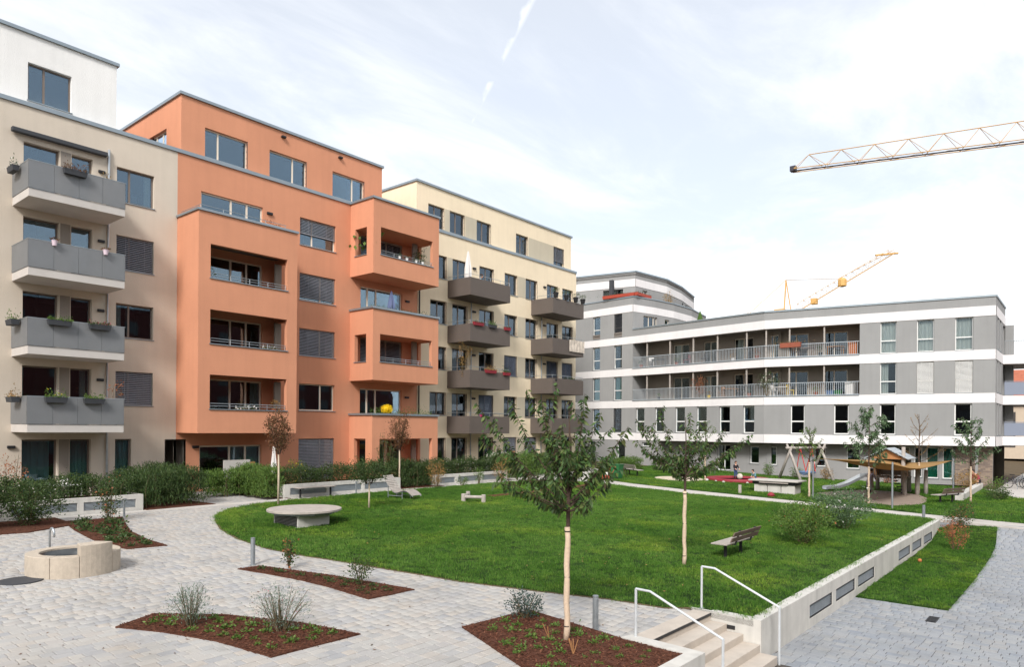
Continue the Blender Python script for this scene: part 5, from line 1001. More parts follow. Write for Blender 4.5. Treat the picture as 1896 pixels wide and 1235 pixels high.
def disc(name, x, y, r, h, mm, label, cat): m = MB(); m.lathe([(r, -.02), (r, h), (r*.97, h+.004)], (x, y, gz(y)), 28); return tag(m.build(name, mm), label, cat)
disc('manhole_cover', 4.93, 18.1, .44, .012, 'grey_box', 'round dark manhole cover in the paving left of the fountain', 'manhole')
m = MB(); m.box(19.15, 19.75, 2.88, 3.1, -.56, -.52)
for k in range(8): m.box(19.17+.072*k, 19.2+.072*k, 2.9, 3.08, -.521, -.514)
tag(m.build('drain_grate', 'dark_metal'), 'small rectangular dark drain grate in the lower paving', 'drain')
def bollard(x, y, h, r, label, lip=False):
    t = thing('bollard', label, 'bollard', gp(x, y)); m = MB(); m.lathe([(r, 0), (r, h-.05), (r*.9, h-.045), (r*.9, h-.035), (r, h-.03), (r, h-.004), (r*.9, h)], gp(x, y), 16); m.build('post', 'galvanised', t, smooth=False)
    m = MB(); m.lathe([(r*1.35, 0), (r*1.35, .012), (r*1.02, .016)], gp(x, y, .002), 16); m.build('foot_plate', 'galvanised', t)
    if lip: m = MB(); m.box(x-.03, x+.03, y-.14, y-.03, gz(y)+h-.05, gz(y)+h-.005); m.build('lamp_head', 'galvanised', t)
bollard(9.35, 16.19, .69, .055, 'tall round steel bollard at the tip of the narrow mulch bed'); bollard(10.97, 7.09, .64, .055, 'round steel bollard between the bed and the steps'); bollard(34.75, 5.7, .56, .06, 'round steel bollard at the far end of the concrete wall'); bollard(10.22, 26.2, .64, .035, 'thin steel lamp bollard at the back of the fountain bed', True); bollard(20.85, 26.95, .6, .04, 'thin steel lamp bollard before the planter wall near the lounger', True)
m = MB(); m.tube([P3(37.5, 14.95, -.05), P3(37.5, 14.95, .5)], .09, 8); tag(m.build('wooden_post', 'weathered_wood'), 'short round wooden post beside the table tennis table', 'post')
# round platform table on a louvred plinth
tx, ty = 13.95, 20.85; z0 = gz(ty)+.03; t = thing('round_table', 'large round stone table top on a louvred concrete plinth on the lawn', 'table', (tx, ty, z0))
m = MB(); m.lathe([(1.17, .44), (1.24, .455), (1.24, .515), (1.22, .525), (.02, .527)], (tx, ty, z0), 48); m.build('table_top', 'weathered_wood', t)
m = MB(); m.box(tx-.72, tx+.5, ty-.72, ty+.72, z0-.08, z0+.36); m.build('plinth', 'concrete', t)
m = MB(); m.lathe([(1.05, .36), (1.12, .38), (1.12, .438), (1.05, .44)], (tx, ty, z0), 10); m.build('support_frame', 'galvanised', t)
for k in range(7): m = MB(); m.box(tx-.75, tx-.722, ty-.66, ty+.66, z0+.02+.046*k, z0+.045+.046*k); m.build('louvre', 'dark_metal', t)
# slatted wave lounger
t = thing('wave_lounger', 'grey slatted wave-shaped lounger on the lawn', 'lounger', gp(21.4, 24.1, .03)); d = Vector((.12, -1, 0)).normalized(); sd = Vector((d.y*-1, d.x, 0)); o0 = Vector(gp(21.25, 25.15, .03))
prof = [(0, 1.0), (.12, .86), (.24, .71), (.36, .56), (.48, .42), (.60, .32), (.73, .27), (.87, .27), (1.0, .31), (1.13, .36), (1.27, .39), (1.41, .37), (1.54, .31), (1.66, .24), (1.78, .16)]
for i in range(len(prof)-1):
    for q in (0, .5):
        a = Vector((*prof[i],)); b_ = Vector((*prof[i+1],)); p = a.lerp(b_, q+.04); r = a.lerp(b_, q+.40); nn = Vector((-(r-p).y, (r-p).x)).normalized()*.022; m = MB(); c = []
        for pt in (p, r, r-nn, p-nn): c.append(pt)
        A = [o0 + d*c_.x + Vector((0, 0, c_.y)) - sd*.33 for c_ in c]; B = [o0 + d*c_.x + Vector((0, 0, c_.y)) + sd*.33 for c_ in c]; m.hexa([A[3], A[2], B[2], B[3], A[0], A[1], B[1], B[0]]); m.build('slat', 'weathered_wood', t)
for s in (-.28, .28):
    m = MB(); m.tube([o0+d*x+Vector((0, 0, z-.045))+sd*s for x, z in prof], .02, 5); m.build('side_rail', 'galvanised', t)
    for x, z in ((.3, .6), (1.15, .32)): m = MB(); m.tube([o0+d*x+sd*s+Vector((0, 0, -.04)), o0+d*x+sd*s+Vector((0, 0, z))], .022, 6); m.build('leg', 'galvanised', t)
    m = MB(); m.tube([o0+d*.3+sd*s+Vector((0, 0, .1)), o0+d*1.15+sd*s+Vector((0, 0, .1))], .018, 5); m.build('brace', 'galvanised', t)
# balance beam on round posts
t = thing('balance_beam', 'low wooden balance beam on round posts on the lawn', 'play beam', gp(23.2, 21.6, .03))
for x, y in ((22.76, 21.75), (23.22, 20.95), (23.65, 22.3)): m = MB(); m.lathe([(.1, -.1), (.1, .36), (.085, .375)], gp(x, y), 12); m.build('post', 'weathered_wood', t)
for a, b in (((22.76, 21.75), (23.22, 20.95)), ((22.76, 21.75), (23.65, 22.3))): m = MB(); m.tube([P3(*a, .24), P3(*b, .26)], .07, 8); m.build('beam', 'weathered_wood', t)
# benches
def bench(label, x, y, L, ang, wood='old_wood', back=True, group=None):
    c, s = math.cos(ang), math.sin(ang); z0 = gz(y)+.02; t = thing('bench', label, 'bench', (x, y, z0), group); T = lambda a, b, h: (x+c*a-s*b, y+s*a+c*b, z0+h)
    def bx(name, mm, a0, a1, b0, b1, h0, h1, tilt=0): m = MB(); m.hexa([T(a0, b0, h0), T(a1, b0, h0), T(a1, b1, h0), T(a0, b1, h0), T(a0, b0-tilt, h1), T(a1, b0-tilt, h1), T(a1, b1-tilt, h1), T(a0, b1-tilt, h1)]); return m.build(name, mm, t, bevel=.006)
    for k in range(4): bx('seat_slat', 'weathered_wood' if wood == 'old_wood' else wood, -L/2, L/2, .02+.122*k, .13+.122*k, .425, .46)
    if back:
        for h in (.52, .68): bx('back_slat', wood, -L/2, L/2, -.10-(h-.52)*.42, -.065-(h-.52)*.42, h, h+.13, .055)
    for a in (-L*.28, L*.28) if back else (-L*.42, L*.42):
        bx('leg', 'dark_metal', a-.03, a+.03, .2, .28, -.05, .40); bx('bracket', 'dark_metal', a-.025, a+.025, -.03, .5, .40, .424)
        if back: bx('back_arm', 'dark_metal', a-.025, a+.025, -.065, -.02, .40, .84, .14)
    return t
bench('weathered wooden bench with a backrest on the lawn, seen from behind', 19.95, 7.9, 2.0, 0); bench('weathered wooden bench beside the low wall near the rowan tree', 42.6, 5.75, 1.9, R_(-22)); bench('backless timber bench before the middle planter wall', 18.7, 26.85, 1.9, 0, 'old_wood', False)
bench('white slatted bench next to the green bin', 42.3, 24.6, 1.9, R_(-120), 'weathered_wood'); bench('white slatted bench near the hedge behind the second cherry tree', 46.2, 23.9, 1.8, R_(-110), 'weathered_wood')
# table tennis table
t = thing('table_tennis_table', 'grey concrete table tennis table on the far lawn', 'table', gp(39.9, 13.8)); z0 = gz(13.8)
m = MB(); m.box(39.2, 40.7, 12.4, 15.15, z0+.68, z0+.75); m.build('table_top', 'path_concrete', t, bevel=.01)
for k in range(3): m = MB(); m.box(39.45, 40.45, 12.65+.76*k, 13.37+.76*k, z0-.1, z0+.5); m.build('base_block', 'concrete', t)
m = MB(); m.box(39.25, 39.31, 12.95, 14.55, z0+.58, z0+.64); m.build('edge_rail', 'weathered_wood', t)
m = MB(); m.box(39.4, 40.5, 12.6, 14.98, z0+.5, z0+.68); m.build('support_frame', 'dark_metal', t)
# trampoline, sand, play area
tc_ = (45.6, 18.35); m = MB(); m.lathe([(2.0, -.05), (2.05, .18), (1.95, .24), (1.55, .22), (1.5, .1)], (*tc_, gz(18.35)), 40); t = thing('trampoline', 'round ground trampoline with a thick red rim', 'trampoline', gp(*tc_)); m.build('rim', 'red_rubber', t, smooth=True)
m = MB(); m.lathe([(1.52, .10), (.02, .06)], (*tc_, gz(18.35)), 32); m.build('jumping_mat', 'tramp_mat', t)
sheet('sand_pit', SAND1, 'sand', .06); sheet('play_sand', SAND2, 'dirt_sand', .055)
for i, (x, y, r) in enumerate(((43.5, 19.6, .16), (43.2, 18.3, .1), (43.4, 18.9, .08), (43.9, 17.0, .09))):
    bm = bmesh.new(); bmesh.ops.create_icosphere(bm, subdivisions=2, radius=r); rr = random.Random(i)
    for v_ in bm.verts: v_.co *= rr.uniform(.8, 1.15); v_.co.z *= .7
    me = bpy.data.meshes.new('stone'); bm.to_mesh(me); bm.free(); me.materials.append(M['concrete']); o = bpy.data.objects.new('stone', me); o.location = gp(x, y, .08); COL.objects.link(o); tag(o, ('largest pale stone left of the trampoline', 'pale stone in front of the trampoline rim on the left', 'smallest pale stone in front of the trampoline', 'pale stone in front of the trampoline on the right')[i], 'stone')
# nest swing
t = thing('nest_swing', 'wooden nest swing with red ropes and a blue basket', 'swing', gp(50.5, 16.0)); z0 = gz(16)
A1 = Vector((49.9, 16.35, z0+2.25)); A2 = Vector((52.6, 15.0, z0+2.25)); ax = (A2-A1).normalized(); pv_ = Vector((-ax.y, ax.x, 0))
for C in (A1, A2):
    for s in (-1, 1): m = MB(); m.tube([C-pv_*s*1.05+Vector((0, 0, -2.35)), C-pv_*s*.25+Vector((0, 0, -.7)), C+pv_*s*.28+Vector((0, 0, .25))], [.1, .09, .075], 8); m.build('leg', 'weathered_wood', t, smooth=True)
m = MB(); m.tube([A1-ax*.35, A2+ax*.35], .085, 8); m.build('beam', 'weathered_wood', t, smooth=True)
bc = (A1+A2)/2+Vector((0, 0, -1.7)); m = MB(); n = 20; m.tube([bc+Vector((.62*math.cos(6.283*i/n), .62*math.sin(6.283*i/n), 0)) for i in range(n+1)], .05, 6, cap=False); m.build('basket_ring', 'blue_net', t, smooth=True)
m = MB()
for k in range(-4, 5): hw = math.sqrt(max(.0, .6**2-(k*.13)**2)); m.tube([bc+Vector((k*.13, -hw, 0)), bc+Vector((k*.13, 0, -.2)), bc+Vector((k*.13, hw, 0))], .012, 4); m.tube([bc+Vector((-hw, k*.13, 0)), bc+Vector((0, k*.13, -.2)), bc+Vector((hw, k*.13, 0))], .012, 4)
m.build('basket_net', 'blue_net', t)
for sx_ in (-1, 1):
    for sy_ in (-1, 1): m = MB(); m.tube([bc+ax*sx_*.44+pv_*sy_*.44, (A1+A2)/2+ax*sx_*.55], .03, 5); m.build('rope', 'rope_red', t)
# playhouse with slide
t = thing('playhouse', 'wooden playhouse on tall posts with a gabled roof', 'playhouse', gp(46.2, 9.2)); z0 = gz(9.2)
hx0, hx1, hy0, hy1 = 45.5, 47.2, 8.5, 10.2
for i, (x, y, h) in enumerate(((hx0, hy0, 2.75), (hx1, hy0, 2.1), (hx0, hy1, 2.1), (hx1, hy1, 2.1), (44.3, 9.9, 1.5), (45.9, 7.85, 1.5), (47.0, 7.6, 1.4), (44.9, 8.3, 1.3))): m = MB(); m.tube([(x, y, gz(y)-.1), (x+.03*(-1)**i, y+.02, z0+h*.5), (x, y, z0+h)], [.12, .115, .1], 9); m.build('post', 'weathered_wood', t, smooth=True)
for k in range(8): m = MB(); m.box(hx0-.1, hx1+.1, hy0-.1+.24*k, hy0+.12+.24*k, z0+.92, z0+.98); m.build('platform_board', 'grey_wood', t)
zr = z0+2.05; cy = (hy0+hy1)/2; 
for k in range(4):
    for s in (-1, 1):
        a0, a1 = k/4, (k+1)/4+.04; y0_, y1_ = cy+s*1.15*(1-a0), cy+s*1.15*(1-min(a1, 1)); za, zb_2 = zr+.62*a0, zr+.62*min(a1, 1); m = MB(); m.hexa([(hx0-.3, y0_, za-.02), (hx1+.3, y0_, za-.02), (hx1+.3, y1_, zb_2-.02), (hx0-.3, y1_, zb_2-.02), (hx0-.3, y0_, za+.03), (hx1+.3, y0_, za+.03), (hx1+.3, y1_, zb_2+.01), (hx0-.3, y1_, zb_2+.01)]); m.build('roof_board', 'louvre', t)
for xx in (hx0-.12, hx1+.05): m = MB(); m.prism([(0, 0)]*0 or [(xx, cy-1.0), (xx+.05, cy-1.0), (xx+.05, cy+1.0), (xx, cy+1.0)], zr-.02, lambda x, y: zr+.56*(1-abs(y-cy)/1.0)); m.v[4:] = m.v[4:]; m.build('gable_rail', 'warm_wood', t)
m = MB(); m.hexa([(hx0-.08, cy-.9, zr), (hx0-.04, cy-.9, zr), (hx0-.04, cy+.9, zr), (hx0-.08, cy+.9, zr), (hx0-.08, cy-.05, zr+.5), (hx0-.04, cy-.05, zr+.5), (hx0-.04, cy+.05, zr+.5), (hx0-.08, cy+.05, zr+.5)]); m.build('gable', 'warm_wood', t)
for y in (hy0+.02, hy1-.1):
    for k in range(7): m = MB(); m.box(hx0+.1+.23*k, hx0+.3+.23*k, y, y+.05, z0+1.0, z0+1.5); m.build('side_board', 'warm_wood' if k % 2 else 'grey_wood', t)
m = MB(); m.box(hx1-.06, hx1, hy0+.1, hy1-.1, z0+1.0, z0+2.0); m.build('back_board', 'grey_wood', t)
m = MB()
for k in range(6): u = k/5; m.tube([(44.95-.0*u, 8.5+.55*u, z0+.15+.8*u), (45.45, 8.35+.55*u, z0+.15+.8*u)], .035, 6)
m.build('ladder_rungs', 'dark_metal', t)
sl_ = thing('slide', 'stainless steel slide running down from the playhouse', 'slide', gp(43.9, 12.0)); pr = [(45.5, 10.3, 1.0), (45.2, 10.6, .95), (44.6, 11.3, .48), (44.2, 11.75, .27), (43.8, 12.2, .24), (43.7, 12.3, .2)]; dd = Vector((-.66, .75, 0)); sd = Vector((.75, .66, 0)); m = MB()
for (a, b) in zip(pr, pr[1:]):
    a, b = Vector(a)+Vector((0, 0, z0)), Vector(b)+Vector((0, 0, z0)); m.q(a-sd*.25, a+sd*.25, b+sd*.25, b-sd*.25)
    for s in (-1, 1): u = Vector((0, 0, .16)); m.q(a+sd*s*.25, b+sd*s*.25, b+sd*s*.29+u, a+sd*s*.29+u); m.q(a+sd*s*.29+u, b+sd*s*.29+u, b+sd*s*.31, a+sd*s*.31)
m.build('chute', 'steel', sl_)
m = MB(); m.tube([Vector((43.85, 12.15, gz(12)-.05)), Vector((43.85, 12.15, z0+.22))], .04, 6); m.build('support', 'galvanised', sl_)
# shade sail on steel poles
t = thing('shade_sail', 'tan shade sail stretched between steel poles over the sand', 'sail', gp(42.5, 9.0))
C = [Vector((39.3, 11.55, 2.5)), Vector((45.6, 9.4, 2.28)), Vector((49.2, 6.55, 2.28)), Vector((37.3, 7.35, 2.42))]; n = 14; V = []; F = []
for j in range(n+1):
    for i in range(n+1):
        u, v_ = i/n, j/n; e = .16; uu = u; p = C[0].lerp(C[3], u).lerp(C[1].lerp(C[2], u), v_); c_ = (C[0]+C[1]+C[2]+C[3])/4
        pull = (4*u*(1-u))*abs(2*v_-1)**2*e + (4*v_*(1-v_))*abs(2*u-1)**2*e; p = p.lerp(c_, pull); p.z -= .62*16*u*(1-u)*v_*(1-v_)*.4 + .12*4*u*(1-u)*v_ + .35*4*v_*(1-v_)*u; V.append(tuple(p))
F = [(j*(n+1)+i, j*(n+1)+i+1, (j+1)*(n+1)+i+1, (j+1)*(n+1)+i) for j in range(n) for i in range(n)]
o = npmesh('sail_cloth', V, F, 'sail_cloth', t, True); md = o.modifiers.new('thick', 'SOLIDIFY'); md.thickness = .006
for x, y, h in ((39.2, 11.62, 2.6), (49.3, 6.55, 2.35), (37.15, 7.4, 2.52)): m = MB(); m.tube([(x, y, gz(y)-.1), (x, y, h)], .045, 8); m.build('pole', 'galvanised', t)
# low concrete wall by the yard
t = thing('low_wall', 'low concrete seat wall at the edge of the playground lawn', 'wall', gp(50, 5.75)); m = MB(); m.prism([(44.6, 5.45), (55.2, 5.65), (55.2, 5.95), (44.6, 5.85)], 0, lambda x, y: gz(y)+.38); m.build('wall', 'concrete', t, bevel=.015)
# bin, toy mower, small toys
t = thing('green_bin', 'green wheeled bin beside the white bench', 'bin', gp(39.6, 24.0)); z0 = gz(24); m = MB(); m.hexa([(39.35, 23.75, z0+.06), (39.85, 23.75, z0+.06), (39.85, 24.25, z0+.06), (39.35, 24.25, z0+.06), (39.28, 23.68, z0+.92), (39.92, 23.68, z0+.92), (39.92, 24.32, z0+.92), (39.28, 24.32, z0+.92)]); m.build('body', 'green_plastic', t, bevel=.03)
m = MB(); m.box(39.25, 39.95, 23.65, 24.36, z0+.92, z0+.97); m.build('lid', 'green_plastic', t, bevel=.015)
for y in (23.8, 24.2): m = MB(); m.tube([(39.3, y-.03, z0+.08), (39.3, y+.03, z0+.08)], .08, 10); m.build('wheel', 'rubber', t)
t = thing('lawn_mower', 'small red and white lawn mower at the start of the path', 'mower', gp(37.9, 23.9)); z0 = gz(23.9)+.02; m = MB(); m.hexa([(37.6, 23.6, z0+.1), (38.2, 23.5, z0+.1), (38.3, 24.0, z0+.1), (37.7, 24.1, z0+.1), (37.65, 23.65, z0+.32), (38.15, 23.55, z0+.32), (38.22, 23.95, z0+.32), (37.75, 24.05, z0+.32)]); m.build('deck', 'red_plastic', t, bevel=.03)
m = MB(); m.box(37.75, 38.08, 23.65, 23.92, z0+.32, z0+.5); m.build('engine', 'white_plastic', t, bevel=.04)
for x, y in ((37.65, 23.58), (38.2, 23.5), (37.7, 24.1), (38.28, 24.0)): m = MB(); m.tube([(x, y-.03, z0+.1), (x, y+.03, z0+.1)], .1, 12); m.build('wheel', 'rubber', t)
m = MB(); m.tube([(38.1, 23.6, z0+.2), (38.6, 23.5, z0+.85), (38.7, 23.9, z0+.85), (38.25, 24.0, z0+.2)], .018, 6); m.build('handle', 'red_plastic', t)
def ball(x, y, z, r, mm, label):
    bm = bmesh.new(); bmesh.ops.create_uvsphere(bm, u_segments=16, v_segments=10, radius=r); me = bpy.data.meshes.new('ball'); bm.to_mesh(me); bm.free(); me.materials.append(M[mm]); me.polygons.foreach_set('use_smooth', [True]*len(me.polygons)); o = bpy.data.objects.new('ball', me); o.location = (x, y, z+r); COL.objects.link(o); tag(o, label, 'ball')
ball(27.1, 4.55, zlow(27)+.05, .065, 'orange_fabric', 'small orange ball on the sunken grass strip'); ball(46.0, 18.35, gz(18.35)+.09, .2, 'cloth_beige', 'pale ball on the trampoline beside the standing child')
m = MB(); m.lathe([(.16, 0), (.2, .1), (.1, .2), (.03, .24)], gp(37.35, 13.2, .03), 10); m.box(37.3, 37.75, 13.1, 13.3, gz(13.2)+.03, gz(13.2)+.1); tag(m.build('toy', 'red_rubber'), 'small red toy lying at the path edge below the table tennis table', 'toy')
# bicycles at the far right
def bicycle(label, x, y, ang, mm):
    c, s = math.cos(ang), math.sin(ang); z0 = gz(y)+.015; t = thing('bicycle', label, 'bicycle', (x, y, z0)); T = lambda a, h, b=0: Vector((x+c*a-s*b, y+s*a+c*b, z0+h))
    for a in (-.52, .52):
        m = MB(); m.tube([T(a+.34*math.cos(q), .35+.34*math.sin(q)) for q in np.linspace(0, 6.283, 25)], .022, 6, cap=False); wl_ = m.build('wheel', 'rubber', t, smooth=True)
        m = MB()
        for q in np.linspace(0, 6.283, 13)[:-1]: m.tube([T(a, .35), T(a+.32*math.cos(q), .35+.32*math.sin(q))], .004, 3)
        o = m.build('spokes', 'steel', t); 
    m = MB(); bb, st, hd = T(-.08, .32), T(-.2, .82), T(.34, .84)
    for p, q in ((bb, st), (st, hd), (bb, hd-Vector((0, 0, .1))), (bb, T(-.52, .35)), (st-Vector((0, 0, .06)), T(-.52, .35)), (hd, T(.52, .35))): m.tube([p, q], .017, 6)
    m.build('frame', mm, t)
    m = MB(); m.tube([hd, T(.32, 1.02)], .015, 6); m.tube([T(.32, 1.02, -.28), T(.38, 1.02, 0), T(.32, 1.02, .28)], .015, 6); m.build('handlebar', 'dark_metal', t)
    m = MB(); m.hexa([T(-.36, .9, -.08), T(-.1, .9, -.03), T(-.1, .9, .03), T(-.36, .9, .08), T(-.36, .96, -.08), T(-.1, .95, -.03), T(-.1, .95, .03), T(-.36, .96, .08)]); m.build('saddle', 'rubber', t)
bicycle('dark bicycle parked nearest the brick corner under the balconies', 57.6, 4.05, R_(-70), 'bike_paint'); bicycle('bicycle parked at the right edge under the balconies', 58.1, 2.9, R_(-75), 'red_rubber'); bicycle('bicycle parked behind the steel rack under the balconies', 59.5, 3.4, R_(-68), 'dark_metal')
t = thing('bicycle_rack', 'galvanised bicycle rack hoop under the balconies', 'rack', gp(57.0, 3.6))
for dy in (0, -1.2): m = MB(); m.tube([P3(57.0, 3.95+dy), P3(57.0, 3.95+dy, .8), P3(57.0, 3.3+dy, .8), P3(57.0, 3.3+dy)], .022, 6); m.build('hoop', 'galvanised', t)
t = thing('satellite_dish', 'dark satellite dish on the upper wrap-round balcony', 'dish', (61.6, 2.6, 9.48)); m = MB(); m.tube([(61.6, 2.6, 9.5), (61.6, 2.6, 10.9)], .03, 6); m.build('mast', 'dark_metal', t)
m = MB(); cc = Vector((61.5, 2.6, 11.1)); q0 = len(m.v)
for r_, dx in ((.05, .1), (.3, .07), (.5, 0)): m.v += [tuple(cc+Vector((dx, r_*math.cos(a), r_*1.1*math.sin(a)))) for a in np.linspace(0, 6.283, 17)[:-1]]
for k in range(2):
    for j in range(16): m.f.append((k*16+j, k*16+(j+1) % 16, (k+1)*16+(j+1) % 16, (k+1)*16+j))
m.f.append(tuple(range(16))); m.build('reflector', 'grey_box', t, smooth=True)

# ------------------------------------------------------------------ people
def person(label, joints, edges, head, hr, mats, hairm='hair', face=Vector((-1, -.5, 0))):
    """joints: name -> (pos, radius); body is one skinned surface, coloured by region; mats: function(pos) -> material index list"""
    names = list(joints); me = bpy.data.meshes.new('body'); me.from_pydata([joints[n][0] for n in names], [(names.index(a), names.index(b)) for a, b in edges], [])
    tmp = bpy.data.objects.new('body', me); COL.objects.link(tmp); sk = tmp.modifiers.new('skin', 'SKIN'); sk.use_smooth_shade = True
    for i, n in enumerate(names):
        r = joints[n][1]; me.skin_vertices[0].data[i].radius = (r, r) if not isinstance(r, tuple) else r; me.skin_vertices[0].data[i].use_root = (i == 0)
    tmp.modifiers.new('sub', 'SUBSURF').levels = 2; tmp.modifiers['sub'].render_levels = 2
    dg = bpy.context.evaluated_depsgraph_get(); ev = tmp.evaluated_get(dg); m2 = bpy.data.meshes.new_from_object(ev); bpy.data.objects.remove(tmp)
    t = thing('person', label, 'person', tuple(joints[names[0]][0])); o = bpy.data.objects.new('body', m2); COL.objects.link(o); o.parent = t; o.matrix_parent_inverse = Matrix.Translation(-Vector(t['_loc']))
    m2.materials.clear(); ml, fn = mats
    for x in ml: m2.materials.append(M[x])
    for p in m2.polygons:
        near = min(names, key=lambda n: (Vector(joints[n][0])-p.center).length); p.material_index = fn(near, p.center); p.use_smooth = True
    f = face.normalized(); s = f.cross(Vector((0, 0, 1))); c = Vector(head)
    m = MB(); rings = []
    prof = [(-1.15, .3), (-.95, .62), (-.6, .82), (-.2, .95), (.2, 1.0), (.6, .86), (.9, .5), (1.05, .12)]; n = 14
    for z, r in prof:
        rings.append(len(m.v))
        for j in range(n):
            a = 6.283*j/n; q = c+Vector((0, 0, z*hr*1.1))+f*math.cos(a)*r*hr*.95+s*math.sin(a)*r*hr*.8
            if j == 0 and -.4 < z < .1: q += f*hr*.22
            m.v.append(tuple(q))
    for k in range(len(rings)-1):
        for j in range(n): m.f.append((rings[k]+j, rings[k]+(j+1) % n, rings[k+1]+(j+1) % n, rings[k+1]+j))
    m.f.append(tuple(rings[-1]+j for j in range(n))); hd = m.build('head', 'skin', t, smooth=True)
    m = MB()
    for k, (z, r) in enumerate([(-.55, .8), (-.1, 1.04), (.3, 1.1), (.7, .95), (1.0, .55), (1.15, .1)]):
        for j in range(n): a = 6.283*j/n; back = .25 if math.cos(a) > .35 and z < .45 else 0; m.v.append(tuple(c+Vector((0, 0, (z+back*2.2*max(0, .45-z))*hr*1.1))+f*(math.cos(a)*r*hr*1.0*(1-back*.3)-hr*.08)+s*math.sin(a)*r*hr*.86))
    for k in range(5):
        for j in range(n): m.f.append((k*n+j, k*n+(j+1) % n, (k+1)*n+(j+1) % n, (k+1)*n+j))
    m.f.append(tuple(5*n+j for j in range(n))); sub(m.build('hair', hairm), hd)
    for sg in (-1, 1):
        m = MB(); m.lathe([(.01, -.01), (.13*hr, 0), (.01, .01)], tuple(c+f*hr*.9+s*sg*hr*.33+Vector((0, 0, .05*hr))), 8); sub(m.build('eye', 'hair'), hd)
    return t
def standing(label, x, y, z, H, f, mats, bend=0.0, armf=.25):
    f = Vector((*f, 0)).normalized(); s = f.cross(Vector((0, 0, 1))); b = Vector((x, y, z)); k = H; lean = f*bend*k
    J = {'pelvis': (b+Vector((0, 0, .5*k)), .082*k), 'chest': (b+lean*.6+Vector((0, 0, .7*k)), (.10*k, .075*k)), 'neck': (b+lean+Vector((0, 0, .83*k)), .035*k)}
    for q, sg in (('l', -1), ('r', 1)):
        J['hip'+q] = (b+s*sg*.055*k+Vector((0, 0, .47*k)), .058*k); J['knee'+q] = (b+s*sg*.06*k+f*.02*k+Vector((0, 0, .27*k)), .042*k); J['ankle'+q] = (b+s*sg*.065*k+Vector((0, 0, .04*k)), .028*k); J['toe'+q] = (b+s*sg*.07*k+f*.09*k+Vector((0, 0, .022*k)), .025*k)
        J['shoulder'+q] = (b+lean*.9+s*sg*.11*k+Vector((0, 0, .79*k)), .043*k); J['elbow'+q] = (b+lean*.9+s*sg*.15*k+f*armf*.2*k+Vector((0, 0, .63*k)), .031*k); J['wrist'+q] = (b+lean*.9+s*sg*.10*k+f*armf*.8*k+Vector((0, 0, .55*k)), .022*k)
        for i2, (du, dv_) in enumerate(((.0, .0), (.018, -.006), (-.018, -.006), (.03, .02))): J['finger%s%d' % (q, i2)] = (J['wrist'+q][0]+f*(.055-.008*i2)*k+s*du*k+Vector((0, 0, dv_*k-.01*k)), .0085*k)
    E_ = [('pelvis', 'chest'), ('chest', 'neck')]
    for q in 'lr': E_ += [('pelvis', 'hip'+q), ('hip'+q, 'knee'+q), ('knee'+q, 'ankle'+q), ('ankle'+q, 'toe'+q), ('chest', 'shoulder'+q), ('shoulder'+q, 'elbow'+q), ('elbow'+q, 'wrist'+q)] + [('wrist'+q, 'finger%s%d' % (q, i2)) for i2 in range(4)]
    return person(label, J, E_, J['neck'][0]+lean*.25+f*.015*k+Vector((0, 0, .095*k)), .068*k, mats, face=f)
def sitting(label, x, y, z, H, f, mats, drop=.24, bend=.12):
    f = Vector((*f, 0)).normalized(); s = f.cross(Vector((0, 0, 1))); b = Vector((x, y, z)); k = H; lean = f*bend*k
    J = {'pelvis': (b+Vector((0, 0, .075*k)), .085*k), 'chest': (b+lean*.6+Vector((0, 0, .27*k)), (.10*k, .075*k)), 'neck': (b+lean+Vector((0, 0, .4*k)), .035*k)}
    for q, sg in (('l', -1), ('r', 1)):
        J['hip'+q] = (b+s*sg*.06*k+f*.03*k+Vector((0, 0, .065*k)), .058*k); J['knee'+q] = (b+s*sg*.08*k+f*.25*k+Vector((0, 0, .08*k)), .043*k); J['ankle'+q] = (b+s*sg*.07*k+f*.27*k+Vector((0, 0, .08*k-drop*k)), .028*k); J['toe'+q] = (J['ankle'+q][0]+f*.09*k-Vector((0, 0, .015*k)), .025*k)
        J['shoulder'+q] = (b+lean*.9+s*sg*.11*k+Vector((0, 0, .36*k)), .043*k); J['elbow'+q] = (b+lean*.7+s*sg*.15*k+f*.04*k+Vector((0, 0, .2*k)), .031*k); J['wrist'+q] = (b+s*sg*.09*k+f*.2*k+Vector((0, 0, .15*k)), .022*k)
        for i2, (du, dv_) in enumerate(((.0, .0), (.018, -.006), (-.018, -.006), (.03, .01))): J['finger%s%d' % (q, i2)] = (J['wrist'+q][0]+f*(.05-.008*i2)*k+s*du*k+Vector((0, 0, dv_*k-.008*k)), .0085*k)
    E_ = [('pelvis', 'chest'), ('chest', 'neck')]
    for q in 'lr': E_ += [('pelvis', 'hip'+q), ('hip'+q, 'knee'+q), ('knee'+q, 'ankle'+q), ('ankle'+q, 'toe'+q), ('chest', 'shoulder'+q), ('shoulder'+q, 'elbow'+q), ('elbow'+q, 'wrist'+q)] + [('wrist'+q, 'finger%s%d' % (q, i2)) for i2 in range(4)]
    return person(label, J, E_, J['neck'][0]+lean*.3+f*.02*k+Vector((0, 0, .095*k)), .068*k, mats, face=f)
def clothes(top, bottom, shoes='hair', sleeve=True):
    def fn(n, p):
        if n.startswith(('toe', 'ankle')): return 2
        if n.startswith(('finger', 'wrist', 'neck')): return 3
        if n.startswith('elbow') and not sleeve: return 3
        if n.startswith(('hip', 'knee')): return 1
        return 0 if n != 'pelvis' else 1
    return ([top, bottom, shoes, 'skin'], fn)
standing('child in a dark striped jumper and jeans standing on the trampoline', 45.9, 18.6, gz(18.35)+.08, 1.24, (-.5, -.8), clothes('cloth_black', 'denim')); sitting('child in a pale blue top sitting on the trampoline edge', 46.55, 17.5, gz(18.35)+.1, 1.2, (-.8, .5), clothes('cloth_teal', 'denim'), drop=.06)
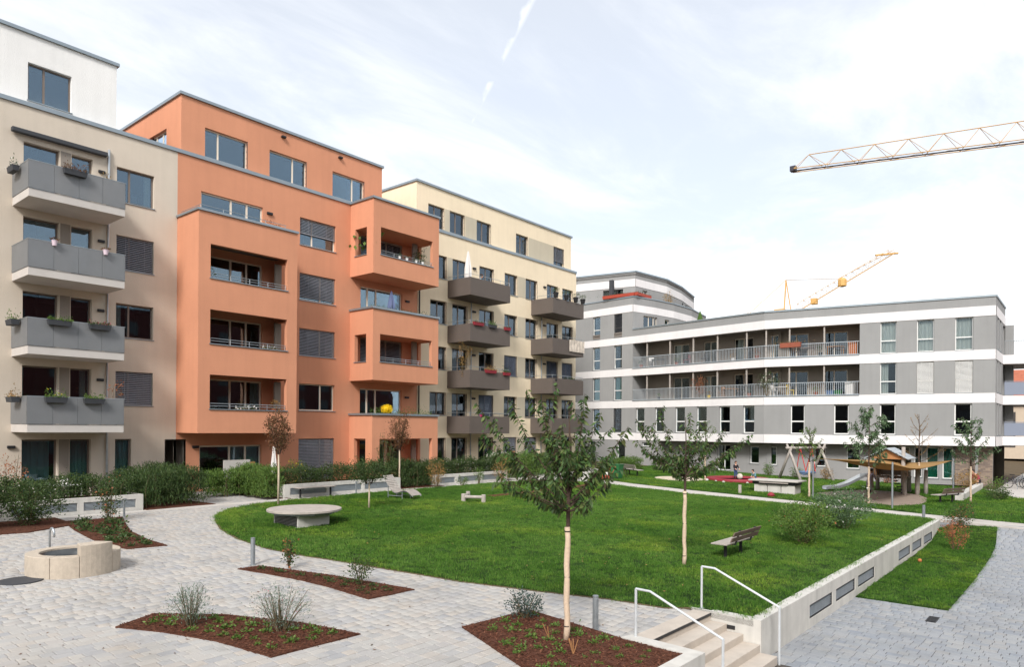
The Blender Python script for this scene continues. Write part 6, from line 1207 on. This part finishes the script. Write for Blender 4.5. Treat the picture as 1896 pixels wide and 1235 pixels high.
sitting('person in a magenta jacket sitting on the end of the low wall', 54.6, 5.8, gz(5.8)+.38, 1.62, (-.7, .7), clothes('cloth_magenta', 'cloth_black'), bend=.2); standing('person in a grey jacket standing behind the rowan trunk in the sand', 43.9, 9.95, gz(9.95)+.05, 1.45, (.6, -.2), clothes('cloth_grey', 'cloth_grey'), bend=.12)
sitting('person with dark hair sitting on the top brown balcony', 33.0, 30.45, 12.95, 1.65, (.8, -.5), clothes('cloth_teal', 'denim'))

# ------------------------------------------------------------------ balcony things
def flowerbox(label, x0, x1, y, z, lm, seed, fl=None, boxm='grey_box', h=.2, leafh=.28, dens=260, group=None, dy=.2):
    t = thing('flower_box', label, 'flower box', ((x0+x1)/2, y, z), group); m = MB(); m.hexa([(x0+.03, y-dy/2+.02, z), (x1-.03, y-dy/2+.02, z), (x1-.03, y+dy/2-.02, z), (x0+.03, y+dy/2-.02, z), (x0, y-dy/2, z+h), (x1, y-dy/2, z+h), (x1, y+dy/2, z+h), (x0, y+dy/2, z+h)]); m.build('box', boxm, t)
    n = int((x1-x0)*dens)+30; r = np.random.default_rng(seed); P = np.stack([r.uniform(x0, x1, n), y+r.normal(0, dy*.4, n), z+h*.9+np.abs(r.normal(0, leafh*.5, n))*(.6+.4*np.sin(r.uniform(0, 6, n)))], 1); A = r.normal(size=(n, 3))+np.array([0, 0, .8]); leafcloud('plants', P, A, .08, .035, lm, t)['kind'] = 'stuff'
    if fl: idx = r.integers(0, n, fl[1]); leafcloud('blossom', P[idx]+np.array([0, 0, .03]), r.normal(size=(fl[1], 3))+np.array([0, -.5, .8]), fl[2] if len(fl) > 2 else .07, fl[2] if len(fl) > 2 else .06, fl[0], t)
    return t
def pot(label, x, y, z, r, h, mm, lm, leafh, seed, n=130, fl=None, leaf=.09):
    t = thing('potted_plant', label, 'potted plant', (x, y, z)); m = MB(); m.lathe([(r*.7, 0), (r, h*.9), (r*1.08, h*.92), (r*1.08, h), (r*.9, h)], (x, y, z), 14); m.build('pot', mm, t)
    q = np.random.default_rng(seed); d = q.normal(size=(n, 3)); d /= np.linalg.norm(d, axis=1, keepdims=True); P = np.array([x, y, z+h+leafh*.45])+d*np.array([r*1.5, r*1.5, leafh*.5])*q.uniform(.3, 1, (n, 1)); leafcloud('leaves', P, d+np.array([0, 0, .6]), leaf, leaf*.4, lm, t)
    m = MB(); m.tube([(x, y, z+h*.9), (x, y, z+h+leafh*.6)], .012, 4); m.build('stem', 'stem', t)
    if fl: idx = q.integers(0, n, fl[1]); leafcloud('blossom', P[idx], q.normal(size=(fl[1], 3))+np.array([0, 0, .8]), .07, .065, fl[0], t)
def parasol(label, x, y, z, h, mm, r=.16):
    t = thing('folded_parasol', label, 'parasol', (x, y, z)); m = MB(); m.tube([(x, y, z), (x, y, z+h)], .02, 6); m.build('pole', 'steel', t)
    m = MB(); n = 12; prof = [(.3, .55), (.42, r), (.6, r*.92), (.8, r*.55), (.95, .05), (1.0, .015)]; rings = []
    for q, rr_ in [(.28, r*.8)] + [(a, b) for a, b in prof[1:]]:
        rings.append(len(m.v)); m.v += [(x+rr_*(1+.22*(-1)**j)*math.cos(6.283*j/n), y+rr_*(1+.22*(-1)**j)*math.sin(6.283*j/n), z+h*q) for j in range(n)]
    for a, b in zip(rings, rings[1:]):
        for j in range(n): m.f.append((a+j, a+(j+1) % n, b+(j+1) % n, b+j))
    m.build('canopy', mm, t); m = MB(); m.lathe([(.2, 0), (.2, .06), (.04, .1)], (x, y, z), 12); m.build('base', 'slab_concrete', t)
def chair(label, x, y, z, ang, mm, group=None):
    c, s = math.cos(ang), math.sin(ang); t = thing('chair', label, 'chair', (x, y, z), group); T = lambda a, b, h: (x+c*a-s*b, y+s*a+c*b, z+h)
    def bx(nm, a0, a1, b0, b1, h0, h1): m = MB(); m.hexa([T(a0, b0, h0), T(a1, b0, h0), T(a1, b1, h0), T(a0, b1, h0), T(a0, b0, h1), T(a1, b0, h1), T(a1, b1, h1), T(a0, b1, h1)]); m.build(nm, mm, t)
    bx('seat', -.22, .22, -.22, .22, .43, .47); bx('backrest', -.22, .22, .2, .24, .55, .88)
    for a in (-.2, .17):
        bx('leg', a, a+.03, -.2, -.17, 0, .43); bx('leg', a, a+.03, .2, .23, 0, .88)
def table(label, x, y, z, w_, d_, mm):
    t = thing('table', label, 'table', (x, y, z)); m = MB(); m.box(x-w_/2, x+w_/2, y-d_/2, y+d_/2, z+.7, z+.74); m.build('table_top', mm, t)
    for a in (-1, 1):
        for b in (-1, 1): m = MB(); m.box(x+a*(w_/2-.08)-.02, x+a*(w_/2-.08)+.02, y+b*(d_/2-.08)-.02, y+b*(d_/2-.08)+.02, z, z+.7); m.build('leg', mm, t)
B5 = 12.73
flowerbox('dark flower box with white blossoms at the left end of the top beige balcony', 8.06, 8.3, 31.2, B5+.75, 'leaf_hedge', 1, ('flower_white', 60, .06), dy=.7, leafh=.35); flowerbox('dark flower box with reddish plants on the front of the top beige balcony', 9.45, 10.25, 29.95, B5+.8, 'leaf_red', 2, leafh=.35)
pot('pink-white pot on the left of the fourth floor beige railing', 9.19, 30.0, B5-2.9+.9, .1, .2, 'pink_pot', 'leaf_red', .06, 3, 30); pot('pink-white pot on the right of the fourth floor beige railing', 10.96, 30.0, B5-2.9+.9, .1, .2, 'pink_pot', 'leaf_red', .06, 4, 30)
flowerbox('leafy plant box at the left end of the third floor beige balcony', 8.02, 8.32, 31.1, B5-5.8+.8, 'leaf_bright', 5, dy=.7, leafh=.4); flowerbox('dark flower box with yellow-green plants on the third floor beige railing', 8.96, 9.76, 29.95, B5-5.8+.82, 'leaf_bright', 6, leafh=.16); flowerbox('dark flower box with purple heather on the third floor beige railing', 10.36, 11.14, 29.95, B5-5.8+.82, 'leaf_hedge', 7, ('flower_pink', 50, .05), leafh=.16)
flowerbox('dark flower box at the left end of the lowest beige balcony', 8.02, 8.32, 31.0, B5-8.7+.82, 'leaf_autumn', 8, dy=.7, leafh=.35); flowerbox('dark flower box with lush yellow-green plants on the lowest beige railing', 8.89, 9.63, 29.95, B5-8.7+.82, 'leaf_bright', 9, ('flower_yellow', 14, .05), leafh=.35); flowerbox('dark flower box with small plants on the right of the lowest beige railing', 10.19, 10.92, 29.95, B5-8.7+.82, 'leaf_bright', 10, leafh=.22)
bushy('potted_shrub', 'thin autumn coloured shrub at the right end of the lowest beige balcony', 'plant', (11.5, 30.35, B5-8.7), (.3, .3, .9, 1.75), 110, .09, 'leaf_rust', 90, stems=7); pot('climbing plant beside the drain pipe on the top beige balcony', 11.55, 31.6, B5, .12, .25, 'terracotta', 'leaf_autumn', 1.9, 11, 120)
# ground floor terraces
chair('dark blue garden chair on the orange ground floor terrace', 17.9, 30.4, 1.0, 2.4, 'bike_paint'); parasol('white and blue folded parasol on the orange ground floor terrace', 18.55, 30.3, 1.0, 2.1, 'cloth_white', .13); table('white garden table on the terrace below the beige balconies', 9.6, 30.2, 1.0, 1.2, .8, 'white_plastic'); flowerbox('white planter with green shrub on the beige terrace table', 9.5, 9.9, 30.2, 1.74, 'leaf_hedge', 12, boxm='white_plastic', leafh=.3)
bushy('flower_bush', 'yellow and orange flowering bush behind the hedge below the orange house', 'bush', (19.4, 29.6, 1.0), (.6, .4, .3, 1.35), 500, .08, 'leaf_bright', 91, stems=8, fl=('flower_yellow', 50, .07)); bushy('flower_bush', 'dark climbing bush in front of the right orange bay', 'bush', (24.6, 29.2, 1.0), (.8, .5, .1, 2.5), 1500, .075, 'leaf_hedge', 92, stems=16)
# orange loggias and terraces
flowerbox('row of white chrysanthemums in the lowest left orange loggia', 16.7, 17.75, 30.5, 4.6, 'leaf_hedge', 13, ('flower_white', 80, .09), leafh=.25, boxm='terracotta'); pot('yellow-green plant at the right end of the lowest left orange loggia', 18.7, 30.5, 4.6, .14, .25, 'terracotta', 'leaf_autumn', .5, 14, 120); flowerbox('terracotta box with white flowers in the middle left orange loggia', 18.0, 18.8, 30.5, 7.5, 'leaf_hedge', 15, ('flower_white', 40, .09), boxm='terracotta', leafh=.2); pot('tall thin plant at the left end of the upper left orange loggia', 15.5, 30.6, 10.0, .14, .3, 'grey_box', 'leaf_bright', 1.3, 16, 70)
flowerbox('white box with a brown plant on the upper left orange terrace', 18.0, 18.9, 30.35, 13.45, 'leaf_rust', 17, boxm='white_plastic', leafh=.25, dens=120)
for i, (z, lab, lm) in enumerate(((10.35, 'long planted box along the upper right orange terrace', 'leaf_hedge'), (4.55, 'long planted box along the lower right orange terrace', 'leaf_bright'))): flowerbox(lab, 24.4, 29.0, 30.35, z, lm, 18+i, leafh=.3 if i == 0 else .5, boxm='grey_box', dens=150)
bm = bmesh.new(); bmesh.ops.create_icosphere(bm, subdivisions=3, radius=.21); me = bpy.data.meshes.new('cushion'); 
for v_ in bm.verts: v_.co *= random.uniform(.94, 1.06); v_.co.x *= 1.25; v_.co.z *= .85
bm.to_mesh(me); bm.free(); me.materials.append(M['yellow_toy']); o = bpy.data.objects.new('yellow_flower_ball', me); o.location = (25.35, 30.1, 5.02); COL.objects.link(o); tag(o, 'bright yellow ball of chrysanthemums on the lower right orange terrace', 'flowers')
rp = np.random.default_rng(5).normal(size=(500, 3)); rp /= np.linalg.norm(rp, axis=1, keepdims=True); leafcloud('petals', rp*np.array([.30, .24, .2])*np.random.default_rng(9).uniform(.8, 1.2, (500, 1)), rp+np.random.default_rng(6).normal(0, .5, (500, 3)), .06, .05, 'flower_yellow', None).parent = o
parasol('folded blue-grey parasol on the upper right orange terrace', 25.95, 30.5, 9.7, 2.0, 'cloth_blue', .2); bushy('banana_plant', 'broad-leaved plant in the side opening of the top right orange loggia', 'plant', (24.6, 31.0, 12.65), (.25, .35, .9, 1.9), 40, .4, 'leaf_bright', 93, stems=4, clump=3); bushy('potted_conifer', 'dark bushy plant at the right of the top right orange loggia', 'plant', (28.3, 30.7, 12.65), (.35, .3, .7, 1.9), 420, .1, 'leaf_hedge', 94, stems=8)
for i, x in enumerate((26.2, 26.75, 27.45, 27.95)): pot(('first', 'second', 'third', 'last')[i] + ' white pot from the left on the rail of the top right orange loggia', x, 30.12, 13.48, .09, .16, 'white_plastic', 'leaf_hedge', .1, 30+i, 24)
# yellow house balconies
parasol('white folded parasol on the top left brown balcony', 32.3, 30.6, 12.55, 2.7, 'cloth_white', .2)
for i, (x, lab) in enumerate(((32.2, 'red flower box at the corner of the second brown balcony from the top'), (35.2, 'red flower box at the right end of the second brown balcony from the top'))): flowerbox(lab, x-.05, x+.85 if i == 0 else x+.5, 29.95, 10.48, 'leaf_hedge', 40+i, boxm='red_rubber', leafh=.1, dens=160)
flowerbox('dark flower box with grasses on the second brown balcony from the top', 33.6, 34.3, 29.95, 10.48, 'leaf_bright', 42, leafh=.3)
flowerbox('red flower box with straw grasses on the third brown balcony', 33.3, 34.3, 29.95, 7.55, 'leaf_autumn', 43, boxm='red_rubber', leafh=.35); flowerbox('red flower box with green plant on the right of the third brown balcony', 35.05, 35.7, 29.95, 7.5, 'leaf_hedge', 44, boxm='red_rubber', leafh=.4); bushy('climbing_plant', 'yellow autumn climber on strings above the third brown balcony', 'plant', (32.0, 30.6, 7.0), (.5, .5, .7, 2.5), 300, .1, 'leaf_autumn', 95, stems=8)
for i, x in enumerate((39.9+1.0, 42.2, 43.4, 44.35)): pot(('leftmost', 'second', 'third', 'rightmost')[i] + ' black pot with dark plant on the top right brown balcony', x, 30.0, 13.5, .2, .35, 'black_plastic', 'leaf_hedge', .35, 50+i, 110)
m = MB(); n = 16
for i in range(n): a, b = 42.55+1.95*i/n, 42.55+1.95*(i+1)/n; f_ = lambda x: 29.955-.03*abs(math.sin(x*9)); m.q((a, f_(a), 9.75), (b, f_(b), 9.75), (b, f_(b), 10.62), (a, f_(a), 10.62)); m.q((a, f_(a), 10.62), (b, f_(b), 10.62), (b, 30.12, 10.6), (a, 30.12, 10.6))
tag(m.build('hanging_cloth', 'cloth_beige'), 'pale patterned cloth hung over the second right brown balcony', 'cloth')
t = thing('kettle_grill', 'black covered grill on the third right brown balcony', 'grill', (41.0, 30.3, 7.0)); m = MB(); m.lathe([(.1, .55), (.3, .65), (.34, .8), (.3, .92), (.1, 1.0)], (41.0, 30.3, 6.75), 14); m.build('lid', 'black_plastic', t, smooth=True); m = MB(); m.tube([(41.0, 30.3, 6.7), (41.0, 30.3, 7.35)], .04, 6); m.build('leg', 'dark_metal', t)
flowerbox('small mixed planter on the third right brown balcony', 42.2, 43.6, 30.15, 7.5, 'leaf_hedge', 45, leafh=.22, dens=90); pot('pink toy-coloured pot on the lowest left brown balcony', 33.0, 30.05, 4.72, .12, .14, 'cloth_magenta', 'leaf_bright', .05, 55, 14); table('small table on the lowest left brown balcony', 33.6, 30.8, 3.8, .8, .6, 'white_plastic'); table('small table on the top left brown balcony', 33.6, 30.9, 12.55, .9, .7, 'dark_metal')
# grey building
flowerbox('long red planter boxes along the corner of the grey roof terrace, left run', 55.55, 55.85, 33.7, 16.1, 'leaf_hedge', 60, boxm='red_plastic', dy=3.4, leafh=.15, h=.28, dens=700); flowerbox('red planter boxes along the corner of the grey roof terrace, right run', 55.6, 58.2, 31.85, 16.1, 'leaf_hedge', 61, boxm='red_plastic', dy=.3, leafh=.25, h=.28, dens=60)
bushy('potted_shrub', 'feathery pale shrub on the grey roof terrace', 'plant', (60.9, 31.4, 15.3), (.55, .45, .3, 1.9), 420, .12, 'leaf_autumn', 96, stems=12); parasol('lime green folded parasol on the grey roof terrace', 62.5, 28.9, 12.9, 2.4, 'leaf_bright', .26)
def on_log(fr, s, out): v_ = fr.p(s, out, 0); return v_[0], v_[1]
LZ3, LZ2 = 9.5, 6.6
for i, (fr, s, out, z, kind, lab, mm) in enumerate(((F1, 2.2, -.9, LZ3, 'table', 'dark table at the left end of the upper grey loggia', 'dark_metal'), (F1, 1.5, -.7, LZ3, 'chair', 'white chair at the left end of the upper grey loggia', 'white_plastic'), (F1, 5.2, -.8, LZ3, 'chair', 'dark red chair in the upper grey loggia left of the planter', 'red_rubber'), (F1, 6.9, -.8, LZ3, 'chair', 'dark chair by the grey pier in the upper loggia', 'dark_metal'), (F2, 2.9, -.9, LZ3, 'table', 'brown table in the upper grey loggia', 'old_wood'), (F2, 2.2, -.7, LZ3, 'chair', 'brown chair left of the brown table in the upper loggia', 'old_wood'), (F2, 4.9, -.8, LZ3, 'table', 'pale timber table near the right end of the upper loggia', 'warm_wood'), (F1, 9.4, -.8, LZ2, 'table', 'timber sofa table in the lower grey loggia', 'warm_wood'), (F1, 8.6, -.7, LZ2, 'chair', 'timber chair in the lower grey loggia beside the sofa table', 'warm_wood'), (F1, 10.4, -.7, LZ2, 'chair', 'dark chair in the lower grey loggia near the bend', 'dark_metal'), (F2, 1.2, -.9, LZ2, 'table', 'white table in the lower loggia right of the bend', 'white_plastic'), (F2, .6, -.6, LZ2, 'chair', 'white chair left of the white table in the lower loggia', 'white_plastic'), (F2, 1.8, -.6, LZ2, 'chair', 'yellow chair right of the white table in the lower loggia', 'yellow_toy'))):
    x, y = on_log(fr, s, out)
    if kind == 'table': table(lab, x, y, z, .8, 1.1, mm)
    else: chair(lab, x, y, z, 1.2+i, mm)
x, y = on_log(F2, 1.9, .12); flowerbox('large terracotta hanging planter on the upper grey loggia railing', x-.15, x+.15, y, LZ3+.72, 'leaf_autumn', 62, boxm='terracotta', dy=1.5, leafh=.35, h=.35, dens=500)
x, y = on_log(F1, 6.9, -.2); bushy('potted_shrub', 'tall reddish green shrub in the lower grey loggia', 'plant', (x, y, LZ2), (.5, .7, .2, 1.9), 420, .12, 'leaf_rust', 97, stems=9); x, y = on_log(F2, .3, .05); bushy('climbing_plant', 'green climbing plant with white blossoms on the lower loggia railing', 'plant', (x, y, LZ2), (.3, .9, .5, 1.9), 420, .12, 'leaf_hedge', 98, stems=9, fl=('flower_white', 40, .1))
for i, (s, z, mm, lab) in enumerate(((4.6, LZ2, 'blue_net', 'blue storage box at the right end of the lower loggia'), (5.1, LZ2, 'green_plastic', 'teal storage box at the right end of the lower loggia'), (6.1, LZ3, 'orange_fabric', 'orange folded lounger at the right end of the upper loggia'), (5.9, LZ2, 'cloth_white', 'white folded drying rack at the right end of the lower loggia'))):
    x, y = on_log(F2, s, -.4); t = thing('storage_box' if i < 2 else 'folded_furniture', lab, 'box' if i < 2 else 'furniture', (x, y, z)); m = MB(); h = .35 if i < 2 else .9; m.hexa([(x-.2, y-.25, z+.02), (x+.2, y-.25, z+.02), (x+.2, y+.25, z+.02), (x-.2, y+.25, z+.02), (x-.22, y-.28, z+h), (x+.22, y-.28, z+h), (x+.22, y+.28, z+h), (x-.22, y+.28, z+h)]); m.build('body', mm, t, bevel=.02); m = MB(); m.box(x-.24, x+.24, y-.3, y+.3, z+h, z+h+.03); m.build('lid', mm, t)

for i, (fr, s, out, z, r, h, mm, lm, lh, lab) in enumerate(((F1, .7, -.35, LZ3, .16, .3, 'terracotta', 'leaf_hedge', .5, 'leafy pot at the far left of the upper grey loggia'), (F1, 4.5, -.35, LZ3, .15, .28, 'terracotta', 'leaf_bright', .45, 'green pot plant by the second post of the upper grey loggia'), (F1, 9.9, -.3, LZ3, .14, .25, 'white_plastic', 'leaf_autumn', .4, 'yellowish pot plant in the middle of the upper grey loggia'), (F1, 12.0, -.3, LZ3, .17, .3, 'terracotta', 'leaf_rust', .6, 'reddish pot plant at the bend of the upper grey loggia'), (F2, 3.9, -.4, LZ3, .15, .3, 'grey_box', 'leaf_hedge', .55, 'dark pot plant behind the rail right of the brown table'), (F1, 7.7, -.35, LZ2, .16, .25, 'yellow_toy', 'leaf_autumn', .35, 'yellow pot beside the tall shrub in the lower grey loggia'), (F1, 11.3, -.35, LZ2, .16, .3, 'terracotta', 'leaf_hedge', .5, 'terracotta pot plant left of the bend in the lower grey loggia'), (F1, 2.6, -.4, LZ2, .14, .26, 'grey_box', 'leaf_bright', .3, 'small grey pot at the left of the lower grey loggia'), (F2, 3.6, -.5, LZ2, .15, .28, 'terracotta', 'leaf_bright', .4, 'pot plant before the blank wall of the lower grey loggia'))):
    x, y = on_log(fr, s, out); pot(lab, x, y, z, r, h, mm, lm, lh, 200+i, 90, leaf=.1)
# ------------------------------------------------------------------ cranes
def LD(l, d, z): p = Rw*l+Vw*d; return Vector((p.x, p.y, z))
def lattice(m, a, b, n, w_, h0, h1, r, top=True):
    a, b = Vector(a), Vector(b); d = (b-a).normalized(); s = d.cross(Vector((0, 0, 1))).normalized(); up = s.cross(d); L = (b-a).length
    lo = [[a+d*L*i/n+s*q*w_/2 for i in range(n+1)] for q in (-1, 1)]; hi = [a+d*L*(i+.5)/n+up*(h0+(h1-h0)*(i+.5)/n) for i in range(n)]
    for q in lo: m.tube([q[0], q[-1]], r, 4)
    m.tube([hi[0], hi[-1]], r, 4)
    for i in range(n):
        for q in lo: m.tube([q[i], hi[i]], r*.6, 3); m.tube([hi[i], q[i+1]], r*.6, 3)
        m.tube([lo[0][i], lo[1][i]], r*.6, 3); m.tube([lo[0][i], lo[1][i+1]], r*.5, 3)
    return hi
t = thing('tower_crane', 'yellow tower crane jib reaching in from the right', 'crane', tuple(LD(82, 62, 0.3)))
J0, J1 = LD(31.1, 78, 32.95), LD(84, 61, 34.6); m = MB(); lattice(m, J0, J1, 17, 1.3, 1.5, 3.0, .05); m.build('jib', 'crane_yellow', t)
m = MB(); m.tube([J0+Vector((0, 0, -.05)), J0.lerp(J1, .5)+Vector((0, 0, -.05))], .075, 4); m.build('trolley_rail', 'crane_dark', t); m = MB(); q = J0+Vector((0, 0, .2)); m.box(q.x-.3, q.x+.3, q.y-.3, q.y+.3, q.z-.3, q.z+.25); m.build('jib_nose', 'crane_dark', t)
m = MB(); m.tube([J0.lerp(J1, .75)+Vector((0, 0, 3)), J1+Vector((0, 0, 7))], .05, 4); m.build('tie_rope', 'crane_dark', t)
m = MB(); b_ = LD(82, 62, .3); tp = LD(82, 62, 41)
for sx_ in (-.9, .9):
    for sy_ in (-.9, .9): m.tube([b_+Vector((sx_, sy_, 0)), tp+Vector((sx_*.3, sy_*.3, 0))], .12, 4)
for k in range(18): z = .3+2.0*k; s = (-1)**k*.9; m.tube([Vector((b_.x-s, b_.y-.9, z)), Vector((b_.x+s, b_.y-.9, z+2))], .06, 3); m.tube([Vector((b_.x-.9, b_.y-s, z)), Vector((b_.x-.9, b_.y+s, z+2))], .06, 3)
m.build('mast', 'crane_yellow', t)
t = thing('tower_crane', 'yellow luffing crane rising behind the grey building', 'crane', tuple(LD(61, 150, .3)))
K0, K1 = LD(61.0, 150, 29.5), LD(82, 151, 42.3); m = MB(); lattice(m, K0, K1, 16, 1.5, 1.5, 1.3, .05); m.build('jib', 'crane_yellow', t)
m = MB(); q = K0.lerp(K1, .46); m.lathe([(.3, -.5), (.9, -.3), (.9, 1.0), (.5, 1.4)], tuple(q), 8); m.build('winch', 'crane_yellow', t); m = MB(); q = K0.lerp(K1, .17); m.box(q.x-.6, q.x+.6, q.y-.6, q.y+.6, q.z-.6, q.z+.6); m.build('pulley_block', 'crane_yellow', t)
m = MB(); m.tube([K1, K1+Rw*.9+Vector((0, 0, .1)), K1-Rw*4+Vector((0, 0, -.4))], .22, 5); m.build('jib_nose', 'crane_yellow', t)
m = MB(); ap = LD(58.4, 150, 36.2); m.tube([LD(58, 150, 29), ap], .16, 4); m.tube([LD(59.6, 150, 29), ap], .12, 4); m.build('a_frame', 'crane_yellow', t)
m = MB(); m.tube([ap, K0.lerp(K1, .42)+Vector((0, 0, 1.8)), K1+Vector((0, 0, .8))], .06, 3); m.tube([ap, LD(50.3, 150, 28.7)], .06, 3); m.tube([LD(49.8, 150, 27), LD(50.3, 150, 29.2), LD(50.8, 150, 27)], .2, 4); m.build('stay_rope', 'crane_yellow', t)
m = MB(); c_ = LD(59, 150, 0)
for sx_ in (-1, 1):
    for sy_ in (-1, 1): m.tube([c_+Vector((sx_, sy_, .3)), c_+Vector((sx_, sy_, 29.5))], .15, 4)
for k in range(14): z = .3+2.1*k; s = (-1)**k; m.tube([c_+Vector((-s, -1, z)), c_+Vector((s, -1, z+2.1))], .07, 3)
m.box(c_.x-6, c_.x+3, c_.y-1, c_.y+1, 28, 29.2); m.build('mast', 'crane_yellow', t)
# distant house behind the wrap-round balconies
t = thing('distant_house', 'distant house with a red tiled roof behind the right balconies', 'building', (118, -1, 1)); m = MB(); m.box(112, 124, -16, 12, .5, 8); m.build('wall', 'far_wall', t)
m = MB(); m.hexa([(111, -17, 8), (125, -17, 8), (125, 13, 8), (111, 13, 8), (117.8, -17, 12.5), (118.2, -17, 12.5), (118.2, 13, 12.5), (117.8, 13, 12.5)]); rf = m.build('roof', 'tile_roof', t)
for k in range(6):
    for j in range(2): m = MB(); m.box(111.95, 112.0, -14+4.4*k, -12.4+4.4*k, 2+3*j, 3.6+3*j); m.build('window', 'dark_frame', t)
for o in bpy.data.objects:
    if '_loc' in o: del o['_loc']
